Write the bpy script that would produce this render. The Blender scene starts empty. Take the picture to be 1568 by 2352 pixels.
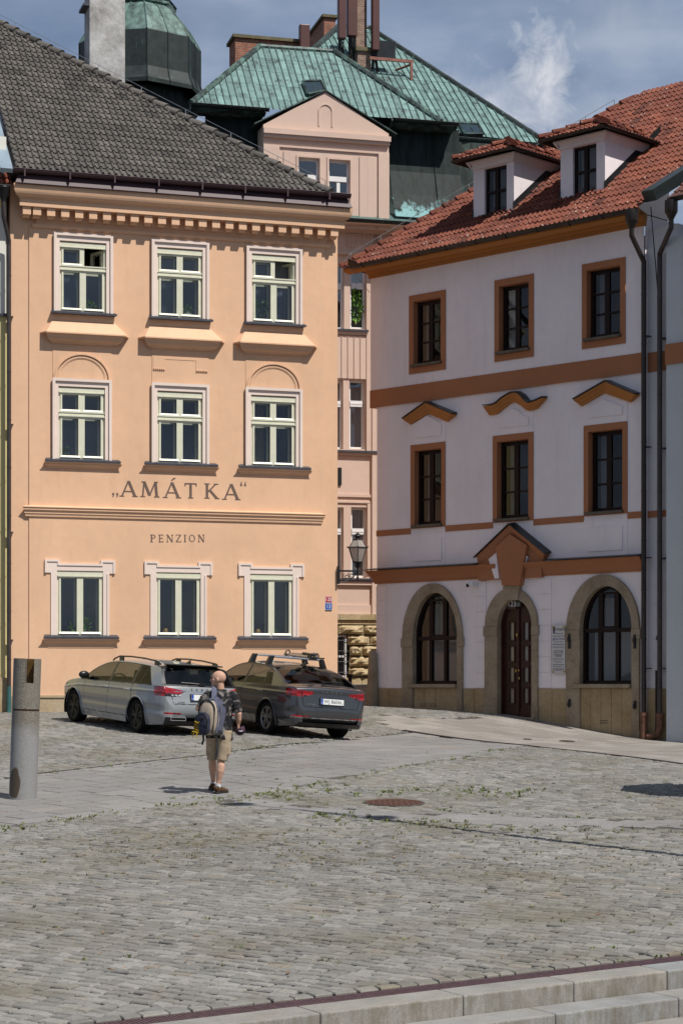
import bpy, bmesh, math, random
import numpy as np
from mathutils import Vector, Matrix
from mathutils.geometry import tessellate_polygon, delaunay_2d_cdt
R = math.radians
rnd = random.Random(7)
scene = bpy.context.scene
COL = scene.collection
F, CX, HY, CZ = 4573.0, 784.0, 1572.0, 1.6      # camera measured from the photograph: focal length, principal point, eye height
SUN_AZ = Vector((0.705, -0.709)).normalized(); SUN_EL = R(55.5)

# ------------------------------------------------------------------ objects and tags
def tag(o, label=None, cat=None, group=None, kind=None):
    if label: o['label'] = label
    if cat: o['category'] = cat
    if group: o['group'] = group
    if kind: o['kind'] = kind
    return o
def empty(name, loc, rz=0.0, label=None, cat=None, group=None):
    o = bpy.data.objects.new(name, None); COL.objects.link(o)
    o.location = loc; o.rotation_euler = (0, 0, rz); o.empty_display_size = 0.3
    return tag(o, label, cat, group)
def copy_tree(o, parent=None):
    c = o.copy(); COL.objects.link(c)
    if parent is not None: c.parent = parent
    for ch in list(o.children): copy_tree(ch, c)
    return c

class MB:
    def __init__(s): s.v = []; s.f = []; s.m = []; s.mi = 0; s.a = []; s.att = None; s.X = None
    def add(s, vs, fs):
        b = len(s.v)
        if s.X is not None: vs = [s.X @ Vector(p) for p in vs]
        s.v += [tuple(p) for p in vs]
        for f in fs:
            s.f.append(tuple(b + i for i in f)); s.m.append(s.mi); s.a.append(s.att or 0.0)
        return s
    def box(s, x0, x1, y0, y1, z0, z1):
        if x0 > x1: x0, x1 = x1, x0
        if y0 > y1: y0, y1 = y1, y0
        if z0 > z1: z0, z1 = z1, z0
        return s.add([(x0,y0,z0),(x1,y0,z0),(x1,y1,z0),(x0,y1,z0),(x0,y0,z1),(x1,y0,z1),(x1,y1,z1),(x0,y1,z1)],
              [(0,3,2,1),(4,5,6,7),(0,1,5,4),(1,2,6,5),(2,3,7,6),(3,0,4,7)])
    def vq(s, x0, x1, y0, y1, z0, z1): return s.add([(x0,y0,z0),(x1,y0,z0),(x1,y0,z1),(x0,y0,z1)], [(0,1,2,3)])
    def quad(s, a, b, c, d): return s.add([a,b,c,d], [(0,1,2,3)])
    def poly(s, pts): return s.add(pts, [tuple(range(len(pts)))])
    def prism(s, poly, y0, y1):            # polygon in (x,z) extruded along y, y0 = front; caps tessellated
        n = len(poly)
        area = sum(poly[i][0]*poly[(i+1)%n][1]-poly[(i+1)%n][0]*poly[i][1] for i in range(n))
        if area < 0: poly = poly[::-1]
        vs = [(p[0], y0, p[1]) for p in poly] + [(p[0], y1, p[1]) for p in poly]
        tris = tessellate_polygon([[Vector((p[0], p[1], 0)) for p in poly]])
        fs = []
        for t in tris:
            a, b, c = t
            ar = (poly[b][0]-poly[a][0])*(poly[c][1]-poly[a][1])-(poly[c][0]-poly[a][0])*(poly[b][1]-poly[a][1])
            if ar < 0: a, c = c, a
            fs.append((a, b, c)); fs.append((c+n, b+n, a+n))
        for i in range(n):
            j = (i+1) % n; fs.append((i, i+n, j+n, j))
        return s.add(vs, fs)
    def sweepx(s, prof, x0, x1, mit0=0.0, mit1=0.0):      # profile (y,z) swept along x; mitre returns: ends move with -y
        n = len(prof)
        vs = [(x0 + mit0*p[0], p[0], p[1]) for p in prof] + [(x1 - mit1*p[0], p[0], p[1]) for p in prof]
        fs = [(i, (i+1) % n, (i+1) % n + n, i+n) for i in range(n)] + [tuple(range(n))[::-1], tuple(range(n, 2*n))]
        return s.add(vs, fs)
    def tube(s, pts, r, n=8, cap=True):
        pts = [Vector(p) for p in pts]; rs = r if isinstance(r, (list, tuple)) else [r]*len(pts)
        vs = []; up = None
        for i, p in enumerate(pts):
            d = (pts[min(i+1, len(pts)-1)] - pts[max(i-1, 0)])
            if d.length < 1e-9: d = Vector((0,0,1))
            d.normalize()
            if up is None:
                up = Vector((0,0,1)) if abs(d.z) < 0.9 else Vector((1,0,0))
            a = d.cross(up)
            if a.length < 1e-6: a = d.cross(Vector((0,1,0)))
            a.normalize(); b = a.cross(d).normalized(); up = b
            for k in range(n):
                t = 2*math.pi*k/n; vs.append(p + (a*math.cos(t) + b*math.sin(t))*rs[i])
        fs = []
        for i in range(len(pts)-1):
            for k in range(n):
                k2 = (k+1) % n; fs.append((i*n+k, i*n+k2, (i+1)*n+k2, (i+1)*n+k))
        if cap: fs += [tuple(range(n))[::-1], tuple(range((len(pts)-1)*n, len(pts)*n))]
        return s.add(vs, fs)
    def lathe(s, prof, n=24, c=(0,0,0), ax='z'):     # profile (r, h)
        vs = []; fs = []
        for (r, h) in prof:
            for k in range(n):
                t = 2*math.pi*k/n; a, b = r*math.cos(t), r*math.sin(t)
                if ax == 'z': vs.append((c[0]+a, c[1]+b, c[2]+h))
                elif ax == 'x': vs.append((c[0]+h, c[1]+a, c[2]+b))
                else: vs.append((c[0]+b, c[1]+h, c[2]+a))
        for i in range(len(prof)-1):
            for k in range(n):
                k2 = (k+1) % n; fs.append((i*n+k, i*n+k2, (i+1)*n+k2, (i+1)*n+k))
        fs += [tuple(range(n))[::-1], tuple(range((len(prof)-1)*n, len(prof)*n))]
        return s.add(vs, fs)
    def ell(s, c, r, n=12, m=8):
        vs = [(c[0], c[1], c[2]-r[2])]; fs = []
        for i in range(1, m):
            ph = -math.pi/2 + math.pi*i/m
            for k in range(n):
                t = 2*math.pi*k/n
                vs.append((c[0]+r[0]*math.cos(ph)*math.cos(t), c[1]+r[1]*math.cos(ph)*math.sin(t), c[2]+r[2]*math.sin(ph)))
        vs.append((c[0], c[1], c[2]+r[2]))
        for k in range(n):
            k2 = (k+1) % n
            fs.append((0, 1+k2, 1+k)); fs.append((len(vs)-1, 1+(m-2)*n+k, 1+(m-2)*n+k2))
            for i in range(m-2): fs.append((1+i*n+k, 1+i*n+k2, 1+(i+1)*n+k2, 1+(i+1)*n+k))
        return s.add(vs, fs)
    def build(s, name, mats, parent=None, smooth=False, att=False, bevel=0.0, fix=True):
        me = bpy.data.meshes.new(name)
        me.from_pydata(s.v, [], s.f)
        if not isinstance(mats, (list, tuple)): mats = [mats]
        for m in mats: me.materials.append(m)
        if len(mats) > 1: me.polygons.foreach_set('material_index', s.m)
        if att:
            at = me.attributes.new('rnd', 'FLOAT', 'FACE'); at.data.foreach_set('value', s.a)
        if fix:
            bm = bmesh.new(); bm.from_mesh(me); bmesh.ops.recalc_face_normals(bm, faces=bm.faces); bm.to_mesh(me); bm.free()
        if smooth:
            me.polygons.foreach_set('use_smooth', [True]*len(me.polygons))
            if smooth != 'all':
                me.set_sharp_from_angle(angle=R(smooth if not isinstance(smooth, bool) else 40))
        o = bpy.data.objects.new(name, me); COL.objects.link(o)
        if parent is not None: o.parent = parent
        if bevel:
            b = o.modifiers.new('bevel', 'BEVEL'); b.width = bevel; b.segments = 2; b.limit_method = 'ANGLE'; b.angle_limit = R(50)
            b.harden_normals = False
        return o

def in_poly(x, y, poly):      # numpy arrays x,y
    ins = np.zeros(np.shape(x), bool); n = len(poly); j = n-1
    for i in range(n):
        xi, yi = poly[i]; xj, yj = poly[j]
        if yi != yj:
            c = ((yi > y) != (yj > y)) & (x < (xj-xi)*(y-yi)/(yj-yi)+xi)
            ins ^= c
        j = i
    return ins

# ------------------------------------------------------------------ materials
def newmat(name):
    m = bpy.data.materials.new(name); m.use_nodes = True
    nt = m.node_tree; return m, nt, nt.nodes['Principled BSDF']
def N(nt, t, **kw):
    n = nt.nodes.new(t)
    for k, v in kw.items():
        if k.startswith('i_'):
            key = k[2:]; key = int(key) if key.isdigit() else key.replace('_', ' ')
            n.inputs[key].default_value = v
        else: setattr(n, k, v)
    return n
def ramp(nt, pts):
    r = nt.nodes.new('ShaderNodeValToRGB'); cr = r.color_ramp
    while len(cr.elements) < len(pts): cr.elements.new(0.5)
    for e, (p, c) in zip(cr.elements, pts):
        e.position = p; e.color = (c, c, c, 1) if isinstance(c, (int, float)) else tuple(c) + ((1,) if len(c) == 3 else ())
    return r
def mix(nt, fac, a, b, mode='MIX'):
    m = nt.nodes.new('ShaderNodeMix'); m.data_type = 'RGBA'; m.blend_type = mode
    for sock, val in ((m.inputs['Factor'], fac), (m.inputs['A'], a), (m.inputs['B'], b)):
        if hasattr(val, 'is_linked') or hasattr(val, 'links'): nt.links.new(val, sock)
        elif isinstance(val, (int, float)): sock.default_value = val
        else: sock.default_value = tuple(val) + ((1,) if len(val) == 3 else ())
    return m.outputs['Result']
def objco(nt, scale=(1,1,1), rot=(0,0,0)):
    tc = nt.nodes.new('ShaderNodeTexCoord'); mp = nt.nodes.new('ShaderNodeMapping')
    mp.inputs['Scale'].default_value = scale; mp.inputs['Rotation'].default_value = rot
    nt.links.new(tc.outputs['Object'], mp.inputs['Vector']); return mp.outputs['Vector']
def noise(nt, vec, scale, detail=4, rough=0.55, dist=0.0):
    n = N(nt, 'ShaderNodeTexNoise'); n.inputs['Scale'].default_value = scale; n.inputs['Detail'].default_value = detail
    n.inputs['Roughness'].default_value = rough; n.inputs['Distortion'].default_value = dist
    nt.links.new(vec, n.inputs['Vector']); return n.outputs['Fac']
def bump(nt, h, strength, dist, normal=None):
    b = N(nt, 'ShaderNodeBump'); b.inputs['Strength'].default_value = strength; b.inputs['Distance'].default_value = dist
    nt.links.new(h, b.inputs['Height'])
    if normal is not None: nt.links.new(normal, b.inputs['Normal'])
    return b.outputs['Normal']
def scl(c, k): return tuple(min(1, x*k) for x in c)
def simple(name, col, rough=0.5, metal=0.0, var=0.12, vscale=8.0, bmp=0.0, bscale=60.0, coat=0.0, spec=0.5):
    m, nt, p = newmat(name); v = objco(nt)
    n = noise(nt, v, vscale, 5)
    r = ramp(nt, [(0.3, scl(col, 1-var)), (0.7, scl(col, 1+var))]); nt.links.new(n, r.inputs[0])
    nt.links.new(r.outputs[0], p.inputs['Base Color'])
    p.inputs['Roughness'].default_value = rough; p.inputs['Metallic'].default_value = metal
    p.inputs['Coat Weight'].default_value = coat; p.inputs['Coat Roughness'].default_value = 0.03
    p.inputs['Specular IOR Level'].default_value = spec
    if bmp:
        h = noise(nt, v, bscale, 4); nt.links.new(bump(nt, h, bmp, 0.01), p.inputs['Normal'])
    return m
def plaster(name, col, var=0.07, dirt=0.0, dirtcol=(0.16,0.13,0.11), rough=0.9, patch=0.0, patchcol=None):
    m, nt, p = newmat(name); v = objco(nt)
    n1 = noise(nt, v, 0.55, 5, 0.6); n2 = noise(nt, v, 5.0, 6, 0.65)
    r1 = ramp(nt, [(0.3, scl(col, 1-var)), (0.7, scl(col, 1+var))]); nt.links.new(n1, r1.inputs[0])
    r2 = ramp(nt, [(0.3, 1-var*0.8), (0.72, 1.0)]); nt.links.new(n2, r2.inputs[0])
    c = mix(nt, 1.0, r1.outputs[0], r2.outputs[0], 'MULTIPLY')
    if dirt:
        vs = objco(nt, (1.6, 1.6, 0.22)); n3 = noise(nt, vs, 3.0, 7, 0.7)
        r3 = ramp(nt, [(0.52, 0.0), (0.78, dirt)]); nt.links.new(n3, r3.inputs[0])
        c = mix(nt, r3.outputs[0], c, dirtcol)
    if patch:
        n4 = noise(nt, v, 1.1, 6, 0.7, 0.6); r4 = ramp(nt, [(0.60, 0.0), (0.64, patch)]); nt.links.new(n4, r4.inputs[0])
        c = mix(nt, r4.outputs[0], c, patchcol)
    nt.links.new(c, p.inputs['Base Color']); p.inputs['Roughness'].default_value = rough
    p.inputs['Specular IOR Level'].default_value = 0.15
    h1 = noise(nt, v, 2.2, 4); h2 = noise(nt, v, 45.0, 5, 0.7)
    b1 = bump(nt, h1, 0.35, 0.02); nt.links.new(bump(nt, h2, 0.3, 0.004, b1), p.inputs['Normal'])
    return m
def glass(name, tint=(0.75,0.8,0.8), refl=1.0, rough=0.01, wave=0.0):
    m = bpy.data.materials.new(name); m.use_nodes = True; nt = m.node_tree; nt.nodes.clear()
    out = N(nt, 'ShaderNodeOutputMaterial'); tr = N(nt, 'ShaderNodeBsdfTransparent'); gl = N(nt, 'ShaderNodeBsdfGlossy')
    tr.inputs[0].default_value = tuple(tint)+(1,); gl.inputs['Roughness'].default_value = rough
    fr = N(nt, 'ShaderNodeFresnel'); ge = N(nt, 'ShaderNodeNewGeometry'); io = N(nt, 'ShaderNodeMath', operation='MULTIPLY_ADD'); io.inputs[1].default_value = 1/1.5-1.5; io.inputs[2].default_value = 1.5; nt.links.new(ge.outputs['Backfacing'], io.inputs[0]); nt.links.new(io.outputs[0], fr.inputs['IOR'])
    mu = N(nt, 'ShaderNodeMath', operation='MULTIPLY_ADD'); mu.inputs[1].default_value = refl; mu.inputs[2].default_value = 0.03*refl
    mu.use_clamp = True
    nt.links.new(fr.outputs[0], mu.inputs[0])
    if wave:
        v = objco(nt); h = noise(nt, v, 1.3, 2); bn = bump(nt, h, wave, 0.05)
        nt.links.new(bn, gl.inputs['Normal'])
    ms = N(nt, 'ShaderNodeMixShader'); nt.links.new(mu.outputs[0], ms.inputs[0]); nt.links.new(tr.outputs[0], ms.inputs[1]); nt.links.new(gl.outputs[0], ms.inputs[2])
    nt.links.new(ms.outputs[0], out.inputs[0]); return m
def tilemat(name, c1, c2, spot=(0.5,0.48,0.44), spots=0.62, dark=(0.03,0.025,0.022)):
    m, nt, p = newmat(name); v = objco(nt)
    at = N(nt, 'ShaderNodeAttribute', attribute_name='rnd')
    r = ramp(nt, [(0.0, scl(c1, .55)), (0.035, scl(c1, .7)), (0.05, c1), (0.55, tuple((a+b)/2 for a, b in zip(c1, c2))), (0.94, c2), (1.0, scl(c2, 1.1))]); nt.links.new(at.outputs['Fac'], r.inputs[0])
    n1 = noise(nt, v, 14.0, 6, 0.7); r1 = ramp(nt, [(0.25, 0.62), (0.7, 1.1)]); nt.links.new(n1, r1.inputs[0])
    c = mix(nt, 1.0, r.outputs[0], r1.outputs[0], 'MULTIPLY')
    n0 = noise(nt, v, 1.1, 4, 0.6); r0 = ramp(nt, [(0.42, 0.0), (0.75, 0.45)]); nt.links.new(n0, r0.inputs[0])
    c = mix(nt, r0.outputs[0], c, dark)
    n2 = noise(nt, v, 16.0, 3, 0.5); r2 = ramp(nt, [(spots, 0.0), (spots+0.045, 0.8)]); nt.links.new(n2, r2.inputs[0])
    n3 = noise(nt, v, 1.7, 3); r3 = ramp(nt, [(0.45, 0.0), (0.6, 1.0)]); nt.links.new(n3, r3.inputs[0])
    f = mix(nt, 1.0, r2.outputs[0], r3.outputs[0], 'MULTIPLY')
    c = mix(nt, f, c, spot)
    nt.links.new(c, p.inputs['Base Color']); p.inputs['Roughness'].default_value = 0.75; p.inputs['Specular IOR Level'].default_value = 0.3
    nt.links.new(bump(nt, n1, 0.5, 0.01), p.inputs['Normal']); return m
def copper(name, green=0.8, gc=(0.145,0.30,0.265), dc=(0.022,0.030,0.028), streak=(2.5,2.5,0.35), thr=0.5):
    m, nt, p = newmat(name); v = objco(nt, streak)
    n1 = noise(nt, v, 1.6, 7, 0.68); r1 = ramp(nt, [(thr-0.09, 1.0), (thr+0.1, 0.0)]); nt.links.new(n1, r1.inputs[0])
    v2 = objco(nt); n2 = noise(nt, v2, 4.0, 6, 0.7)
    g = ramp(nt, [(0.25, scl(gc, 0.5)), (0.45, gc), (0.75, scl(gc, 1.35))]); nt.links.new(n2, g.inputs[0])
    d = ramp(nt, [(0.3, dc), (0.75, scl(dc, 2.6))]); nt.links.new(n2, d.inputs[0])
    at = N(nt, 'ShaderNodeAttribute', attribute_name='rnd')
    ra = ramp(nt, [(0.0, 0.50), (0.08, 0.74), (1.0, 1.15)]); nt.links.new(at.outputs['Fac'], ra.inputs[0])
    c = mix(nt, r1.outputs[0], d.outputs[0], g.outputs[0])
    n5 = noise(nt, v, 3.7, 5, 0.7); r5 = ramp(nt, [(0.62, 0.0), (0.72, 0.55)]); nt.links.new(n5, r5.inputs[0])
    c = mix(nt, r5.outputs[0], c, (0.12, 0.075, 0.04))
    c = mix(nt, 1.0, c, ra.outputs[0], 'MULTIPLY')
    nt.links.new(c, p.inputs['Base Color']); p.inputs['Roughness'].default_value = 0.55; p.inputs['Specular IOR Level'].default_value = 0.35
    nt.links.new(bump(nt, n2, 0.25, 0.02), p.inputs['Normal']); return m
def stone(name, cols, scale=1.2, fine=30.0, bmp=0.4, rough=0.85, speck=0.0):
    m, nt, p = newmat(name); v = objco(nt)
    n1 = noise(nt, v, scale, 6, 0.65, 0.4); k = len(cols)
    r = ramp(nt, [(0.25+0.5*i/max(1, k-1), c) for i, c in enumerate(cols)]); nt.links.new(n1, r.inputs[0])
    n2 = noise(nt, v, fine, 5, 0.7); r2 = ramp(nt, [(0.3, 0.78), (0.7, 1.12)]); nt.links.new(n2, r2.inputs[0])
    c = mix(nt, 1.0, r.outputs[0], r2.outputs[0], 'MULTIPLY')
    at = N(nt, 'ShaderNodeAttribute', attribute_name='rnd')
    if speck:
        n3 = noise(nt, v, 160.0, 2, 0.5); r3 = ramp(nt, [(0.35, 1-speck), (0.65, 1+speck*0.7)]); nt.links.new(n3, r3.inputs[0])
        c = mix(nt, 1.0, c, r3.outputs[0], 'MULTIPLY')
    nt.links.new(c, p.inputs['Base Color']); p.inputs['Roughness'].default_value = rough; p.inputs['Specular IOR Level'].default_value = 0.25
    nt.links.new(bump(nt, n2, bmp, 0.01), p.inputs['Normal']); return m
def brickmat(name, c1, c2, mortar, bw=0.25, bh=0.075):
    m, nt, p = newmat(name)
    tc = N(nt, 'ShaderNodeTexCoord'); sep = N(nt, 'ShaderNodeSeparateXYZ'); nt.links.new(tc.outputs['Object'], sep.inputs[0])
    ad = N(nt, 'ShaderNodeMath', operation='ADD'); nt.links.new(sep.outputs[0], ad.inputs[0]); nt.links.new(sep.outputs[1], ad.inputs[1])
    cb = N(nt, 'ShaderNodeCombineXYZ'); nt.links.new(ad.outputs[0], cb.inputs[0]); nt.links.new(sep.outputs[2], cb.inputs[1])
    b = N(nt, 'ShaderNodeTexBrick'); nt.links.new(cb.outputs[0], b.inputs['Vector']); b.inputs['Scale'].default_value = 1.0
    b.inputs['Color1'].default_value = c1+(1,); b.inputs['Color2'].default_value = c2+(1,); b.inputs['Mortar'].default_value = mortar+(1,)
    b.inputs['Brick Width'].default_value = bw; b.inputs['Row Height'].default_value = bh; b.inputs['Mortar Size'].default_value = 0.008
    n = noise(nt, tc.outputs['Object'], 6.0, 5); r = ramp(nt, [(0.3, 0.65), (0.7, 1.15)]); nt.links.new(n, r.inputs[0])
    nt.links.new(mix(nt, 1.0, b.outputs['Color'], r.outputs[0], 'MULTIPLY'), p.inputs['Base Color']); p.inputs['Roughness'].default_value = 0.9
    inv = N(nt, 'ShaderNodeMath', operation='SUBTRACT'); inv.inputs[0].default_value = 1.0; nt.links.new(b.outputs['Fac'], inv.inputs[1])
    nt.links.new(bump(nt, inv.outputs[0], 0.6, 0.01), p.inputs['Normal']); return m

# ------------------------------------------------------------------ camera
cam = bpy.data.cameras.new('camera'); camo = bpy.data.objects.new('camera', cam); COL.objects.link(camo)
cam.sensor_fit = 'HORIZONTAL'; cam.sensor_width = 24.0; cam.lens = 24.0*F/1568.0
cam.shift_y = (HY-1176.0)/1568.0; cam.clip_end = 3000; cam.clip_start = 0.1
camo.location = (0, 0, CZ); camo.rotation_euler = (R(90), 0, 0); scene.camera = camo
scene.view_settings.view_transform = 'Standard'; scene.view_settings.look = 'None'
scene.view_settings.exposure = 0.0; scene.view_settings.gamma = 1.0
scene.render.engine = 'CYCLES'
scene.cycles.max_bounces = 8; scene.cycles.transparent_max_bounces = 12
scene.cycles.use_denoising = True

def ray(x, y): return Vector(((x-CX)/F, 1.0, (HY-y)/F))
def at_depth(x, y, Y): r = ray(x, y); return Vector((r.x*Y, Y, CZ + r.z*Y))

# ------------------------------------------------------------------ light and sky
sun = bpy.data.lights.new('sun', 'SUN'); suno = bpy.data.objects.new('sun', sun); COL.objects.link(suno)
sun.energy = 4.9; sun.angle = R(0.5); sun.color = (1.0, 0.955, 0.89)
sd = Vector((SUN_AZ.x*math.cos(SUN_EL), SUN_AZ.y*math.cos(SUN_EL), math.sin(SUN_EL)))
suno.rotation_euler = sd.to_track_quat('Z', 'Y').to_euler(); suno.location = (20, -20, 40)
world = bpy.data.worlds.new('World'); scene.world = world; world.use_nodes = True
nt = world.node_tree; bg = nt.nodes['Background']
sky = N(nt, 'ShaderNodeTexSky', sky_type='NISHITA'); sky.sun_disc = False; sky.sun_elevation = SUN_EL
sky.sun_rotation = math.atan2(SUN_AZ.x, SUN_AZ.y); sky.altitude = 400; sky.air_density = 1.0; sky.dust_density = 1.5
tc = N(nt, 'ShaderNodeTexCoord'); dirv = tc.outputs['Generated']
mp = N(nt, 'ShaderNodeMapping'); mp.inputs['Scale'].default_value = (1.0, 1.0, 2.4); nt.links.new(dirv, mp.inputs['Vector'])
n1 = noise(nt, mp.outputs[0], 5.5, 6, 0.5, 0.15); n2 = noise(nt, mp.outputs[0], 8.5, 7, 0.52, 0.1)
cov = ramp(nt, [(0.25, 0.74), (0.6, 0.98)]); nt.links.new(n1, cov.inputs[0])
shade = ramp(nt, [(0.30, (1.35, 1.85, 2.8)), (0.48, (2.0, 2.55, 3.6)), (0.72, (3.6, 4.1, 5.0))]); nt.links.new(n2, shade.inputs[0])
c = mix(nt, cov.outputs[0], sky.outputs[0], shade.outputs[0])
def puff(cx, cy, sx, sy, lo, hi, col, amt, sc, c):
    d = ray(cx, cy).normalized()
    sub = N(nt, 'ShaderNodeVectorMath', operation='SUBTRACT'); nt.links.new(dirv, sub.inputs[0]); sub.inputs[1].default_value = d
    m2 = N(nt, 'ShaderNodeMapping'); m2.inputs['Scale'].default_value = (1/sx, 1.0, 1/sy); nt.links.new(sub.outputs[0], m2.inputs['Vector'])
    ln = N(nt, 'ShaderNodeVectorMath', operation='LENGTH'); nt.links.new(m2.outputs[0], ln.inputs[0])
    nn = noise(nt, dirv, sc*1.6, 7, 0.6, 0.6)
    mu = N(nt, 'ShaderNodeMath', operation='MULTIPLY_ADD'); nt.links.new(nn, mu.inputs[0]); mu.inputs[1].default_value = -4.2; nt.links.new(ln.outputs['Value'], mu.inputs[2])
    rr = ramp(nt, [(0.0, amt), (1.0, 0.0)]); mr = N(nt, 'ShaderNodeMapRange'); nt.links.new(mu.outputs[0], mr.inputs[0])
    mr.inputs[1].default_value = lo; mr.inputs[2].default_value = hi; nt.links.new(mr.outputs[0], rr.inputs[0])
    return mix(nt, rr.outputs[0], c, col)
spz = N(nt, 'ShaderNodeSeparateXYZ'); nt.links.new(dirv, spz.inputs[0]); rz = ramp(nt, [(0.12, 1.28), (0.36, 1.22), (0.6, 0.95)]); nt.links.new(spz.outputs[2], rz.inputs[0])
c = mix(nt, 1.0, c, rz.outputs[0], 'MULTIPLY')
c = puff(1120, 240, 0.022, 0.011, -2.3, -0.5, (5.6, 6.0, 6.9), 0.85, 30.0, c)
c = puff(1245, 190, 0.0095, 0.019, -2.2, -0.5, (7.0, 7.2, 7.7), 0.88, 46.0, c)
c = puff(1290, 270, 0.020, 0.014, -2.3, -0.6, (4.2, 4.7, 5.8), 0.5, 26.0, c)
c = puff(1440, 50, 0.030, 0.012, -2.4, -0.4, (3.9, 4.4, 5.4), 0.6, 18.0, c)
nt.links.new(c, bg.inputs['Color']); bg.inputs['Strength'].default_value = 0.1
# ------------------------------------------------------------------ terrain: heights measured where feet, tyres and walls touch the ground
CP = [(-1.78,29.1,0.0),(-4.57,28.5,-0.03),(-4.0,39.5,0.641),(-5.58,41.9,0.82),(-1.457,39.9,0.605),(-0.07,40.6,0.50),(-2.68,40.37,0.61),
      (-6.7,45.7,0.96),(-0.1,47.9,1.12),(0.74,49.04,1.03),(4.04,45.85,0.868),(6.56,43.4,0.414),(7.25,42.74,0.376),
      (0.49,62,1.71),(-8,62,1.80),(7,60,1.65),(-1.66,13.85,-0.762),(2.81,16.4,-0.635),(-4,20,-0.455),(4,21,-0.43),
      (5.5,30,-0.02),(-9,36,0.40),(-14,46,1.0),(12,38,0.3),(9,26,-0.2),(-8,24,-0.25),(-5,13,-0.80),(3.0,36,0.33),(40,62,1.4),(-40,60,1.7),(-30,20,-0.4),(30,20,-0.5),(0,85,2.6)]
_cp = np.array(CP, float); _P = _cp[:, :2]
def _phi(r2): r2 = np.maximum(r2, 1e-12); return 0.5*r2*np.log(r2)
_n = len(_P); _K = _phi(((_P[:, None]-_P[None])**2).sum(-1)) + np.eye(_n)*0.6
_A = np.zeros((_n+3, _n+3)); _A[:_n, :_n] = _K; _A[:_n, _n] = 1; _A[:_n, _n+1:] = _P; _A[_n:, :_n] = _A[:_n, _n:].T
_w = np.linalg.solve(_A, np.concatenate([_cp[:, 2], np.zeros(3)]))
def gz(X, Y):
    X = np.asarray(X, float); Y = np.asarray(Y, float); sh = X.shape
    q = np.stack([X.ravel(), Y.ravel()], -1); out = np.empty(len(q))
    for i in range(0, len(q), 20000):
        b = q[i:i+20000]
        out[i:i+20000] = _phi(((b[:, None]-_P[None])**2).sum(-1)) @ _w[:_n] + _w[_n] + b @ _w[_n+1:]
    return out.reshape(sh)
def g1(x, y): return float(gz(x, y))
def gpt(x, y):          # photograph pixel -> point on the ground
    lo, hi = 6.0, 75.0; r = ray(x, y)
    f = lambda Y: CZ + r.z*Y - g1(r.x*Y, Y)
    Y = lo
    while Y < hi and f(Y) > 0: Y += 0.5
    a, b = Y-0.5, Y
    for _ in range(30):
        m = (a+b)/2
        if f(m) > 0: a = m
        else: b = m
    return (r.x*a, a)

# kerb line of the steps in front (world): K0 -> K1, the square lies on its far side
K0 = Vector(gpt(235, 2352)); K1 = Vector(gpt(1568, 2196)); Kd = (K1-K0).normalized(); Kn = Vector((Kd.y, -Kd.x))   # Kn points to the camera side
ZK = lambda s: g1(*(K0+Kd*s))
BAND = [gpt(*p) for p in [(-140,1806),(85,1777),(478,1734),(698,1706),(830,1692),(930,1682),(1210,1712),(1062,1740),(908,1763),(764,1791),(640,1815),(575,1832),(512,1841),(333,1852),(174,1875),(0,1905),(-140,1932)]]
STRIP = [gpt(*p) for p in [(512,1841),(575,1832),(700,1850),(950,1868),(1250,1876),(1568,1884),(1700,1888),(1700,1910),(1568,1906),(1250,1896),(950,1886),(700,1868),(560,1853)]]
SIDEW = [gpt(*p) for p in [(868,1640),(1000,1652),(1060,1648)]] + [(3.95,45.75),(6.6,43.2),(8.2,41.5),(12,35.0),(9.0,29.5)] + [gpt(*p) for p in [(1568,1756),(1207,1713),(930,1681),(880,1664)]]
WDIR = Vector((0.636, -0.772)); ANG_SETT = R(-31); ANG_BAND = math.atan2(BAND[2][1]-BAND[1][1], BAND[2][0]-BAND[1][0]); ANG_SW = math.atan2(-0.772, 0.636)

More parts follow.
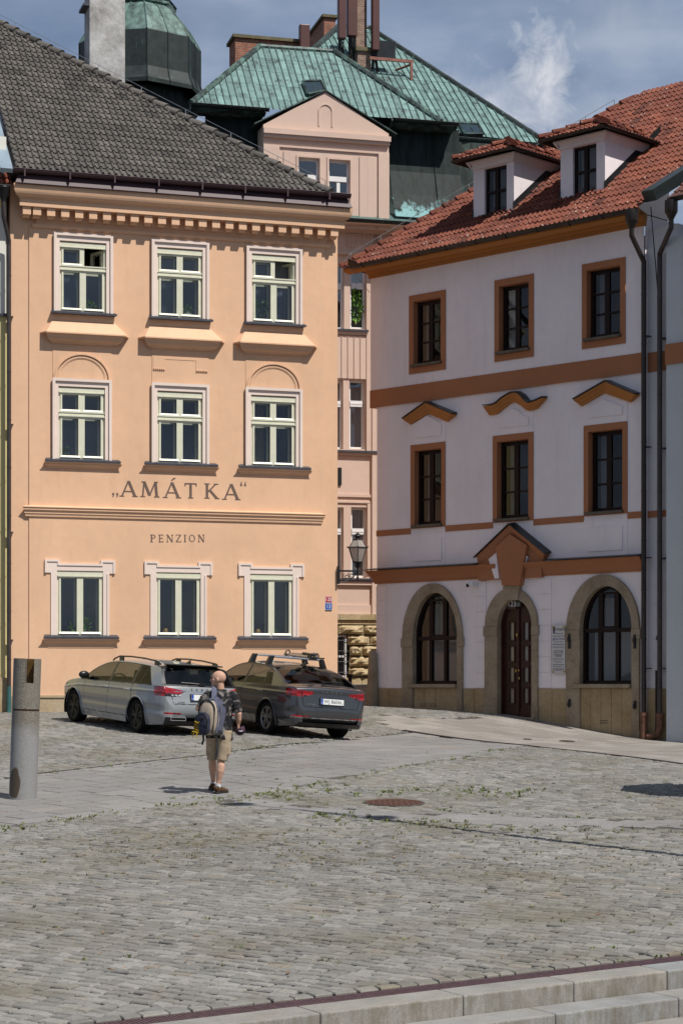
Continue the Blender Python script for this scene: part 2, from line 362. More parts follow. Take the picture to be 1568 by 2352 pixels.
def pave(name, mat, ang, sx, sy, gap, top, jit, rngseed, region, holes=(), bounds=(-16, 12, 12.5, 64), crown=0.012, low=0.05, kind='structure', rows_stagger=True, tilt=0.01, view=True, lim=-0.19):
    rg = np.random.default_rng(rngseed); ca, sa = math.cos(ang), math.sin(ang)
    cs = np.array([(bounds[i], bounds[2+j]) for i in (0, 1) for j in (0, 1)]); u = cs[:, 0]*ca+cs[:, 1]*sa; v = -cs[:, 0]*sa+cs[:, 1]*ca
    us, vs_, hu, hv = [], [], [], []
    vv = v.min()
    while vv < v.max():
        h = sy*rg.uniform(0.93, 1.07); uu = u.min() + rg.uniform(0, sx)
        k = int((u.max()-u.min())/sx*1.15); w = sx*rg.uniform(0.74, 1.28, k); e = uu+np.cumsum(w)
        us.append(e-w/2); hu.append(w/2); vs_.append(np.full(k, vv+h/2)); hv.append(np.full(k, h/2)); vv += h
    us = np.concatenate(us); hu = np.concatenate(hu); vs_ = np.concatenate(vs_); hv = np.concatenate(hv)
    X = us*ca-vs_*sa; Y = us*sa+vs_*ca
    keep = (Y > bounds[2]) & (Y < bounds[3]) & (X > bounds[0]) & (X < bounds[1])
    if view: keep &= (np.abs(X) < 0.1715*Y+1.6)
    if region is not None: keep &= in_poly(X, Y, region)
    for hpoly in holes: keep &= ~in_poly(X, Y, hpoly)
    keep &= ((X-K0.x)*Kn.x+(Y-K0.y)*Kn.y) < lim
    us, vs_, hu, hv = us[keep], vs_[keep], hu[keep]-gap*.34, hv[keep]-gap/2; n = len(us)
    def j(s): return rg.normal(0, s, (n, 4))
    cu = np.array([-1, 1, 1, -1]); cv = np.array([-1, -1, 1, 1])
    bu = us[:, None]+cu*hu[:, None]+j(jit); bv = vs_[:, None]+cv*hv[:, None]+j(jit)
    ins = (0.92, 0.85) if crown > .006 else (0.97, 0.97); ring_z = rg.normal(0, tilt, (n, 1)) + cu*rg.normal(0, tilt, (n, 1)) + cv*rg.normal(0, tilt, (n, 1))
    cuc = us[:, None]; cvc = vs_[:, None]
    lv = [((1, 1), -low), ((1, 1), top-crown), (ins, top)]
    allv = []
    for k, (s, dz) in enumerate(lv):
        UU = cuc+(bu-cuc)*s[0]; VV = cvc+(bv-cvc)*s[1]
        XX = UU*ca-VV*sa; YY = UU*sa+VV*ca
        ZZ = gz(XX, YY)+dz + (ring_z if k else 0)
        allv.append(np.stack([XX, YY, ZZ], -1))
    V = np.concatenate(allv, 1).reshape(-1, 3)      # n x 12
    fq = np.array([(0,1,5,4),(1,2,6,5),(2,3,7,6),(3,0,4,7),(4,5,9,8),(5,6,10,9),(6,7,11,10),(7,4,8,11),(8,9,10,11)])
    Fq = (fq[None]+12*np.arange(n)[:, None, None]).reshape(-1)
    me = bpy.data.meshes.new(name); nf = n*9
    me.vertices.add(len(V)); me.vertices.foreach_set('co', V.ravel()); me.loops.add(nf*4); me.loops.foreach_set('vertex_index', Fq.astype(np.int32))
    me.polygons.add(nf); me.polygons.foreach_set('loop_start', np.arange(nf, dtype=np.int32)*4); me.polygons.foreach_set('loop_total', np.full(nf, 4, np.int32))
    sm = np.tile(np.array([0,0,0,0,0,0,0,0,0], bool), n); me.polygons.foreach_set('use_smooth', sm)
    me.update(calc_edges=True)
    a = me.attributes.new('rnd', 'FLOAT', 'FACE'); a.data.foreach_set('value', np.repeat(rg.uniform(0, 1, n), 9).astype(np.float32))
    me.materials.append(mat); o = bpy.data.objects.new(name, me); COL.objects.link(o); tag(o, kind=kind); return o

def settmat(name, c1, c2, warm, dirt=(0.130,0.112,0.066), moss=0.62):
    m, nt, p = newmat(name); v = objco(nt)
    at = N(nt, 'ShaderNodeAttribute', attribute_name='rnd')
    r = ramp(nt, [(0.0, c1), (0.45, tuple((a+b)/2 for a, b in zip(c1, c2))), (0.8, c2), (0.97, scl(c2, 1.08)), (1.0, warm)]); nt.links.new(at.outputs['Fac'], r.inputs[0])
    n1 = noise(nt, v, 26.0, 6, 0.7); r1 = ramp(nt, [(0.25, 0.72), (0.72, 1.15)]); nt.links.new(n1, r1.inputs[0])
    c = mix(nt, 1.0, r.outputs[0], r1.outputs[0], 'MULTIPLY')
    n2 = noise(nt, v, 0.55, 6, 0.65, 0.5); r2 = ramp(nt, [(0.46, 0.0), (0.70, moss)]); nt.links.new(n2, r2.inputs[0])
    c = mix(nt, r2.outputs[0], c, dirt)
    n4 = noise(nt, v, 1.9, 5, 0.7); r4 = ramp(nt, [(0.56, 0.0), (0.72, 0.35)]); nt.links.new(n4, r4.inputs[0])
    c = mix(nt, r4.outputs[0], c, (0.20, 0.15, 0.11))
    n3 = noise(nt, v, 0.25, 4); r3 = ramp(nt, [(0.3, 0.88), (0.7, 1.1)]); nt.links.new(n3, r3.inputs[0])
    c = mix(nt, 1.0, c, r3.outputs[0], 'MULTIPLY')
    nt.links.new(c, p.inputs['Base Color']); p.inputs['Roughness'].default_value = 0.8; p.inputs['Specular IOR Level'].default_value = 0.3
    h2 = noise(nt, v, 9.0, 4); b1 = bump(nt, h2, 0.5, 0.02)
    nt.links.new(bump(nt, n1, 0.4, 0.006, b1), p.inputs['Normal']); return m
M_SETT = settmat('granite_setts', (0.182,0.176,0.162), (0.258,0.248,0.228), (0.245,0.21,0.165))
M_SLAB = settmat('granite_slabs', (0.218,0.211,0.205), (0.248,0.239,0.232), (0.26,0.22,0.195), moss=0.18)
M_SLAB2 = settmat('sidewalk_slabs', (0.235,0.215,0.195), (0.30,0.275,0.25), (0.30,0.24,0.19), moss=0.12)
M_JOINT = simple('joint_earth', (0.040,0.034,0.026), 0.95, var=0.4, vscale=3.0, bmp=0.6)

# base sheet out to the horizon
gxs = np.concatenate([np.linspace(-900, -60, 8), np.linspace(-40, 40, 81), np.linspace(60, 900, 8)]); gys = np.concatenate([np.linspace(-300, 0, 6), np.linspace(4, 90, 119), np.linspace(120, 1500, 8)])
GX, GY = np.meshgrid(gxs, gys)
GZ = gz(np.clip(GX, -40, 40), np.clip(GY, 11, 85)) - 0.045
sd_ = (GX-K0.x)*Kn.x+(GY-K0.y)*Kn.y
GZ = np.where(sd_ > -0.45, GZ-0.62, GZ)
mb = MB(); mb.v = [tuple(p) for p in np.stack([GX.ravel(), GY.ravel(), GZ.ravel()], -1)]; nx = len(gxs)
for jy in range(len(gys)-1):
    for i in range(nx-1):
        a = jy*nx+i; mb.f.append((a, a+1, a+nx+1, a+nx)); mb.m.append(0); mb.a.append(0)
tag(mb.build('ground', M_JOINT, smooth='all'), kind='structure')
WH_FOOT = [(0.8,49.2),(6.7,43.5),(14,49),(8,57)]; OR_FOOT = [(-8.2,45.33),(-0.09,47.9),(-3,57),(-11,54)]
pave('cobblestones', M_SETT, ANG_SETT, 0.170, 0.140, 0.028, 0.0, 0.0065, 3, None, [BAND, STRIP, SIDEW, WH_FOOT, OR_FOOT], crown=0.012, tilt=0.0026)
pave('slab_path', M_SLAB, ANG_BAND, 0.75, 0.40, 0.034, -0.004, 0.001, 4, BAND, crown=0.002, tilt=0.0006)
pave('slab_strip', M_SLAB, math.atan2(STRIP[4][1]-STRIP[3][1], STRIP[4][0]-STRIP[3][0])+R(68), 0.50, 0.21, 0.006, -0.004, 0.001, 5, STRIP, crown=0.002, tilt=0.0006)
pave('sidewalk', M_SLAB2, ANG_SW, 0.6, 0.40, 0.006, 0.0, 0.001, 6, SIDEW, [WH_FOOT], crown=0.002, tilt=0.0006)

def drape(name, poly, mat, off, step=0.5, kind='structure'):
    pts = []; n = len(poly)
    for i in range(n):
        a, b = Vector(poly[i]), Vector(poly[(i+1) % n]); k = max(1, int((b-a).length/step))
        pts += [a.lerp(b, t/k) for t in range(k)]
    nb = len(pts); edges = [(i, (i+1) % nb) for i in range(nb)]
    xs = [p.x for p in pts]; ys = [p.y for p in pts]
    gx, gy = np.meshgrid(np.arange(min(xs)+.2, max(xs), step), np.arange(min(ys)+.2, max(ys), step)); gx = gx.ravel(); gy = gy.ravel()
    k = in_poly(gx, gy, [(p.x, p.y) for p in pts])
    pts += [Vector((x, y)) for x, y in zip(gx[k], gy[k])]
    r = delaunay_2d_cdt(pts, edges, [], 1, 1e-5)
    mb = MB(); zz = gz(np.array([p.x for p in r[0]]), np.array([p.y for p in r[0]]))
    mb.add([(p.x, p.y, z+off) for p, z in zip(r[0], zz)], [tuple(f) for f in r[2]])
    o = mb.build(name, mat, smooth='all'); return tag(o, kind=kind)
M_SLABBASE = simple('slab_bedding', (0.075,0.068,0.056), 0.9, var=0.25, vscale=6)
drape('path_bedding', BAND, M_SLABBASE, -0.016); drape('strip_bedding', STRIP, M_SLABBASE, -0.014); drape('sidewalk_bedding', SIDEW, M_SLABBASE, -0.012)

# dark drain channel between sidewalk and setts
M_DARKIRON = simple('dark_iron', (0.035,0.026,0.026), 0.6, 0.3, var=0.3, bmp=0.3)
def ribbon(name, pts, w, off, mat, kind='structure', step=0.4):
    L = []
    for a, b in zip(pts[:-1], pts[1:]):
        a, b = Vector(a), Vector(b); k = max(1, int((b-a).length/step)); L += [a.lerp(b, t/k) for t in range(k)]
    L.append(Vector(pts[-1])); vs = []; fs = []
    for i, p in enumerate(L):
        d = (L[min(i+1, len(L)-1)]-L[max(i-1, 0)]).normalized(); nn = Vector((-d.y, d.x))
        for s in (-1, 1): q = p+nn*s*w/2; vs.append((q.x, q.y, g1(q.x, q.y)+off))
    for i in range(len(L)-1): fs.append((2*i, 2*i+1, 2*i+3, 2*i+2))
    mb = MB(); mb.add(vs, fs); o = mb.build(name, mat); return tag(o, kind=kind) if kind else o
ribbon('drain_channel', [gpt(926,1678), gpt(1207,1712.5), gpt(1568,1755.5), gpt(1640,1764)], 0.13, 0.010, M_DARKIRON)
ribbon('path_edge', [gpt(60,1780), gpt(478,1734.5), gpt(700,1706)], 0.05, 0.004, M_JOINT)

# steps in the foreground: kerb stones one by one, drain grating behind them
M_KERB = stone('granite_kerb', [(0.20,0.175,0.14), (0.31,0.285,0.25), (0.36,0.335,0.30)], 2.5, 40.0, 0.4, speck=0.18)
def kerbmat():
    m, nt, p = newmat('kerb_granite'); v = objco(nt)
    n1 = noise(nt, v, 3.0, 6, 0.65); r = ramp(nt, [(0.3, (0.215,0.21,0.20)), (0.7, (0.305,0.30,0.288))]); nt.links.new(n1, r.inputs[0])
    n2 = noise(nt, v, 90.0, 3, 0.6); r2 = ramp(nt, [(0.3, 0.75), (0.7, 1.15)]); nt.links.new(n2, r2.inputs[0])
    c = mix(nt, 1.0, r.outputs[0], r2.outputs[0], 'MULTIPLY')
    at = N(nt, 'ShaderNodeAttribute', attribute_name='rnd'); rt = ramp(nt, [(0, (0.92,0.96,1.0)), (.5, (1.0,.99,.97)), (1, (1.0,.955,.885))]); nt.links.new(at.outputs['Fac'], rt.inputs[0]); c = mix(nt, 1.0, c, rt.outputs[0], 'MULTIPLY')
    n7 = noise(nt, v, 1.3, 6, .7, .8); r7 = ramp(nt, [(.52, 0.0), (.74, .28)]); nt.links.new(n7, r7.inputs[0]); c = mix(nt, r7.outputs[0], c, (0.26,0.21,0.15))
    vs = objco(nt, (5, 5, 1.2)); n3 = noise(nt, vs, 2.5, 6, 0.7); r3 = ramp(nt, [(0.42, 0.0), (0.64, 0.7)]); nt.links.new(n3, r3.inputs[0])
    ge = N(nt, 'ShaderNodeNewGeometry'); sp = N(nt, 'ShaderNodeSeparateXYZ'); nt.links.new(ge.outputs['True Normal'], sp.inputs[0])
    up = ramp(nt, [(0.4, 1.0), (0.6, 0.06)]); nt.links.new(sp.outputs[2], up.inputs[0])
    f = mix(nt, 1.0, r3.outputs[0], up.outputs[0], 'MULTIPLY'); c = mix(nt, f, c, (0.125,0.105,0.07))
    nt.links.new(c, p.inputs['Base Color']); p.inputs['Roughness'].default_value = 0.8
    nt.links.new(bump(nt, n2, 0.3, 0.005), p.inputs['Normal']); return m
M_KERB2 = kerbmat()
kerb_ang = math.atan2(Kd.y, Kd.x)
mbk = MB(); mbt = MB(); mbl = MB(); rk = random.Random(5)
def kpt(s, n, dz): q = K0+Kd*s+Kn*(n+.20); return (q.x, q.y, ZK(s)+dz)
def kblock(mb, s0, s1, n0, n1, z0, z1):
    vs = [kpt(s, n, z) for z in (z0, z1) for s, n in ((s0, n0), (s1, n0), (s1, n1), (s0, n1))]
    mb.add(vs, [(0,3,2,1),(4,5,6,7),(0,1,5,4),(1,2,6,5),(2,3,7,6),(3,0,4,7)])
s = -2.2; ks = [-2.2]
for e in (-1.0, 0.05, 1.42, 2.62, 3.62, 4.52, 5.4, 6.3, 7.3): ks.append(e)
for a, b in zip(ks[:-1], ks[1:]): mbk.att = rk.random(); kblock(mbk, a+.002, b-.002, 0.02, 0.37, -0.26, 0.005)
for a, b in zip([-1.5, -.3, 1.0, 2.1, 3.2, 4.35, 5.5], [-.3, 1.0, 2.1, 3.2, 4.35, 5.5, 6.7]): mbt.att = rk.random(); kblock(mbt, a+.002, b-.002, 0.374, 0.72, -0.42, -0.142)
for a, b in zip([0, 1.3, 2.6, 3.9, 5.2], [1.3, 2.6, 3.9, 5.2, 6.5]): mbl.att = rk.random(); kblock(mbl, a+.002, b-.002, 0.724, 2.2, -0.50, -0.285)
edge_ = [tuple(K0+Kd*a+Kn*n_) for a, n_ in ((-2.5,-.165),(7.5,-.165),(7.5,-.03),(-2.5,-.03))]
pave('cobblestones', M_SETT, kerb_ang, 0.17, 0.135, 0.022, 0.0, 0.005, 8, edge_, crown=0.010, tilt=0.002, lim=-0.03)
for nm, m_ in (('step_kerb', mbk), ('lower_step', mbt), ('lower_pavement', mbl)):
    tag(m_.build(nm, M_KERB2, bevel=0.014, att=True), kind='structure')
mb = MB(); M_GRATE = simple('rusty_grate', (0.085,0.045,0.050), 0.6, 0.1, var=0.35, vscale=20)
kblock(mb, -2.2, 7.3, -0.20, -0.185, -0.06, 0.006); kblock(mb, -2.2, 7.3, 0.0, 0.015, -0.06, 0.006); kblock(mb, -2.2, 7.3, -0.185, 0.0, -0.10, -0.05)
s = -2.2
while s < 7.3: kblock(mb, s, s+0.024, -0.185, 0.0, -0.03, 0.004); s += 0.032
tag(mb.build('drain_grating', M_GRATE), kind='structure')
# ------------------------------------------------------------------ facade frames and house building blocks
class Fac:
    def __init__(s, P0, d, zb):
        s.P = Vector(P0); s.d = Vector(d).normalized(); s.n = Vector((-s.d.y, s.d.x)); s.zb = zb; s.ang = math.atan2(s.d.y, s.d.x)
        s.M = Matrix.Translation((s.P.x, s.P.y, zb)) @ Matrix.Rotation(s.ang, 4, 'Z'); s.Mi = s.M.inverted()
        s.c = s.Mi @ Vector((0, 0, CZ))
    def ry(s, x, y): return (s.Mi.to_3x3() @ ray(x, y))
    def L(s, x, y, off=0.0):
        r = s.ry(x, y); t = (-off - s.c.y)/r.y; p = s.c + r*t; return (p.x, p.z)
    def u(s, x, off=0.0): return s.L(x, 1000, off)[0]
    def onplane(s, x, y, p0, n):
        r = s.ry(x, y); n = Vector(n); t = (Vector(p0)-s.c).dot(n)/r.dot(n); return s.c + r*t
    def at(s, x, y, yl): r = s.ry(x, y); t = (yl-s.c.y)/r.y; return s.c + r*t
    def thing(s, name, label, cat, group=None): return empty(name, (s.P.x, s.P.y, s.zb), s.ang, label, cat, group)

def wall_face(mb, outer, holes, y, reveal=0.2):      # polygons in (x,z); flat front with openings, reveals run back
    polys = [[Vector((p[0], p[1], 0)) for p in outer]] + [[Vector((p[0], p[1], 0)) for p in h] for h in holes]
    flat = [p for q in polys for p in q]; base = 0; edges = []
    for q in polys:
        edges += [(base+i, base+(i+1) % len(q)) for i in range(len(q))]; base += len(q)
    r = delaunay_2d_cdt([Vector((p.x, p.y)) for p in flat], edges, [], 0, 1e-6)
    vs = r[0]; fs = []
    for f in r[2]:
        cx = sum(vs[i].x for i in f)/len(f); cz = sum(vs[i].y for i in f)/len(f)
        if not in_poly(np.array([cx]), np.array([cz]), [(p[0], p[1]) for p in outer])[0]: continue
        if any(in_poly(np.array([cx]), np.array([cz]), h)[0] for h in holes): continue
        fs.append(tuple(f))
    mb.add([(p.x, y, p.y) for p in vs], fs)
    for h in holes:
        for i in range(len(h)):
            a, b = h[i], h[(i+1) % len(h)]
            mb.quad((a[0], y, a[1]), (b[0], y, b[1]), (b[0], y+reveal, b[1]), (a[0], y+reveal, a[1]))
def rect(x0, x1, z0, z1): return [(x0, z0), (x1, z0), (x1, z1), (x0, z1)]
def arch(x0, x1, z0, zs, zt, n=20):       # opening with a round head: springing zs, crown zt
    c = (x0+x1)/2; r = (x1-x0)/2
    return [(x0, z0), (x1, z0)] + [(c+r*math.cos(math.pi*k/n), zs+(zt-zs)*math.sin(math.pi*k/n)) for k in range(n+1)]
def frame_bars(mb, x0, x1, z0, z1, w, y0, y1, wt=None, wb=None):
    wt = wt or w; wb = wb or w
    mb.box(x0, x0+w, y0, y1, z0, z1); mb.box(x1-w, x1, y0, y1, z0, z1)
    mb.box(x0+w, x1-w, y0+.001, y1-.001, z1-wt, z1); mb.box(x0+w, x1-w, y0+.001, y1-.001, z0, z0+wb)
def ring_prism(mb, outer, inner, y0, y1):     # same vertex count
    n = len(outer); vs = [(p[0], y0, p[1]) for p in outer]+[(p[0], y0, p[1]) for p in inner]+[(p[0], y1, p[1]) for p in outer]+[(p[0], y1, p[1]) for p in inner]
    fs = []
    for i in range(n):
        j = (i+1) % n
        fs += [(i, j, n+j, n+i), (i, 2*n+i, 2*n+j, j), (n+i, n+j, 3*n+j, 3*n+i)]
    mb.add(vs, fs)
def open_ring(mb, outer, inner, y0, y1):     # open strip (arch band)
    n = len(outer); vs = [(p[0], y0, p[1]) for p in outer]+[(p[0], y0, p[1]) for p in inner]+[(p[0], y1, p[1]) for p in outer]+[(p[0], y1, p[1]) for p in inner]
    fs = [(0, n, 3*n, 2*n), (n-1, 3*n-1, 4*n-1, 2*n-1)]
    for i in range(n-1):
        j = i+1; fs += [(i, j, n+j, n+i), (i, 2*n+i, 2*n+j, j), (n+i, n+j, 3*n+j, 3*n+i)]
    mb.add(vs, fs)
def curtain_mesh(mb, x0, x1, z0, z1, y, folds=14, amp=0.025, seed=0):
    r = random.Random(seed); n = folds*6; ph = [r.uniform(0, 6.3) for _ in range(3)]
    vs = []; fs = []
    for i in range(n+1):
        t = i/n; x = x0+(x1-x0)*t; d = amp*(math.sin(2*math.pi*folds*t+ph[0])+0.5*math.sin(2*math.pi*folds*0.43*t+ph[1]))
        vs += [(x, y+d, z0), (x, y+d*.6, z1)]
    for i in range(n): fs.append((2*i, 2*i+2, 2*i+3, 2*i+1))
    mb.add(vs, fs)

def tile_roof(name, parent, O, U, V, poly, w, h, mat, amp=0.028, lift=0.035, seed=1, cuts=(), roll=2, sag=0.004):
    """interlocking tiles laid in courses on the plane O + u*U + v*V inside poly (u,v); cuts = (point, normal) planes that trim hips and verges"""
    rg = random.Random(seed); O, U, V = Vector(O), Vector(U).normalized(), Vector(V).normalized(); Nn = U.cross(V).normalized()
    if Nn.z < 0: Nn = -Nn
    us = [p[0] for p in poly]; vs = [p[1] for p in poly]; mb = MB(); nseg = 6*roll
    def prof(t):
        t = (t*roll) % 1.0
        if t < 0.52: return amp*math.sin(math.pi*t/0.52)
        return -0.12*amp*math.sin(math.pi*(t-0.52)/0.48)
    v = min(vs); row = 0
    while v < max(vs):
        nu = int(math.ceil((max(us)-min(us))/w))
        for k in range(nu):
            u0 = min(us)+k*w
            cu, cv = u0+w/2, v+h/2
            ok = False
            for du, dv in ((0, 0), (-.6*w, -.6*h), (.6*w, -.6*h), (-.6*w, .6*h), (.6*w, .6*h)):
                if in_poly(np.array([cu+du]), np.array([cv+dv]), poly)[0]: ok = True; break
            if not ok: continue
            jz = rg.gauss(0, sag); ju = rg.gauss(0, sag*.7); tl = rg.gauss(0, sag)
            pts = []
            for i in range(nseg+1):
                t = i/nseg; uu = u0+t*w+ju; hh = prof(t)+jz+tl*(t-.5)
                pts += [O+U*uu+V*(v)+Nn*(hh*.3), O+U*uu+V*(v-.012)+Nn*(hh+lift), O+U*uu+V*(v+h+.015)+Nn*(hh+.004)]
            mb.att = rg.random()
            fs = []
            for i in range(nseg): a = 3*i; b = 3*(i+1); fs += [(a, b, b+1, a+1), (a+1, b+1, b+2, a+2)]
            mb.add(pts, fs)
        v += h; row += 1
    o = mb.build(name, mat, parent, smooth=35, att=True, fix=False)
    if cuts:
        bm = bmesh.new(); bm.from_mesh(o.data)
        for (p, n) in cuts:
            bmesh.ops.bisect_plane(bm, geom=bm.verts[:]+bm.edges[:]+bm.faces[:], plane_co=Vector(p), plane_no=Vector(n), clear_outer=True)
        bm.to_mesh(o.data); bm.free()
    return o
def ridge_caps(name, parent, a, b, mat, r=0.11, L=0.38, seed=2, up=(0,0,1)):
    rg = random.Random(seed); a, b = Vector(a), Vector(b); d = (b-a); n = max(1, int(d.length/L)); d.normalize()
    side = d.cross(Vector(up)).normalized(); upn = side.cross(d).normalized(); mb = MB()
    st = (b-a).length/n
    for i in range(n):
        p0 = a+d*(i*st-.03); p1 = a+d*((i+1)*st); mb.att = rg.random(); vs = []; fs = []; m = 9; j = rg.gauss(0, .008)
        for (p, rr, lf) in ((p0, r*1.08, .075), (p1, r*.94, .035)):
            for k in range(m):
                t = math.pi*(k/(m-1)*1.2-0.1); vs.append(p+side*(rr*math.cos(t)+j)+upn*(rr*math.sin(t)*.75+lf-.03))
        for k in range(m-1): fs.append((k, k+1, m+k+1, m+k))
        fs.append(tuple(range(m))); mb.add(vs, fs)
    return mb.build(name, mat, parent, smooth=40, att=True, fix=False)
def half_gutter(mb, a, b, r=0.075, n=9):
    a, b = Vector(a), Vector(b); d = (b-a).normalized(); side = d.cross(Vector((0,0,1))).normalized(); vs = []; fs = []
    for p in (a, b):
        for rr in (r, r-.008):
            for k in range(n):
                t = math.pi*k/(n-1); vs.append(p+side*(rr*math.cos(t))-Vector((0,0,1))*(rr*math.sin(t)))
    for k in range(n-1): fs += [(k, k+1, 2*n+k+1, 2*n+k), (n+k+1, n+k, 3*n+k, 3*n+k+1)]
    for q in (0, 2*n): fs += [(q+k, q+k+1, q+n+k+1, q+n+k) for k in range(n-1)]
    fs += [(0, n, 3*n, 2*n), (n-1, 2*n-1, 4*n-1, 3*n-1)]
    mb.add(vs, fs); mb.tube([a+side*(-r), b+side*(-r)], .009, 6); mb.tube([a+side*r, b+side*r], .009, 6)

# lettering: slab-serif capitals drawn as thick and thin strokes, unit height
GL = {
 'A': (0.92, [((0.10,0),(0.46,1),.085),((0.46,1),(0.82,0),.15),((0.24,0.33),(0.66,0.33),.07)], [(0.10,0,.26),(0.82,0,.30)]),
 'M': (1.08, [((0.16,0),(0.24,1),.085),((0.24,1),(0.54,0.10),.15),((0.54,0.10),(0.86,1),.085),((0.86,1),(0.94,0),.15)], [(0.16,0,.26),(0.94,0,.30),(0.20,1,.2),(0.90,1,.2)]),
 'T': (0.80, [((0.40,0),(0.40,1),.15),((0.05,0.955),(0.75,0.955),.08),((0.07,0.80),(0.07,0.98),.07),((0.73,0.80),(0.73,0.98),.07)], [(0.40,0,.32)]),
 'K': (0.92, [((0.20,0),(0.20,1),.15),((0.24,0.42),(0.74,1),.08),((0.36,0.56),(0.80,0),.15)], [(0.20,0,.32),(0.20,1,.32),(0.74,1,.26),(0.80,0,.28)]),
 'P': (0.78, [((0.18,0),(0.18,1),.15),('arc',0.32,0.74,.27,.225,-90,90,.12),((0.18,0.965),(0.34,0.965),.07),((0.18,0.515),(0.34,0.515),.07)], [(0.18,0,.32),(0.14,1,.22)]),
 'E': (0.76, [((0.18,0),(0.18,1),.15),((0.18,0.965),(0.66,0.965),.07),((0.18,0.52),(0.56,0.52),.07),((0.18,0.035),(0.68,0.035),.07),((0.65,0.82),(0.65,1),.06),((0.67,0),(0.67,0.18),.06),((0.56,.42),(0.56,.62),.05)], [(0.14,0,.2),(0.14,1,.2)]),
 'N': (0.98, [((0.18,0),(0.18,1),.08),((0.18,1),(0.80,0),.15),((0.80,0),(0.80,1),.08)], [(0.18,0,.28),(0.14,1,.22),(0.80,1,.28)]),
 'Z': (0.84, [((0.10,0.965),(0.74,0.965),.07),((0.70,0.97),(0.12,0.03),.15),((0.08,0.035),(0.76,0.035),.07),((0.10,0.80),(0.10,1),.06),((0.75,0),(0.75,0.2),.06)], []),
 'I': (0.40, [((0.20,0),(0.20,1),.15)], [(0.20,0,.32),(0.20,1,.32)]),
 'O': (0.98, [('arc',0.49,0.5,.36,.45,0,360,.13)], []),
}
def glyph(mb, ch, x, z, h, y, t=.004, wscale=1.0):
    if ch in '\u201e\u201c':
        for k in (0, 1):
            cx = x+(.12+.24*k)*h*wscale; s = 1 if ch == '\u201e' else -1
            mb.prism([(cx+.07*h*math.cos(a), z+.07*h*math.sin(a)) for a in [2*math.pi*i/10 for i in range(10)]], y-t, y)
            mb.prism([(cx+s*.065*h, z), (cx+s*.02*h, z-s*.17*h), (cx-s*.05*h, z-s*.2*h), (cx-s*.0*h, z-s*.03*h)], y-t*.8, y)
        return
    acute = ch == '\u00c1'
    wd, st, sf = GL['A' if acute else ch]
    P = lambda q: (x+q[0]*h*wscale, z+q[1]*h); i = 0
    for s in st:
        tt = t*(1+.12*i); i += 1
        if s[0] == 'arc':
            _, cx, cz, rx, rz, a0, a1, w = s; n = 20; A = [R(a0+(a1-a0)*k/n) for k in range(n+1)]
            o = [P((cx+(rx+w/2)*math.cos(a), cz+(rz+w*.25)*math.sin(a))) for a in A]; q = [P((cx+(rx-w/2)*math.cos(a), cz+(rz-w*.25)*math.sin(a))) for a in A]
            open_ring(mb, o, q, y-tt, y)
        else:
            (ax, az), (bx, bz), w = s; d = Vector((bx-ax, bz-az)).normalized(); nx, nz = -d.y*w/2, d.x*w/2
            if abs(d.y) > .3:
                k = (w/2)/abs(d.y); mb.prism([P((ax-k, az)), P((ax+k, az)), P((bx+k, bz)), P((bx-k, bz))], y-tt, y)
            else: mb.prism([P((ax+nx, az+nz)), P((ax-nx, az-nz)), P((bx-nx, bz-nz)), P((bx+nx, bz+nz))], y-tt, y)
    for (sx, sz, w) in sf:
        tt = t*(1+.12*i); i += 1; z0, z1 = (0, .055) if sz == 0 else (.945, 1)
        mb.prism([P((sx-w/2, z0)), P((sx+w/2, z0)), P((sx+w/2, z1)), P((sx-w/2, z1))], y-tt, y)
    if acute:
        mb.prism([P((.40, 1.10)), P((.48, 1.10)), P((.68, 1.27)), P((.55, 1.29))], y-t, y)
def text_mesh(name, body, size, mat, parent, M, ext=.002, align='CENTER', spacing=1.0):
    cu = bpy.data.curves.new(name, 'FONT'); cu.body = body; cu.size = size; cu.extrude = ext; cu.align_x = align; cu.align_y = 'CENTER'; cu.space_character = spacing
    to = bpy.data.objects.new(name, cu); COL.objects.link(to); dg = bpy.context.evaluated_depsgraph_get(); dg.update()
    me = bpy.data.meshes.new_from_object(to.evaluated_get(dg)); bpy.data.objects.remove(to); bpy.data.curves.remove(cu)
    me.materials.clear(); me.materials.append(mat); me.transform(M); me.name = name
    o = bpy.data.objects.new(name, me); COL.objects.link(o)
    if parent is not None: o.parent = parent
    return o
def facing(x, y, z): return Matrix.Translation((x, y, z)) @ Matrix.Rotation(R(90), 4, 'X')    # text plane looks along -y

def leaves(mb, c, rad, n, size, seed, up=0.3, droop=0.0):
    r = random.Random(seed)
    for _ in range(n):
        while True:
            d = Vector((r.uniform(-1, 1), r.uniform(-1, 1), r.uniform(-1, 1)))
            if 0.05 < d.length < 1: break
        p = Vector(c)+Vector((d.x*rad[0], d.y*rad[1], d.z*rad[2])); a = (d.normalized()+Vector((0, 0, up-droop))+Vector((r.gauss(0,.4), r.gauss(0,.4), r.gauss(0,.4)))).normalized()
        s = a.cross(Vector((r.gauss(0,1), r.gauss(0,1), r.gauss(0,1)))).normalized(); nn = a.cross(s); L = size*r.uniform(.6, 1.3); w = L*.3; mb.att = r.random()
        mb.add([p, p+a*L*.45+s*w+nn*.1*L, p+a*L, p+a*L*.45-s*w+nn*.1*L], [(0, 1, 2, 3)])
def leafmat(name, c1, c2):
    m, nt, p = newmat(name); at = N(nt, 'ShaderNodeAttribute', attribute_name='rnd')
    r = ramp(nt, [(0, c1), (1, c2)]); nt.links.new(at.outputs['Fac'], r.inputs[0]); nt.links.new(r.outputs[0], p.inputs['Base Color'])
    p.inputs['Roughness'].default_value = .5; p.inputs['Subsurface Weight'].default_value = 0.0
    return m
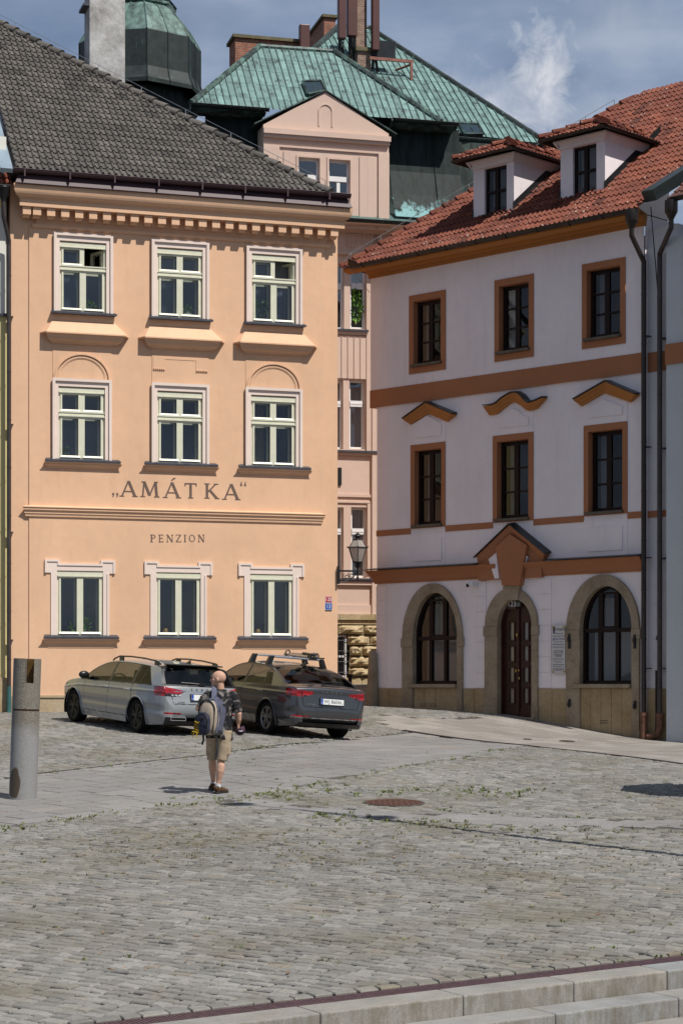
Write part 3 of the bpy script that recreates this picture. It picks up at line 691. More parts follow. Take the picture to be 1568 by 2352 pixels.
M_LEAF = leafmat('leaf', (0.05,0.13,0.02), (0.16,0.33,0.05)); M_LEAFD = leafmat('leaf_dark', (0.02,0.06,0.015), (0.07,0.17,0.035))
M_POT = simple('pot_white', (0.7,0.7,0.68), 0.4); M_POTB = simple('pot_brown', (0.22,0.10,0.05), 0.7); M_GOLD = simple('brass_vase', (0.42,0.26,0.10), 0.45, 0.5, vscale=30, var=.4)
def plant(fac, x, y, yl, h, w, n, size, label, seed, mat=None, pot=None, potr=.05, pothi=.07, droop=0.0):
    p = fac.M @ fac.at(x, y, yl); t = empty('potted_plant', p, 0, label, 'plant')
    mb = MB(); mb.lathe([(potr*.7, 0), (potr, pothi), (potr*1.06, pothi), (potr*.9, pothi-.005)], 14); mb.build('pot', pot or M_POTB, t, smooth=True)
    mb = MB(); leaves(mb, (0, 0, pothi+h*.5), (w/2, min(w/2, .08), h*.5), n, size, seed, droop=droop)
    for k in range(5): mb.att = .2; a = seed+k*1.3; mb.tube([(0, 0, pothi*.8), (w*.2*math.cos(a), .03*math.sin(a), pothi+h*.5), (w*.35*math.cos(a), .04*math.sin(a), pothi+h*.85)], .004, 5)
    mb.build('foliage', mat or M_LEAF, t, att=True, fix=False); return t
# ------------------------------------------------------------------ orange guesthouse
O = Fac((-7.65, 45.5), (7.56, 2.40), 0.9)
M_ORANGE = plaster('orange_plaster', (0.755,0.484,0.312), 0.07, 0.22, (0.50,0.30,0.18), patch=0.12, patchcol=(0.70,0.46,0.30))
M_TRIM = plaster('pale_pink_trim', (0.80,0.665,0.585), 0.05, 0.06, (0.55,0.38,0.3))
M_CREAM = simple('cream_window_paint', (0.68,0.67,0.52), 0.4, var=0.05)
M_PANE = glass('window_pane', (0.66,0.70,0.72), 1.3, 0.012, 0.04)
M_SILL = simple('grey_sheet_sill', (0.075,0.078,0.095), 0.45, 0.4, var=.25)
M_PURPLE = simple('purple_brown_sheet', (0.062,0.030,0.037), 0.55, 0.0, var=.12, vscale=3)
M_GREYTILE = tilemat('grey_roof_tile', (0.092,0.083,0.074), (0.142,0.128,0.113), (0.45,0.44,0.42), 0.66, (0.05,0.045,0.04))
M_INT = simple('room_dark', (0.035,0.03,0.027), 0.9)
def curtmat(name, c):
    m, nt, p = newmat(name); p.inputs['Base Color'].default_value = c+(1,); p.inputs['Roughness'].default_value = .9
    return m
M_CURT = curtmat('curtain_sheer', (0.20,0.21,0.24)); M_CURTD = curtmat('curtain_dark', (0.035,0.037,0.036)); M_CURTY = curtmat('curtain_yellow', (0.55,0.42,0.15))
M_LETTER = plaster('letter_paint', (0.165,0.115,0.095), 0.1)
M_SANDST = stone('sandstone_plinth', [(0.30,0.20,0.09), (0.42,0.32,0.20), (0.46,0.38,0.27)], 1.3, 25, 0.35)
oh = O.thing('guesthouse', 'orange plastered guesthouse with grey tiled hip roof and painted lettering', 'house')
uL, uR = O.u(24), O.u(775)
def avgz(f, pts, off): return sum(f.L(x, y, off)[1] for x, y in pts)/len(pts)
WIN = {}     # rows: name -> list of (x0,x1), top pts, bottom pts
rows = [('upper', [(137,243),(361,464),(578,678)], [(190,554),(412,573),(628,587.5)], [(190,717),(412,729),(628,746)]),
        ('middle', [(134,240),(361,464),(576,678)], [(187,891),(412,901),(627,908)], [(187,1056),(412,1064.5),(627,1073)]),
        ('ground', [(131,236),(359,460),(574,671.5)], [(183,1313),(410,1315),(622,1318.5)], [(183,1461.5),(410,1463),(622,1465)])]
holes = []; wins = []
for nm, xs, tp, bt in rows:
    zt = avgz(O, tp, .03); zb_ = avgz(O, bt, .03)
    for k, (a, b) in enumerate(xs):
        x0, x1 = O.u(a, .03), O.u(b, .03); wins.append((nm, k, x0, x1, zb_, zt)); holes.append(rect(x0, x1, zb_, zt))
zf_b = O.L(100, 475, .34)[1]; zf_t = O.L(100, 458, .34)[1]; zc_t = O.L(100, 424, .50)[1]; zd_b = O.L(100, 496, .27)[1]; zfr = O.L(100, 521, .06)[1]
ztop = zc_t+.1
mb = MB(); wall_face(mb, rect(uL, uR, -.6, ztop), holes, 0, .22)
D_ = 10.0
mb.quad((uR, 0, -.6), (uR, D_, -.6), (uR, D_, ztop), (uR, 0, ztop)); mb.quad((uL, 0, -.6), (uL, D_, -.6), (uL, D_, ztop), (uL, 0, ztop)); mb.quad((uL, D_, -.6), (uR, D_, -.6), (uR, D_, ztop), (uL, D_, ztop))
fx0, fx1 = O.u(67, .03), O.u(746, .03); zpl = O.L(110, 1598, .03)[1]
wall_face(mb, rect(fx0, fx1, zpl, zfr), holes, -.03, .04)
for a, b, c_, d_ in ((fx0, fx0, zpl, zfr), (fx1, fx1, zpl, zfr)): mb.quad((a, -.03, c_), (a, 0.002, c_), (a, 0.002, d_), (a, -.03, d_))
mb.quad((fx0, -.03, zfr), (fx1, -.03, zfr), (fx1, .002, zfr), (fx0, .002, zfr))
mb.build('wall', M_ORANGE, oh)
# interior shell
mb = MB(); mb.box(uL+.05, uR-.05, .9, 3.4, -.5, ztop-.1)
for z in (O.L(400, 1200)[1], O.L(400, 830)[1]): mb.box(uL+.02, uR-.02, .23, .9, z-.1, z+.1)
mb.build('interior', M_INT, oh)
# plinth
pt = O.L(110, 1597, .06)[1]
mb = MB(); x = fx0-.02; rr = random.Random(3)
while x < uR:
    w = rr.uniform(.8, 1.2); mb.box(x+.003, min(x+w, uR)-.003, -.055-rr.uniform(0, .01), 0.0, -.7, pt-.07); x += w
mb.box(fx0-.03, uR+.01, -.085, 0, pt-.066, pt)
mb.box(uL, fx0-.03, -.03, 0, -.7, pt-.02)
mb.build('plinth', M_SANDST, oh, bevel=.008)
# cornice with dentils
mb = MB(); cl = O.u(47, .34)+.34; crr = O.u(789, .34)-.34
hc_ = zc_t-zf_t; prof = [(.02, zf_b), (-.36, zf_b), (-.36, zf_t-.01), (-.385, zf_t), (-.385, zf_t+.02), (-.40, zf_t+.03)]+[(-.40-.115*math.sin(t*math.pi/2), zf_t+.03+(hc_-.05)*(1-math.cos(t*math.pi/2))) for t in (.15, .3, .45, .6, .75, .9, 1)]+[(-.515, zc_t), (.02, zc_t)]
mb.sweepx(prof, cl, crr, 1.0, 1.0)
prof2 = [(.02, zd_b-.03), (-.06, zd_b-.03), (-.09, zd_b), (-.09, zf_b-.002), (.02, zf_b-.002)]
mb.sweepx(prof2, cl+.02, crr-.02, 1, 1)
mb.sweepx([(.02, zfr-.02), (-.065, zfr-.02), (-.085, zfr+.02), (-.085, zfr+.06), (-.06, zfr+.075), (.02, zfr+.075)], cl+.05, fx1+.06, 1, 1)
mb.sweepx([(.02, zfr+.07), (-.05, zfr+.07), (-.05, zd_b-.03), (.02, zd_b-.03)], cl+.06, fx1+.05, 0, 0)
d0 = O.u(52, .27); d1 = O.u(767, .27); nd = 24; dw = .185
for k in range(nd):
    x = d0+(d1-d0)*k/(nd-1)
    if k: x -= dw*0.5
    mb.box(x, x+dw, -.315, -.088, zd_b+.012, zf_b-.003)
    mb.sweepx([(-.088, zd_b-.035), (-.22, zd_b-.035), (-.25, zd_b+.011), (-.088, zd_b+.011)], x+.02, x+dw-.02)
mb.build('cornice', M_ORANGE, oh)
# string course between ground and first floor
sz = avgz(O, [(60,1160),(745,1181)], .12); mb = MB(); s0, s1 = O.u(53, .12)+.12, O.u(747, .12)-.12
mb.sweepx([(-.02, sz-.235), (-.06, sz-.235), (-.07, sz-.17), (-.085, sz-.165), (-.085, sz-.125), (-.11, sz-.09), (-.12, sz-.085), (-.12, sz-.035), (-.14, sz-.03), (-.14, sz-.012), (-.03, sz+.02), (-.02, sz+.02)], s0, s1, 1, 1)
mb.build('string_course', M_ORANGE, oh)
# windows
def ledge(mb, x0, x1, z, proj=.17, steps=True):
    mb.sweepx([(-.02, z-.17), (-.05, z-.17), (-.065, z-.12), (-.10, z-.10), (-.11, z-.055), (-.135, z-.045), (-.135, z), (-.02, z)], x0, x1, 1, 1)
for nm, k, x0, x1, z0, z1 in wins:
    w = x1-x0; h = z1-z0; m = MB()
    yF = -.012
    frame_bars(m, x0+.002, x1-.002, z0+.002, z1-.002, .045, yF, .10, wt=.05, wb=.05)
    m.box(x0-.004, x1+.004, yF-.035, yF+.02, z1-.115, z1-.03); m.box(x0+.01, x1-.01, yF-.05, yF, z1-.135, z1-.118)
    tr = z0+h*.645 if nm != 'ground' else None
    cx = (x0+x1)/2
    if tr:
        m.box(x0+.01, x1-.01, yF-.03, .08, tr-.055, tr+.0); m.box(x0-.003, x1+.003, yF-.05, .06, tr-.085, tr-.058); m.box(x0-.003, x1+.003, yF-.045, .05, tr+.003, tr+.03)
    m.box(cx-.032, cx+.032, yF-.02, .075, z0+.04, z1-.13)
    cells = []
    zc = [(z0+.05, (tr-.085) if tr else z1-.125)] + ([(tr+.03, z1-.135)] if tr else [])
    for (ca, cb) in zc:
        for (xa, xb) in ((x0+.045, cx-.03), (cx+.03, x1-.045)): cells.append((xa, xb, ca, cb))
    opened = nm == 'upper' and k in (0, 2)
    pane = MB()
    for i, (xa, xb, ca, cb) in enumerate(cells):
        if opened and i == 3:      # sash swung inwards about its right edge
            q = MB(); frame_bars(q, -(xb-xa), 0, ca, cb, .05, -.02, .03); q.v = [tuple(Matrix.Translation((xb, .06, 0)) @ Matrix.Rotation(R(-62), 4, 'Z') @ Vector(p)) for p in q.v]
            m.add(q.v, q.f)
            q = MB(); frame_bars(q, -(xb-xa), 0, ca, cb, .05, -.02, .03); q.v = [tuple(Matrix.Translation((xb-.01, .22, 0)) @ Matrix.Rotation(R(-75), 4, 'Z') @ Vector(p)) for p in q.v]
            m.add(q.v, q.f)
            continue
        frame_bars(m, xa+.003, xb-.003, ca+.003, cb-.003, .04, yF-.022, .04)
        m.sweepx([(yF-.02, ca+.002), (yF-.045, ca+.006), (yF-.02, ca+.05)], xa+.002, xb-.002)
        pane.vq(xa+.04, xb-.04, .012, .018, ca+.04, cb-.04)
        frame_bars(m, xa+.03, xb-.03, ca+.01, cb-.01, .05, .17, .205)        # inner casement
        pane.vq(xa+.08, xb-.08, .185, .19, ca+.06, cb-.06)
    wo = m.build('window', M_CREAM, oh); pane.build('pane', M_PANE, wo)
    # surround
    s = MB()
    if nm != 'ground':
        xa, xb = x0-.115, x1+.13; za, zb2 = z0+.0, z1+.16
        oute = [(xa, za), (xa, zb2), (xb, zb2), (xb, za)]
        open_ring(s, oute, [(x0-.005, za), (x0-.005, z1+.01), (x1+.005, z1+.01), (x1+.005, za)], -.075, -.028)
        open_ring(s, [(xa-.03, za), (xa-.03, zb2+.03), (xb+.03, zb2+.03), (xb+.03, za)], [(xa+.035, za), (xa+.035, zb2-.035), (xb-.035, zb2-.035), (xb-.035, za)], -.115, -.074)
    else:
        e = .20; xa, xb = x0-.145, x1+.145; zb2 = z1+.17; ex = .075; ez = .085
        shape = [(xa, z0), (xa, z1-.03-.02), (xa-ex*1.9, z1-.05), (xa-ex*1.9, zb2+ez), (xa+e, zb2+ez), (xa+e, zb2), (xb-e, zb2), (xb-e, zb2+ez), (xb+ex*1.9, zb2+ez), (xb+ex*1.9, z1-.05), (xb, z1-.05), (xb, z0), (x1+.004, z0), (x1+.004, z1+.004), (x0-.004, z1+.004), (x0-.004, z0)]
        s.prism(shape, -.058, -.028)
        t = .05; ox = xa-ex*1.9
        for (a, b, c_, d_) in ((ox, ox+t, z1-.05, zb2+ez), (ox+t, xa+e, zb2+ez-t, zb2+ez), (xa+e-t, xa+e, zb2-t, zb2+ez-t), (xa+e, xb-e, zb2-t, zb2), (xb-e, xb-e+t, zb2-t, zb2+ez-t), (xb-e, xb+ex*1.9-t, zb2+ez-t, zb2+ez), (xb+ex*1.9-t, xb+ex*1.9, z1-.05, zb2+ez), (xb-t, xb, z0, z1-.05)):
            s.box(a, b, -.078, -.057, c_, d_)
    s.build('surround', M_TRIM, wo)
    s = MB(); sx0, sx1 = (x0-.19, x1+.21) if nm == 'upper' else (x0-.29, x1+.33)
    s.add([(sx0, -.03, z0+.035), (sx1, -.03, z0+.035), (sx1+.03, -.165, z0-.015), (sx0-.03, -.165, z0-.015), (sx0-.03, -.165, z0-.055), (sx1+.03, -.165, z0-.055), (sx0, -.03, z0-.055), (sx1, -.03, z0-.055)], [(0,1,2,3),(3,2,5,4),(4,5,7,6),(0,3,4,6),(1,7,5,2)])
    s.box(x0-.01, x1+.01, -.03, .02, z0-.03, z0+.005)
    s.build('sill', M_SILL, wo)
    c = MB(); mc = M_CURT
    if nm == 'upper': curtain_mesh(c, x0+.03, cx-.12 if k else cx-.05, z0+.02, z1, .32, 9, .02, k); mc = M_CURT; curtain_mesh(c, cx+.15, x1-.02, z0+.02, z1, .34, 8, .02, k+9) if k == 2 else None
    elif nm == 'middle':
        mc = M_CURTD if k < 2 else M_CURTY; curtain_mesh(c, x0+.2, x0+.42, z0, z1, .4, 4, .03, k)
        if k == 1: curtain_mesh(c, cx+.1, x1-.05, z0, z1, .4, 6, .03, k+4)
    else: mc = M_CURTD; curtain_mesh(c, cx+.13, x1-.05, z0, z1, .4, 6, .03, k+20); curtain_mesh(c, x0+.1, x0+.3, z0, z1, .45, 4, .03, k+20)
    c.build('curtain', mc, wo, smooth='all', fix=False)
# mouldings under windows
mb = MB()
zl = avgz(O, [(192,762),(415,776),(630,788)], .30)     # front edge of the sloping hoods above the first floor windows
for nm, k, x0, x1, z0, z1 in wins:
    if nm != 'upper': 
        x0b, x1b = x0-.22, x1+.26
        mb.sweepx([(-.02, z0-.20), (-.06, z0-.20), (-.075, z0-.155), (-.115, z0-.125), (-.12, z0-.09), (-.15, z0-.08), (-.15, z0-.056), (-.02, z0-.056)], x0b, x1b, 1, 1)
        if nm == 'ground': mb.box(x0b, x1b, -.04, -.02, z0-.27, z0-.2)
        continue
    hx0, hx1 = x0-.06, x1+.06; pj = .27; zt_ = zl+.30
    B = [(hx0-.10, -.03, zt_), (hx1+.14, -.03, zt_), (hx1+.36, -pj, zl), (hx0-.28, -pj, zl)]
    mb.add(B+[(hx0-.28, -pj, zl-.03), (hx1+.36, -pj, zl-.03), (hx0-.40, -.03, zl-.03), (hx1+.48, -.03, zl-.03), (hx0-.40, -.03, zl), (hx1+.48, -.03, zl)], [(0,1,2,3),(3,2,5,4),(4,5,7,6),(0,3,8),(8,3,4,6),(1,9,2),(2,9,7,5)])
    mb.sweepx([(-.02, zl-.235), (-.09, zl-.235), (-.10, zl-.20), (-.17, zl-.165), (-.185, zl-.135), (-.19, zl-.125), (-.19, zl-.105), (-.20, zl-.10), (-.235, zl-.03), (-.02, zl-.03)], hx0-.06, hx1+.12, 1, 1)
mb.build('window_hood', M_ORANGE, oh)
mb = MB(); mids = [w for w in wins if w[0] == 'middle']
for nm, k, x0, x1, z0, z1 in mids:
    px0, px1 = x0-.13, x1+.16; zt_ = zl-.20; zb2 = z1+.19
    mb.box(px0, px1, -.042, -.028, zb2, zt_)
    cx = (px0+px1)/2
    if k != 1:
        rr_ = (px1-px0)/2-.01; hh = avgz(O, [(187,809),(628,833)], .05)-zb2
        for (ra, rb, y) in ((1.0, .93, -.068), (.955, .91, -.085), (.86, .80, -.062), (.80, .765, -.052)):
            A = [math.pi*i/28 for i in range(29)]
            open_ring(mb, [(cx+rr_*ra*math.cos(a), zb2+hh*ra*math.sin(a)) for a in A], [(cx+rr_*rb*math.cos(a), zb2+hh*rb*math.sin(a)) for a in A], y, -.040)
    else:
        zt3 = zb2+.62
        for (a, b) in ((px0+.03, px0+.31), (px1-.31, px1-.03)):
            mb.box(a, b, -.052, -.040, zt3-.28, zt3)
            for i in range(6): q = a+.02+i*(b-a-.04)/5; mb.ell((q, -.055, zt3-.30), (.022, .02, .03), 8, 6)
        mb.box(px0+.31, px1-.31, -.050, -.040, zt3-.06, zt3)
mb.build('relief_moulding', M_ORANGE, oh)
# lettering
mb = MB(); yl = -.0315
def let(ch, xa, xb, ya, yb, off=.033):
    x0, zt_ = O.L(xa, ya, off); x1, zb2 = O.L(xb, yb, off); h = zt_-zb2
    if ch in '\u201e\u201c': glyph(mb, ch, x0, (zb2+zt_)/2, .40, yl); return
    hh = h if ch != '\u00c1' else h
    glyph(mb, ch, x0, zb2, hh, yl, .004, (x1-x0)/(GL['A' if ch == '\u00c1' else ch][0]*hh))
o_ = lambda x: x/1.951
for ch, xa, xb, ya, yb in (('A',543,612,137,210),('M',632,712,140,212),('\u00c1',738,806,143,216),('T',830,882,147,217),('K',918,980,149,219),('A',1003,1072,151,224)):
    let(ch, o_(xa)-3, o_(xb)+1, 1033.5+o_(ya), 1033.5+o_(yb))
let('\u201e', o_(498), o_(525), 1033.5+o_(180), 1033.5+o_(214)); let('\u201c', o_(1072), o_(1100), 1033.5+o_(146), 1033.5+o_(168))
for ch, xa, xb in (('P',672,702),('E',710,734),('N',744,778),('Z',786,814),('I',822,836),('O',844,876),('N',885,918)):
    let(ch, o_(xa), o_(xb), 1033.5+o_(379), 1033.5+o_(413))
mb.build('lettering', M_LETTER, oh, fix=False)
# gutter, skirt, roof
zg = avgz(O, [(100,392),(700,447)], .62)
mb = MB(); g0, g1_ = O.u(28, .62), O.u(806, .62)
half_gutter(mb, (g0, -.565, zg+.06), (g1_, -.565, zg+.06), .088)
for k in range(9):
    x = g0+.28+k*1.03
    if x < g1_: mb.box(x-.017, x+.017, -.655, -.64, zg-.10, zg+.05); mb.tube([(x, -.56+.083*math.cos(a), zg+.06-.083*math.sin(a)) for a in [math.pi*i/8 for i in range(9)]], .012, 5); mb.box(x-.017, x+.017, -.655, -.52, zg-.11, zg-.10)
mb.build('gutter', M_PURPLE, oh, smooth=40)
mb = MB(); mb.sweepx([(-.45, zc_t-.006), (-.565, zc_t-.016), (-.575, zc_t+.0), (-.47, zg+.01), (-.36, zg+.01), (-.36, zc_t-.006)], O.u(42, .5)+.5, O.u(800, .5)-.5, 1, 1)
mb.build('eaves_flashing', M_PURPLE, oh)
TP = math.tan(R(38)); zE = zg+.06; ye = -.60
nrm = Vector((0, -math.sin(R(38)), math.cos(R(38)))); Or = Vector((0, ye, zE)); Vr = Vector((0, math.cos(R(38)), math.sin(R(38))))
def rp(x, y): p = O.onplane(x, y, Or, nrm); return (p.x, (p-Or).dot(Vr)), p
(ha, hA), (hb, hB) = rp(764, 446), rp(0, 54)
sl = (hb[1]-ha[1])/(hb[0]-ha[0]); ua0 = ha[0]-ha[1]/sl; uEnd = .12; sEnd = (uEnd-ua0)*sl
poly = [(uEnd, 0), (ua0+.03, 0), (uEnd, sEnd)]
hipA = Or+Vector((ua0, 0, 0)); hipB = Or+Vector((uEnd, 0, 0))+Vr*sEnd; hd = (hipB-hipA)
cutn = hd.cross(nrm); cutn = cutn if cutn.x > 0 else -cutn
tile_roof('roof', oh, Or, (1,0,0), Vr, poly, .30, .33, M_GREYTILE, .050, .034, 11, sag=.0018, cuts=[(hipA, cutn), (Vector((uEnd, 0, 0)), (-1, 0, 0))])
mb = MB(); dn = nrm*-.03
mb.poly([Or+Vector((uEnd,0,0))+dn, hipA+dn, hipB+dn]); yb_ = D_+.4
back = Vector((hipA.x, yb_, zE)); mb.poly([hipA+dn, back, hipB+dn]); mb.poly([hipB+dn, back, Vector((uEnd, yb_, zE))]); mb.poly([Or+Vector((uEnd,0,0))+dn, hipB+dn, Vector((uEnd, yb_, zE))])
mb.poly([(uEnd, ye, zE-.05), (hipA.x, ye, zE-.05), (hipA.x, yb_, zE-.05), (uEnd, yb_, zE-.05)])
mb.build('roof_deck', M_SILL, oh)
ridge_caps('ridge_tile', oh, hipA, hipB, M_GREYTILE, .115, .40, 5, up=nrm)
# conductor wire along the hip
M_WIRE = simple('wire', (0.30,0.31,0.32), .4, .6); mb = MB(); q = []
for i in range(0, 9):
    t = i/8; p = hipA.lerp(hipB, t*.98+.01)+Vector((0, 0, .10)); mb.tube([p-Vector((0,0,.08)), p+Vector((0,0,.14))], .010, 5); q.append(p+Vector((0,0,.14)))
mb.tube(q, .006, 5); mb.build('conductor_wire', M_WIRE, oh)
# whitewashed chimney behind the hip
M_WHITEW = stone('whitewash_weathered', [(0.17,0.165,0.155), (0.36,0.35,0.335), (0.50,0.49,0.475), (0.56,0.55,0.535)], 1.7, 9, .5)
yc = (O.onplane(245, 175, Or, nrm)).y+.8; c0 = O.at(206, 160, yc); c1 = O.at(287, 160, yc)
mb = MB(); mb.box(c0.x, c1.x, yc, yc+.75, c1.z-2.2, c1.z+2.6); mb.build('chimney', M_WHITEW, oh)
mb = MB(); mb.box(c0.x-.05, c1.x+.05, yc-.05, yc+.8, c1.z+2.6, c1.z+2.72)
p_ = O.at(200, 5, yc); mb.box(c0.x-.16, c0.x-.0, yc+.02, yc+.7, p_.z-.06, p_.z+.0); mb.build('chimney_cap', M_SILL, oh)
# number plates on the facade
def plate(name, label, cat, x0, x1, y0, y1, col, txt, rim=(.8,.8,.8)):
    u0, z1 = O.L(x0, y0, .01); u1, z0 = O.L(x1, y1, .01); t = empty(name, O.M @ Vector(((u0+u1)/2, -.01, z0)), O.ang, label, cat)
    w = (u1-u0)/2; h = z1-z0; mb = MB(); mb.box(-w, w, -.015, .009, 0, h); mb.build('plate', simple(name+'_enamel', col, .25, var=.03), t, bevel=.004)
    mw = simple('white_enamel', rim, .3, var=.02); mb = MB(); frame_bars(mb, -w+.006, w-.006, .006, h-.006, .006, -.017, -.0152); mb.build('border', mw, t)
    text_mesh('digits', txt, h*.78, mw, t, facing(0, -.0165, h*.5) @ Matrix.Scale(.92, 4, (1,0,0)), .001)
plate('house_number_sign', 'small red enamel number plate reading 120 on the orange wall', 'sign', 745, 762.5, 1369.5, 1385, (0.42,0.01,0.02), '120')
plate('house_number_sign', 'small blue enamel number plate reading 13 under the red one', 'sign', 745, 762.5, 1385.8, 1401.5, (0.015,0.08,0.36), '13')
# window plants and vases
yw = .11
W_ = {(w[0], w[1]): w for w in wins}
def wplant(row, k, x, h, w, n, size, label, seed, **kw):
    zt = W_[(row, k)][4]+.05; p = O.at(x, 1000, yw); t = plant(O, x, 1000, yw, h, w, n, size, label, seed, **kw); q = O.M @ Vector((p.x, yw, zt)); t.location = q; return t
wplant('ground', 0, 196, .32, .24, 55, .085, 'bushy pale green houseplant in the left ground floor guesthouse window', 1)
wplant('ground', 0, 164, .14, .14, 16, .09, 'small spiky green seedling in the left ground floor guesthouse window', 2)
wplant('middle', 0, 146, .22, .22, 40, .08, 'leafy green houseplant in the left first floor guesthouse window', 3, mat=M_LEAFD)
wplant('upper', 1, 430, .16, .2, 24, .07, 'houseplant in a white pot in the middle top floor guesthouse window', 4, pot=M_POT, potr=.1, pothi=.1)
wplant('upper', 2, 597, .5, .3, 70, .08, 'tall dark houseplant in the right top floor guesthouse window', 5, mat=M_LEAFD)
wplant('upper', 0, 207, .16, .3, 26, .10, 'broad leaved houseplant in the left top floor guesthouse window', 6)
wplant('ground', 1, 418, .2, .12, 18, .06, 'thin trailing houseplant in the middle ground floor guesthouse window', 7, mat=M_LEAFD)
wplant('ground', 2, 631, .12, .14, 16, .06, 'little flowering houseplant in the right ground floor guesthouse window', 8)
for x, k, lab in ((380, 1, 'small brass coloured pot in the middle ground floor window'), (592, 2, 'small brass coloured pot in the right ground floor window')):
    p = O.at(x, 1000, yw); mb = MB(); mb.lathe([(.045, 0), (.07, .03), (.068, .10), (.05, .14), (.06, .16), (.05, .155)], 16)
    o = mb.build('brass_pot', M_GOLD, smooth=True); o.location = O.M @ Vector((p.x, yw, W_[('ground', k)][4]+.05)); tag(o, lab, 'pot')
# wall lantern on the corner bracket
M_IRON = simple('black_iron', (0.018,0.018,0.02), .45, .3, var=.3); M_LGLASS = glass('lantern_glass', (0.62,0.56,0.50), 1.0, .15)
def frost(name, c):
    m, nt, p = newmat(name); p.inputs['Base Color'].default_value = c+(1,); p.inputs['Roughness'].default_value = .25; p.inputs['Transmission Weight'].default_value = .55; return m
M_FROST = frost('frosted_glass', (0.62,0.55,0.49))
yl_ = -.05; pc = O.at(821, 1300, yl_); lt = O.at(821, 1222, yl_); lb = O.at(821, 1332, yl_); top, bot = lt.z, lb.z; lam = empty('street_lamp', O.M @ Vector((pc.x, yl_, bot)), O.ang, 'black iron wall lantern on a scrolled bracket at the orange corner', 'street lamp')
def lz(y): return O.at(821, y, yl_).z-bot
mb = MB(); n6 = 6
rM, zM = .235, lz(1258); rT, zT = .115, lz(1240.5); rB, zB = .125, lz(1291)
hx = lambda r, z, k: (r*math.cos(math.pi/3*k+.25), r*math.sin(math.pi/3*k+.25), z)
for k in range(6):
    mb.tube([hx(rB, zB, k), hx(rM, zM, k), hx(rT, zT, k)], .012, 5); mb.tube([hx(rM, zM, k), hx(rM, zM, k+1)], .016, 5); mb.tube([hx(rB, zB, k), hx(rB, zB, k+1)], .012, 5); mb.tube([hx(rT, zT, k), hx(rT, zT, k+1)], .014, 5)
    mb.tube([hx(rM*1.18, zM+.01, k), hx(rM, zM, k)], .01, 5); mb.ell(hx(rM*1.2, zM+.015, k), (.014,)*3, 6, 4)
    mb.tube([hx(.11, zB, k), hx(.10, zB-.06, k), hx(.055, zB-.12, k), hx(.03, zB-.13, k)], .009, 5)
mb.lathe([(.118, zT), (.09, zT+.03), (.05, zT+.045), (.055, zT+.07), (.10, lz(1231.5)), (.095, lz(1230.5)), (.05, lz(1226)), (.015, lz(1224)), (.018, lz(1223)), (.002, lz(1221.5))], 14)
mb.lathe([(.01, 0), (.03, .02), (.03, .05), (.022, .08), (.022, lz(1306)), (.035, lz(1303)), (.07, zB-.03), (.07, zB)], 12)
mb.build('lantern_frame', M_IRON, lam, smooth=40)
mb = MB()
for k in range(6):
    mb.quad(hx(rB, zB, k), hx(rB, zB, k+1), hx(rM, zM, k+1), hx(rM, zM, k)); mb.quad(hx(rM, zM, k), hx(rM, zM, k+1), hx(rT, zT, k+1), hx(rT, zT, k))
mb.build('lantern_pane', M_FROST, lam)
mb = MB(); zb2 = lz(1312); xw = uR-pc.x
mb.box(xw-.01, .03, -.02, .02, zb2-.022, zb2+.022); mb.box(xw-.012, xw+.03, -.05, .05, lz(1342), zb2+.12)
for (cx, cz, r0) in ((-.17, -.11, .075), (-.28, -.15, .10), (-.06, -.07, .04)):
    mb.tube([(cx+r0*(1-t/26)*math.cos(t*.45+2.2), 0, zb2+cz+r0*(1-t/26)*math.sin(t*.45+2.2)) for t in range(22)], .011, 5)
mb.tube([(-.02, 0, zb2-.02), (-.10, 0, zb2-.14), (-.22, 0, zb2-.22), (xw+.02, 0, zb2-.30)], .014, 6)
mb.build('bracket', M_IRON, lam, smooth=40)
# ------------------------------------------------------------------ white corner house on the right
W = Fac((0.74, 49.04), (0.719, -0.695), 0.40)
M_WHITE = plaster('pale_lilac_plaster', (0.815,0.745,0.755), 0.06, 0.22, (0.42,0.35,0.33))
M_OCHRE = plaster('orange_brown_trim', (0.37,0.160,0.080), 0.06, 0.10, (0.25,0.11,0.06))
M_OCHRE2 = plaster('ochre_cornice', (0.41,0.175,0.058), 0.06, 0.12, (0.28,0.12,0.05))
M_BROWNW = simple('dark_brown_wood', (0.014,0.006,0.005), .55, spec=.2, var=.25, vscale=3)
M_PANE2 = glass('window_pane_dark', (0.62,0.62,0.62), 0.7, 0.012, 0.04)
M_REDTILE = tilemat('red_roof_tile', (0.145,0.037,0.021), (0.232,0.066,0.036), (0.50,0.44,0.38), 0.635, (0.13,0.035,0.02))
M_DKSHEET = simple('dark_sheet_metal', (0.030,0.033,0.036), .35, .5, var=.25, vscale=3)
M_BRSHEET = simple('dark_brown_gutter', (0.028,0.021,0.018), .4, .3, var=.25, vscale=4)
M_ARCHST = stone('arch_sandstone', [(0.20,0.155,0.105), (0.31,0.245,0.17), (0.38,0.32,0.245)], 1.8, 22, .5)
M_PANELST = stone('sandstone_panel', [(0.25,0.17,0.075), (0.37,0.275,0.16), (0.42,0.34,0.22)], .8, 18, .25)
wh = W.thing('corner_house', 'white three storey corner house with orange brown trim and red tiled roof', 'house')
uA0 = W.u(865.5); uA1 = W.u(853); uB = W.u(1481)
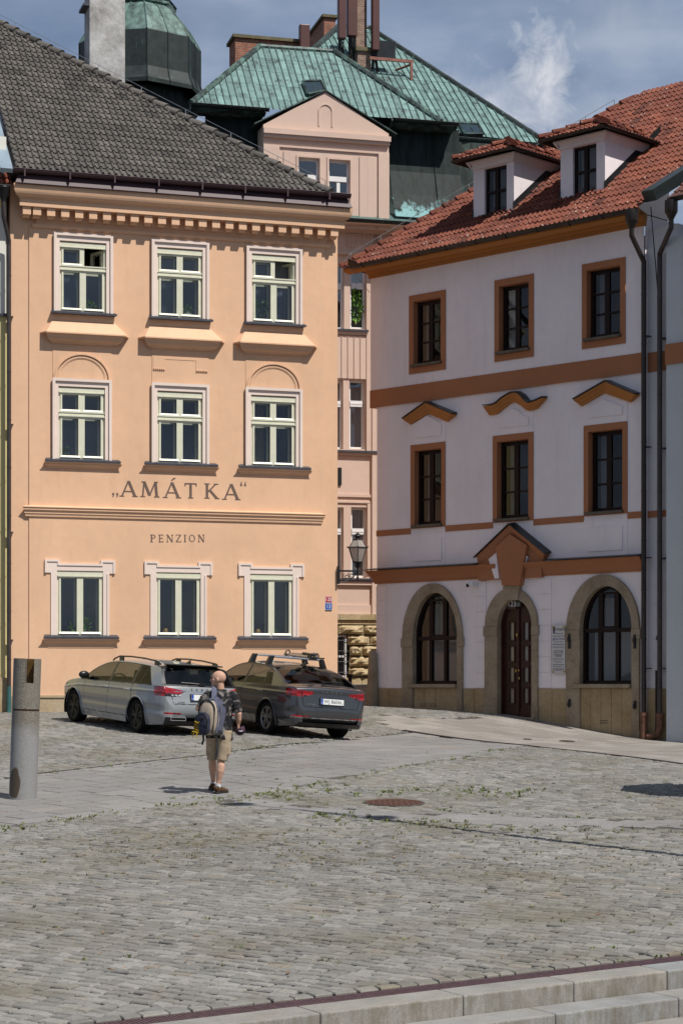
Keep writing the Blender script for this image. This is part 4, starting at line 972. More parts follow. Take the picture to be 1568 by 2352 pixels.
# measured levels and openings (facade coordinates)
def box_px(xl, xr, ztl, ztr, zbl, zbr, off=0.0):
    x0, x1 = W.u(xl, off), W.u(xr, off)
    return x0, x1, (W.L(xl, zbl, off)[1]+W.L(xr, zbr, off)[1])/2, (W.L(xl, ztl, off)[1]+W.L(xr, ztr, off)[1])/2
SUR3 = [box_px(942, 1026, 679.7, 666, 860.6, 850), box_px(1138, 1228, 643.8, 628, 832, 819), box_px(1339, 1438.6, 609, 590, 802.8, 787)]
OPN3 = [box_px(952.6, 1015, 694, 683, 839.6, 828), box_px(1148.6, 1217, 658, 646, 810, 799), box_px(1350, 1427, 622, 609, 781, 767)]
SUR2 = [box_px(943.4, 1022.8, 1023, 1014, 1219, 1212), box_px(1132, 1225, 1001, 990.6, 1201, 1194), box_px(1340.8, 1440.8, 978, 968, 1184, 1176)]
OPN2 = [box_px(952.6, 1014, 1036, 1028, 1207.8, 1202.6), box_px(1142, 1214, 1015, 1008, 1192, 1188), box_px(1351.6, 1429.8, 993, 985.5, 1178, 1172)]
zb3t = (W.L(853, 898)[1]+W.L(1472, 810)[1])/2; zb3b = (W.L(853, 936)[1]+W.L(1474, 857)[1])/2
zs2t = (W.L(865, 1219)[1]+W.L(1471, 1174)[1])/2; zs2b = (W.L(865, 1232)[1]+W.L(1471, 1190)[1])/2
zwt = (W.L(856, 641, .1)[1]+W.L(1440, 520, .1)[1])/2
for S in (SUR3, OPN3, SUR2, OPN2):      # one level per row
    a = sum(q[2] for q in S)/3; b = sum(q[3] for q in S)/3
    for i, q in enumerate(S): S[i] = (q[0], q[1], a, b)
LW = (W.u(951), W.u(1053), W.L(1000, 1571.7)[1], W.L(1000, 1465)[1], W.L(1003, 1361.5)[1])
RW = (W.u(1334), W.u(1453.6), W.L(1400, 1571.7)[1], W.L(1400, 1446)[1], W.L(1395, 1346)[1])
DR = (W.u(1145), W.u(1224), W.L(1190, 1648)[1], W.L(1190, 1438)[1], W.L(1185, 1377)[1])
arcs = [arch(*LW), arch(*RW), arch(*DR)]; REV = .11
holesA = arcs + [rect(*q) for q in OPN2]
mb = MB(); ztopw = zwt+.25
wall_face(mb, rect(uA0, uB, -1.2, zb3b), holesA, 0, REV)
wall_face(mb, rect(uA1, uB, zb3b, ztopw), [rect(*q) for q in OPN3], -.035, REV)
mb.quad((uA1, -.035, zb3b), (uB, -.035, zb3b), (uB, .02, zb3b), (uA1, .02, zb3b))
DW = 9.0
mb.quad((uA0, 0, -1.2), (uA0, DW, -1.2), (uA0, DW, zb3b), (uA0, 0, zb3b)); mb.quad((uA1, -.035, zb3b), (uA1, DW, zb3b), (uA1, DW, ztopw), (uA1, -.035, ztopw)); mb.quad((uA1, -.035, zb3b), (uA0, -.035, zb3b), (uA0, DW, zb3b), (uA1, DW, zb3b))
mb.quad((uA0, DW, -1.2), (uB, DW, -1.2), (uB, DW, ztopw), (uA0, DW, ztopw)); mb.quad((uB, 0, -1.2), (uB, DW, -1.2), (uB, DW, ztopw), (uB, 0, ztopw))
mb.build('wall', M_WHITE, wh)
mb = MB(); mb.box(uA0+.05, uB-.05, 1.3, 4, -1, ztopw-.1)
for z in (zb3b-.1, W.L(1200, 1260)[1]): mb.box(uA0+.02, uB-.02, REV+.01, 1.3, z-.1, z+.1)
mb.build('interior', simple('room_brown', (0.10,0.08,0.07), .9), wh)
# bands
mb = MB(); mb.box(uA1-.012, uB, -.05, -.0355, zb3b-.004, zb3t); mb.build('storey_band', M_OCHRE, wh)
mb = MB()
edges = [uA0-.012] 
for q in SUR2: edges += [q[0], q[1]]
edges.append(uB)
for a, b in zip(edges[0::2], edges[1::2]): mb.box(a, b, -.014, -.0, zs2b, zs2t)
mb.build('sill_band', M_OCHRE, wh)
def brown_window(nm, q, su, y0, k, panes=3):
    x0, x1, z0, z1 = q; m = MB(); yF = y0+.135
    m.box(x0+.001, x1-.001, yF+.05, yF+.10, z1-.05, z1+.0)
    frame_bars(m, x0+.002, x1-.002, z0+.002, z1-.002, .07, yF, yF+.09); cx = (x0+x1)/2
    m.box(cx-.032, cx+.032, yF-.012, yF+.08, z0+.05, z1-.05)
    pane = MB()
    for (xa, xb) in ((x0+.055, cx-.03), (cx+.03, x1-.055)):
        frame_bars(m, xa+.002, xb-.002, z0+.06, z1-.06, .034, yF-.01, yF+.05)
        for i in range(1, panes): z = z0+.08+(z1-z0-.16)*i/panes; m.box(xa+.03, xb-.03, yF-.006, yF+.04, z-.022, z+.022)
        pane.vq(xa+.03, xb-.03, yF+.02, yF+.026, z0+.09, z1-.09)
    wo = m.build('window', M_BROWNW, wh); pane.build('pane', M_PANE2, wo)
    s = MB(); sx = su
    open_ring(s, [(sx[0], sx[2]), (sx[0], sx[3]), (sx[1], sx[3]), (sx[1], sx[2])], [(x0, z0-.0), (x0, z1), (x1, z1), (x1, z0-.0)], y0-.02, y0+.0)
    s.quad((sx[0], y0-.02, sx[2]), (sx[1], y0-.02, sx[2]), (x1, y0-.02, z0), (x0, y0-.02, z0))
    for (a, b) in (((x0, z0), (x0, z1)), ((x0, z1), (x1, z1)), ((x1, z1), (x1, z0))):
        e = .003; dx = e if a[0] == x0 and b[0] == x0 else (-e if a[0] == x1 and b[0] == x1 else 0); dz = -e if dx == 0 else 0
        s.quad((a[0]+dx, y0-.02, a[1]+dz), (b[0]+dx, y0-.02, b[1]+dz), (b[0]+dx, yF+.02, b[1]+dz), (a[0]+dx, yF+.02, a[1]+dz))
    s.build('surround', M_OCHRE, wo)
    s = MB(); s.box(x0-.06, x1+.03, y0-.09, yF+.02, z0-.055, z0+.004); s.build('sill', M_SILLW, wo)
    c = MB(); curtain_mesh(c, x0+.09, cx-.08, z0+.05, z1-.05, yF+.22, 5, .015, k); curtain_mesh(c, cx+.3, x1, z0+.05, z1-.05, yF+.45, 3, .02, k+5)
    c.build('curtain', M_CURTW if nm != 'lit' else M_CURT, wo, smooth='all', fix=False)
M_SILLW = simple('sill_slate', (0.085,0.07,0.05), .6, var=.3, vscale=6); M_CURTW = curtmat('curtain_grey', (0.40,0.37,0.37))
M_CURTB = curtmat('blind_white', (0.75,0.72,0.68))
for k in range(3): brown_window('r3', OPN3[k], SUR3[k], -.035, k)
for k in range(3): brown_window('r2', OPN2[k], SUR2[k], 0.0, k+3)
x0, x1, z0, z1 = OPN3[1]
mb = MB(); mb.box(x0+.05, (x0+x1)/2-.03, .26, .27, z0+.05, z1-.05); bl = mb.build('roller_blind', M_CURTB, wh)
# pediments above the first floor windows, with sheet metal tops
mbo = MB(); mbd = MB(); mbp = MB()
def ped(top, bot, pj=.20, curved=False):
    T = [W.L(x, y, pj) for x, y in top]; B = [W.L(x, y, .06) for x, y in bot]
    if curved:
        def sm(P):
            out = []; n = len(P)
            for i in range(n-1):
                p0, p1, p2, p3 = P[max(i-1, 0)], P[i], P[i+1], P[min(i+2, n-1)]
                for k in range(8):
                    t = k/8; out.append(tuple(0.5*((2*p1[j])+(-p0[j]+p2[j])*t+(2*p0[j]-5*p1[j]+4*p2[j]-p3[j])*t*t+(-p0[j]+3*p1[j]-3*p2[j]+p3[j])*t**3) for j in (0, 1)))
            return out+[P[-1]]
        T, B = sm(T), sm(B)
    n = len(T); steps = [(0.0, .06), (.25, .075), (.33, .10), (.62, .14), (.70, .165), (1.0, .195)]
    rowsv = []
    for (t, o) in steps: rowsv.append([(B[i][0]+(T[i][0]-B[i][0])*t, -o, B[i][1]+(T[i][1]-.02-B[i][1])*t) for i in range(n)])
    rowsv.append([(T[i][0], .0, T[i][1]-.02) for i in range(n)]); rowsv.insert(0, [(B[i][0], 0, B[i][1]) for i in range(n)])
    vs = [p for r in rowsv for p in r]; fs = []
    for r in range(len(rowsv)-1):
        for i in range(n-1): fs.append((r*n+i, r*n+i+1, (r+1)*n+i+1, (r+1)*n+i))
    fs += [tuple(r*n for r in range(len(rowsv))), tuple(r*n+n-1 for r in range(len(rowsv)))]
    mbo.add(vs, fs)
    vs = []
    for i in range(n):
        x, z = T[i]; vs += [(x, -.225, z-.012), (x, -.225, z+.012), (x, .0, z+.04), (x, .0, z+.01)]
    fs = [(0,1,2,3), (4*n-4, 4*n-3, 4*n-2, 4*n-1)]
    for i in range(n-1):
        for k in range(4): fs.append((4*i+k, 4*i+(k+1) % 4, 4*i+4+(k+1) % 4, 4*i+4+k))
    mbd.add(vs, fs)
ped([(923,960.6),(975,923),(1037,949)], [(941,974.4),(982,950),(1025.4,968)])
ped([(1108,930.4),(1133,926.6),(1152,912),(1175.5,899.6),(1193,906),(1211,922.7),(1244,911)], [(1122,953.5),(1138,951),(1155,938),(1175.5,924),(1192,929),(1211,942.7),(1232,938)], curved=True)
ped([(1315,916),(1388,874),(1457,903.5)], [(1333,932.5),(1385.7,902),(1446,923.5)])
mbo.build('window_pediment', M_OCHRE2, wh); mbd.build('pediment_flashing', M_DKSHEET, wh)
# raised plaster panels
def panel(P, t=.032, inset=.05):
    q = [W.L(x, y) for x, y in P]; mbp.prism(q, -t, 0)
for P in ([(951,974),(982,954),(1014,972),(1014,1000),(951,1006)], [(1142,965),(1160,951),(1177,938),(1192,944),(1203,956),(1214.5,959),(1214.5,977),(1142,983)], [(1352,936.5),(1387,917),(1429.5,933),(1429.5,952),(1352,960)],
          [(951,1239.5),(1015,1235.5),(1015,1286.5),(951,1289.5)], [(1351,1213.5),(1430,1208.5),(1430,1262.5),(1351,1267.5)]): panel(P)
for (a, b, yt, yb) in ((943.4,1022.8,975,1020), (1132,1225,952,996), (1340.8,1440.8,930,972), (943.4,1022.8,1228,1302), (1340.8,1440.8,1196,1284)):
    x0, z1 = W.L(a, yt); x1, z0 = W.L(b, yb); mbp.box(x0, x1, -.010, 0, z0, z1)
mbp.build('relief_panel', M_WHITE, wh)
# ground floor cornice, gabled over the door
mb = MB(); ZC = lambda off: None
zct = (W.L(861.6, 1309, .22)[1]+W.L(1474, 1276, .22)[1])/2; zcb = (W.L(864, 1343.6, .03)[1]+W.L(1471.5, 1310, .03)[1])/2
hC = zct-zcb
profC = [(0, zcb), (-.03, zcb), (-.035, zcb+.12*hC), (-.055, zcb+.15*hC), (-.06, zcb+.30*hC), (-.09, zcb+.55*hC), (-.15, zcb+.75*hC), (-.165, zcb+.80*hC), (-.20, zcb+.97*hC), (0, zcb+.97*hC)]
xg0 = W.L(1092, 1277, .22)[0]; xg1 = W.L(1249, 1272, .22)[0]; ga = W.L(1169, 1205, .22); gl = (xg0, W.L(1092, 1277, .22)[1]); gr = (xg1, W.L(1249, 1272, .22)[1]); gz_ = (gl[1]+gr[1])/2
xi0 = W.u(1143, .05); xi1 = W.u(1200, .05)
mb.sweepx(profC, uA0-.03, xi0-.02, 1, 0); mb.sweepx(profC, xi1+.02, uB-.02, 0, 0)
# raking gable mouldings
def rake(A, B, thick):
    A, B = Vector((A[0], A[1])), Vector((B[0], B[1])); d = (B-A).normalized(); n = Vector((-d.y, d.x)); n = n if n.y > 0 else -n
    st = [(1.0, .03), (.70, .05), (.62, .09), (.35, .15), (.25, .17), (0.0, .21)]
    vs = []
    for P, cut in ((A, 0), (B, 1)):
        for (t, o) in st:
            q = P-n*thick*t
            if cut: q = Vector((B.x, q.y-(q.x-B.x)*d.y/d.x)) 
            vs.append((q.x, -o, q.y))
        q = P; vs.append((q.x, 0, q.y)); q = P-n*thick
        if cut: q = Vector((B.x, q.y-(q.x-B.x)*d.y/d.x))
        vs.append((q.x, 0, q.y))
    m = len(st)+2; fs = [(i, (i+1) % m, m+(i+1) % m, m+i) for i in range(m)]+[tuple(range(m)), tuple(range(m, 2*m))]
    mb.add(vs, fs)
rake((gl[0], gz_), ga, .34); rake((gr[0], gz_), ga, .34)
# returns from rake foot down to the cornice
for (xa, xb) in ((gl[0]+.06, xi0), (xi1, gr[0]-.06)):
    pass
for P_ in ([(1096,1283),(1138,1244),(1142,1266),(1127,1283),(1144,1330),(1098,1334),(1098,1303)], [(1247,1278),(1209,1244),(1205,1262),(1216,1279),(1204,1328),(1243,1325),(1243,1296)]): mb.prism([W.L(x, y, .1) for x, y in P_], -.105, 0)
mb.build('cornice', M_OCHRE, wh)
mb = MB()
def metal_top(pts, w=.27):
    vs = []
    for (x, z) in pts: vs += [(x, -w, z-.005), (x, -w, z+.016), (x, 0, z+.06), (x, 0, z+.03)]
    n = len(pts); fs = [(0,1,2,3), (4*n-4, 4*n-3, 4*n-2, 4*n-1)]
    for i in range(n-1):
        for k in range(4): fs.append((4*i+k, 4*i+(k+1) % 4, 4*i+4+(k+1) % 4, 4*i+4+k))
    mb.add(vs, fs)
metal_top([(uA0-.22, zct), (gl[0]-.02, zct)]); metal_top([(gr[0]+.02, zct), (uB-.01, zct)]); metal_top([(gl[0]-.04, gz_-.02), (ga[0], ga[1]+.01), (gr[0]+.04, gz_-.02)])
mb.build('cornice_flashing', M_DKSHEET, wh)
# key wedge above the door and its white side wedges
mb = MB(); wt0, wt1 = W.L(1138, 1257, .2), W.L(1209, 1252, .2); wb0, wb1 = W.L(1154.5, 1345, .12), W.L(1194, 1345, .12)
F_ = [(wb0[0], -.16, wb0[1]), (wb1[0], -.16, wb1[1]), (wt1[0], -.20, wt1[1]), (ga[0], -.20, ga[1]-.22), (wt0[0], -.20, wt0[1])]
mb.add(F_+[(p[0], 0, p[2]) for p in F_], [(0,1,2,3,4)]+[(i, (i+1) % 5, 5+(i+1) % 5, 5+i) for i in range(5)]); mb.build('keystone_wedge', M_OCHRE, wh)
mb = MB(); tx = [W.L(*p, .05) for p in ((1126,1285),(1144,1270),(1150,1329),(1140,1329))]; mb.prism(tx, -.125, 0)
tx = [W.L(*p, .05) for p in ((1199,1327),(1201,1269),(1216,1279),(1205,1310))]; mb.prism(tx, -.125, 0)
tx = [W.L(*p, .01) for p in ((1141,1290),(1152,1332),(1143,1331),(1127,1290))]; mb.build('plaster_wedge', M_WHITE, wh)
# stone arches
def stone_arch(q, outer, zbot, name, kx):
    x0, x1, z0, zs, zt = q; ox0, ox1, ozt = outer; n = 24; c = (x0+x1)/2; r = (x1-x0)/2; oc = (ox0+ox1)/2; orr = (ox1-ox0)/2; s = MB(); rs = random.Random(int(abs(x0)*100))
    A = [math.pi*k/n for k in range(n+1)]
    inn = [(c+r*math.cos(a), zs+(zt-zs)*math.sin(a)) for a in A]; out = [(oc+orr*math.cos(a), zs+(ozt-zs)*math.sin(a)) for a in A]
    mid = [((i[0]*.55+o[0]*.45), (i[1]*.55+o[1]*.45)) for i, o in zip(inn, out)]
    cut = 13
    for (a, b) in ((0, cut), (cut, n)):
        sl_ = slice(a, b+1); open_ring(s, out[sl_], inn[sl_], -.065+(.006 if a else 0), .03)
    open_ring(s, inn, [(c+(r-.003)*math.cos(a), zs+(zt-.003-zs)*math.sin(a)) for a in A], -.02, REV-.02)
    for (xa, xb, sg) in ((ox0, x0, -1), (x1, ox1, 1)):
        z = zbot
        segs = [(zbot, zbot+.45, .02), (zbot+.45, zs-.22, 0.0), (zs-.22, zs, .03)]
        for (za, zb_, ex) in segs:
            if sg < 0: s.box(xa-ex, xb+.003, -.065-ex*.4, .03, za+.002, zb_-.002)
            else: s.box(xa-.003, xb+ex, -.065-ex*.4, .03, za+.002, zb_-.002)
        xr = x0 if sg < 0 else x1; s.box(xr-(.0 if sg < 0 else .004), xr+(.004 if sg < 0 else 0), .03, REV-.02, z0, zs)
    return s.build(name, M_ARCHST, wh, bevel=.006)
zg_l, zg_r, zg_d = W.L(1000, 1636)[1], W.L(1400, 1692)[1], W.L(1190, 1652)[1]
stone_arch(LW, (W.u(926.5), W.u(1064), W.L(1003, 1339.5)[1]), zg_l-.2, 'stone_arch', 0)
stone_arch(RW, (W.u(1303), W.u(1470.5), W.L(1395, 1319)[1]), zg_r-.3, 'stone_arch', 0)
stone_arch(DR, (W.u(1116), W.u(1237), W.L(1185, 1350)[1]), zg_d-.15, 'stone_arch', 0)
mb = MB(); k0, k1 = W.u(1155, .09), W.u(1193, .09); kz1 = W.L(1175, 1345, .09)[1]; kz0 = W.L(1175, 1379, .09)[1]
mb.prism([(k0+.05, kz0), (k1-.05, kz0), (k1, kz1), (k0, kz1)], -.11, -.0); mb.build('keystone', M_ARCHST, wh, bevel=.006)
# arched windows
def arched_window(q, kz):
    x0, x1, z0, zs, zt = q; m = MB(); yF = REV-.04; n = 24; c = (x0+x1)/2; r = (x1-x0)/2
    A = [math.pi*k/n for k in range(n+1)]
    P = lambda s: [(c+(r-s)*math.cos(a), zs+(zt-s-zs)*math.sin(a)) for a in A]
    open_ring(m, P(.002), P(.075), yF, yF+.09)
    m.box(x0+.002, x0+.075, yF, yF+.09, z0, zs-.001); m.box(x1-.075, x1-.002, yF, yF+.09, z0, zs-.001); m.box(x0+.07, x1-.07, yF+.001, yF+.09, z0, z0+.08)
    m.box(x0+.07, x1-.07, yF-.03, yF+.08, zs-.06, zs+.03)
    for t in (1/3, 2/3):
        x = x0+(x1-x0)*t; hh = zs+(zt-.07-zs)*math.sqrt(max(0, 1-((x-c)/(r-.07))**2)); m.box(x-.045, x+.045, yF-.012, yF+.07, z0+.07, zs-.06); m.box(x-.04, x+.04, yF-.012, yF+.07, zs+.03, hh)
    xa, xb = x0+(x1-x0)/3+.04, x0+2*(x1-x0)/3-.04; frame_bars(m, xa, xb, zs+.035, zs+(zt-zs)*.86, .04, yF-.01, yF+.05)
    wo = m.build('window', M_BROWNW, wh); pm = MB()
    pm.poly([(q[0], yF+.04, q[1]) for q in [(x0+.06, z0+.06), (x1-.06, z0+.06)]+P(.06)]); pm.build('pane', M_PANE2, wo)
    s = MB(); s.box(x0-.18 if kz else x0-.14, x1-.02, -.13, yF+.02, z0-.085, z0+.002); s.build('sill', M_ARCHST, wo, bevel=.006)
    b = MB(); b.box(x0+.1, x1-.1, yF+.30, yF+.32, z0+.05, zs-.05); b.box(x0+.25, x0+(x1-x0)*.55, yF+.32, yF+.34, zs-.04, zt-.25); b.build('blind', M_BLIND, wo)
M_BLIND = curtmat('blind_beige', (0.52,0.51,0.51))
arched_window(LW, 0); arched_window(RW, 1)
# door
x0, x1, z0, zs, zt = DR; yD = REV-.01; mb = MB(); n = 20; c = (x0+x1)/2; r = (x1-x0)/2; A = [math.pi*k/n for k in range(n+1)]
P = lambda s: [(c+(r-s)*math.cos(a), zs+(zt-s-zs)*math.sin(a)) for a in A]
open_ring(mb, P(-.05), P(.06), yD-.02, yD+.10); mb.box(x0-.05, x0+.06, yD-.02, yD+.1, z0, zs-.001); mb.box(x1-.06, x1+.05, yD-.02, yD+.1, z0, zs-.001)
zdt = zs+.03
panes = MB()
for sgn in (-1, 1):
    xa, xb = (x0+.06, c-.012) if sgn < 0 else (c+.012, x1-.06)
    H = []; pw = .15
    for i in range(4):
        pz0 = z0+.33+i*.485; pz1 = pz0+.33
        if i == 3: pz1 = pz0+.40
        H.append(rect(xa+.17 if sgn < 0 else xa+.13, xb-.13 if sgn < 0 else xb-.17, pz0, min(pz1, zt-.3)))
    zl0 = zt-.05
    outer = [(xa, z0+.01), (xb, z0+.01)]+[(x, zs+(zt-.06-zs)*math.sqrt(max(0.0, 1-((x-c)/(r-.058))**2))) for x in ([xb+(xa-xb)*t/10 for t in range(11)])]
    wall_face(mb, outer, H, yD+.02, .05)
    for h in H:
        frame_bars(mb, h[0][0]-.03, h[1][0]+.03, h[0][1]-.03, h[2][1]+.03, .03, yD, yD+.03); panes.box(h[0][0], h[1][0], yD+.045, yD+.05, h[0][1], h[2][1])
mb.box(c-.03, c+.03, yD-.02, yD+.03, z0, zt-.08); mb.box(x0+.05, c-.03, yD+.0, yD+.05, z0, z0+.22); mb.box(c+.03, x1-.05, yD+.0, yD+.05, z0, z0+.22)
do = mb.build('door', simple('mahogany_door', (0.038,0.010,0.006), .45, var=.3, vscale=5, coat=.1, spec=.25), wh)
panes.build('door_pane', M_BLIND2, do) if False else panes.build('door_pane', simple('door_glass', (0.22,0.18,0.155), .08, var=.1, spec=.7), do)
mb = MB(); zh = z0+1.05
M_BRASS = simple('brass', (0.55,0.38,0.14), .3, .9)
mb.ell((c+.0, yD-.06, zh+.85), (.022, .02, .045), 10, 6); mb.ell((c-.03, yD-.05, zh+.02), (.02, .03, .045), 10, 6); mb.ell((c+.05, yD-.05, zh+.03), (.02, .03, .035), 10, 6); mb.ell((c+.05, yD-.04, zh-.15), (.018, .02, .035), 10, 6)
mb.build('handle', M_BRASS, do, smooth=True)
mb = MB(); mb.box(x0-.1, x1+.1, -.12, .5, z0-.16, z0+.0); mb.build('doorstep', M_ARCHST, wh, bevel=.01)
# joints of the rusticated plaster and plinth panels
zpt = (W.L(1000, 1581)[1]+W.L(1300, 1582)[1])/2; mb = MB()
def quoin(xa, xb, zlo, zhi, n, y=-.014):
    for i in range(n):
        a = zlo+(zhi-zlo)*i/n; b = zlo+(zhi-zlo)*(i+1)/n; mb.box(xa, xb, y, 0, a+.006, b-.006)
quoin(uA0-.014, W.u(888), zpt+.01, zcb-.05, 7); quoin(W.u(1091), W.u(1116.5), zpt+.01, zcb-.05, 7); quoin(W.u(1237), W.u(1266), zpt+.01, zcb-.05, 7)
mb.build('rusticated_plaster', M_WHITE, wh)
mb = MB(); rr = random.Random(9)
def panels(xa, xb, ya, yb, n):
    for i in range(n):
        a = xa+(xb-xa)*i/n; b = xa+(xb-xa)*(i+1)/n; mb.box(a+.004, b-.004, -.028-rr.uniform(0, .006), 0, -1.2, zpt if not yb else yb)
zsl = LW[2]-.09; zsr = RW[2]-.09
panels(uA0-.02, W.u(926), 0, 0, 2); panels(LW[0]+.002, LW[1]-.002, 0, zsl, 4); panels(W.u(1065), W.u(1116), 0, 0, 2); panels(W.u(1237), W.u(1301), 0, 0, 2); panels(RW[0]+.002, RW[1]-.002, 0, zsr, 5)
mb.build('plinth', M_PANELST, wh, bevel=.004)
mb = MB()
for (x, y) in ((972, 1622), (993, 1622), (1386, 1661)):
    for dz in (0, .05): u_, z_ = W.L(x, y, .03); mb.box(u_-.11, u_+.11, -.040, -.030, z_+dz-.005, z_+dz+.005)
for (x, y0_, y1_) in ((1307, 1456, 1490), (1457, 1458, 1490), (1307, 1606, 1618), (1457.5, 1610, 1622)):
    u_, z1_ = W.L(x, y0_, .08); z0_ = W.L(x, y1_, .08)[1]; mb.box(u_-.025, u_+.025, -.10, -.06, z0_, z1_); mb.ell((u_, -.10, z1_-.12), (.045, .04, .07), 8, 6)
mb.build('shutter_hook', M_IRON, wh)
# eaves cornice + gutter
zwc = (W.L(830, 640, .05)[1]+W.L(1440, 521, .05)[1])/2; ze_ = (W.L(815, 607, .5)[1]+W.L(1440, 498, .5)[1])/2; hE = .52
mb = MB(); zc0 = ztopw-.25
zgut = (W.L(850, 601, .60)[1]+W.L(1400, 501, .60)[1])/2
profE = [(0, zc0), (-.06, zc0), (-.07, zc0+.10), (-.11, zc0+.13), (-.16, zc0+.22), (-.27, zc0+.34), (-.33, zc0+.36), (-.40, zgut-.10), (-.50, zgut-.03), (-.50, zgut+.05), (0.05, zgut+.05)]
mb.sweepx(profE, uA1+.02, uB+.03, 1, 0); mb.build('eaves_cornice', M_OCHRE2, wh)
mb = MB(); gx0 = W.u(806, .6); gx1 = W.u(1452, .6); half_gutter(mb, (gx0, -.60, zgut+.05), (gx1, -.60, zgut+.05), .075)
x = gx0+.4
while x < gx1: mb.tube([(x, -.60+.083*math.cos(a), zgut+.05-.083*math.sin(a)) for a in [math.pi*i/8 for i in range(9)]], .010, 5); x += .9
mb.add([(gx0-.02, -.68, zgut+.04), (gx0+.28, -.68, zgut+.04), (gx0+.28, -.68, zgut+.10), (gx0-.02, -.70, zgut+.22), (gx0-.02, -.3, zgut+.2), (gx0-.02, -.3, zgut+.04)], [(0,1,2,3), (0,3,4,5)])
mb.build('gutter', M_BRSHEET, wh, smooth=40)
# roof
zE = zgut+.06; yE = -.56; SP, CP_ = math.sin(R(38)), math.cos(R(38)); nW = Vector((0, -SP, CP_)); OW = Vector((0, yE, zE)); VW = Vector((0, CP_, SP))
def rw(x, y): p = W.onplane(x, y, OW, nW); return (p.x, (p-OW).dot(VW)), p
(a_, A_), (b_, B_) = rw(818, 596), rw(1566, 160)
slw = (b_[1]-a_[1])/(b_[0]-a_[0]); u0h = a_[0]-a_[1]/slw; uEw = uB+4.5; sMax = 7.2
uTop = u0h+sMax/slw
hA2 = OW+Vector((u0h, 0, 0)); hB2 = OW+Vector((uTop, 0, 0))+VW*sMax; cn = (hB2-hA2).cross(nW); cn = cn if cn.x < 0 else -cn
uSeam = uB+.02
polyW = [(u0h-.05, 0), (uSeam+.0, 0), (uEw, (uEw-uSeam)*1.9), (uEw, sMax), (uTop, sMax)]
tile_roof('roof', wh, OW, (1,0,0), VW, polyW, .27, .31, M_REDTILE, .042, .034, 21, [(hA2, cn)])
mb = MB(); dn = nW*-.03
mb.poly([hA2+dn, Vector((uSeam, yE, zE))+dn, OW+Vector((uEw, 0, 0))+VW*((uEw-uSeam)*1.9)+dn, OW+Vector((uEw, 0, 0))+VW*sMax+dn, hB2+dn])
yb2 = DW+.3; mb.poly([hA2+dn, hB2+dn, Vector((uTop, hB2.y+2, hB2.z)), Vector((hA2.x, yb2, zE))]); mb.poly([hB2+dn, Vector((uEw, hB2.y, hB2.z)), Vector((uEw, yb2, zE)), Vector((uTop, hB2.y+2, hB2.z))])
mb.build('roof_deck', M_BRSHEET, wh)
ridge_caps('ridge_tile', wh, hA2, hB2, M_REDTILE, .105, .36, 8, up=nW)
mb = MB(); q = []
for i in range(0, 10):
    p = hA2.lerp(hB2, .03+i*.1)+Vector((0, 0, .08)); mb.tube([p-Vector((0,0,.08)), p+Vector((-.02,0,.16))], .010, 5); q.append(p+Vector((-.02,0,.16)))
mb.tube([W.L(853, 672)[0:1][0] and (uA1-.01, -.06, W.L(853, 672)[1]), (uA1-.25, -.7, zE+.1)]+q, .007, 5); mb.build('conductor_wire', M_WIRE, wh)
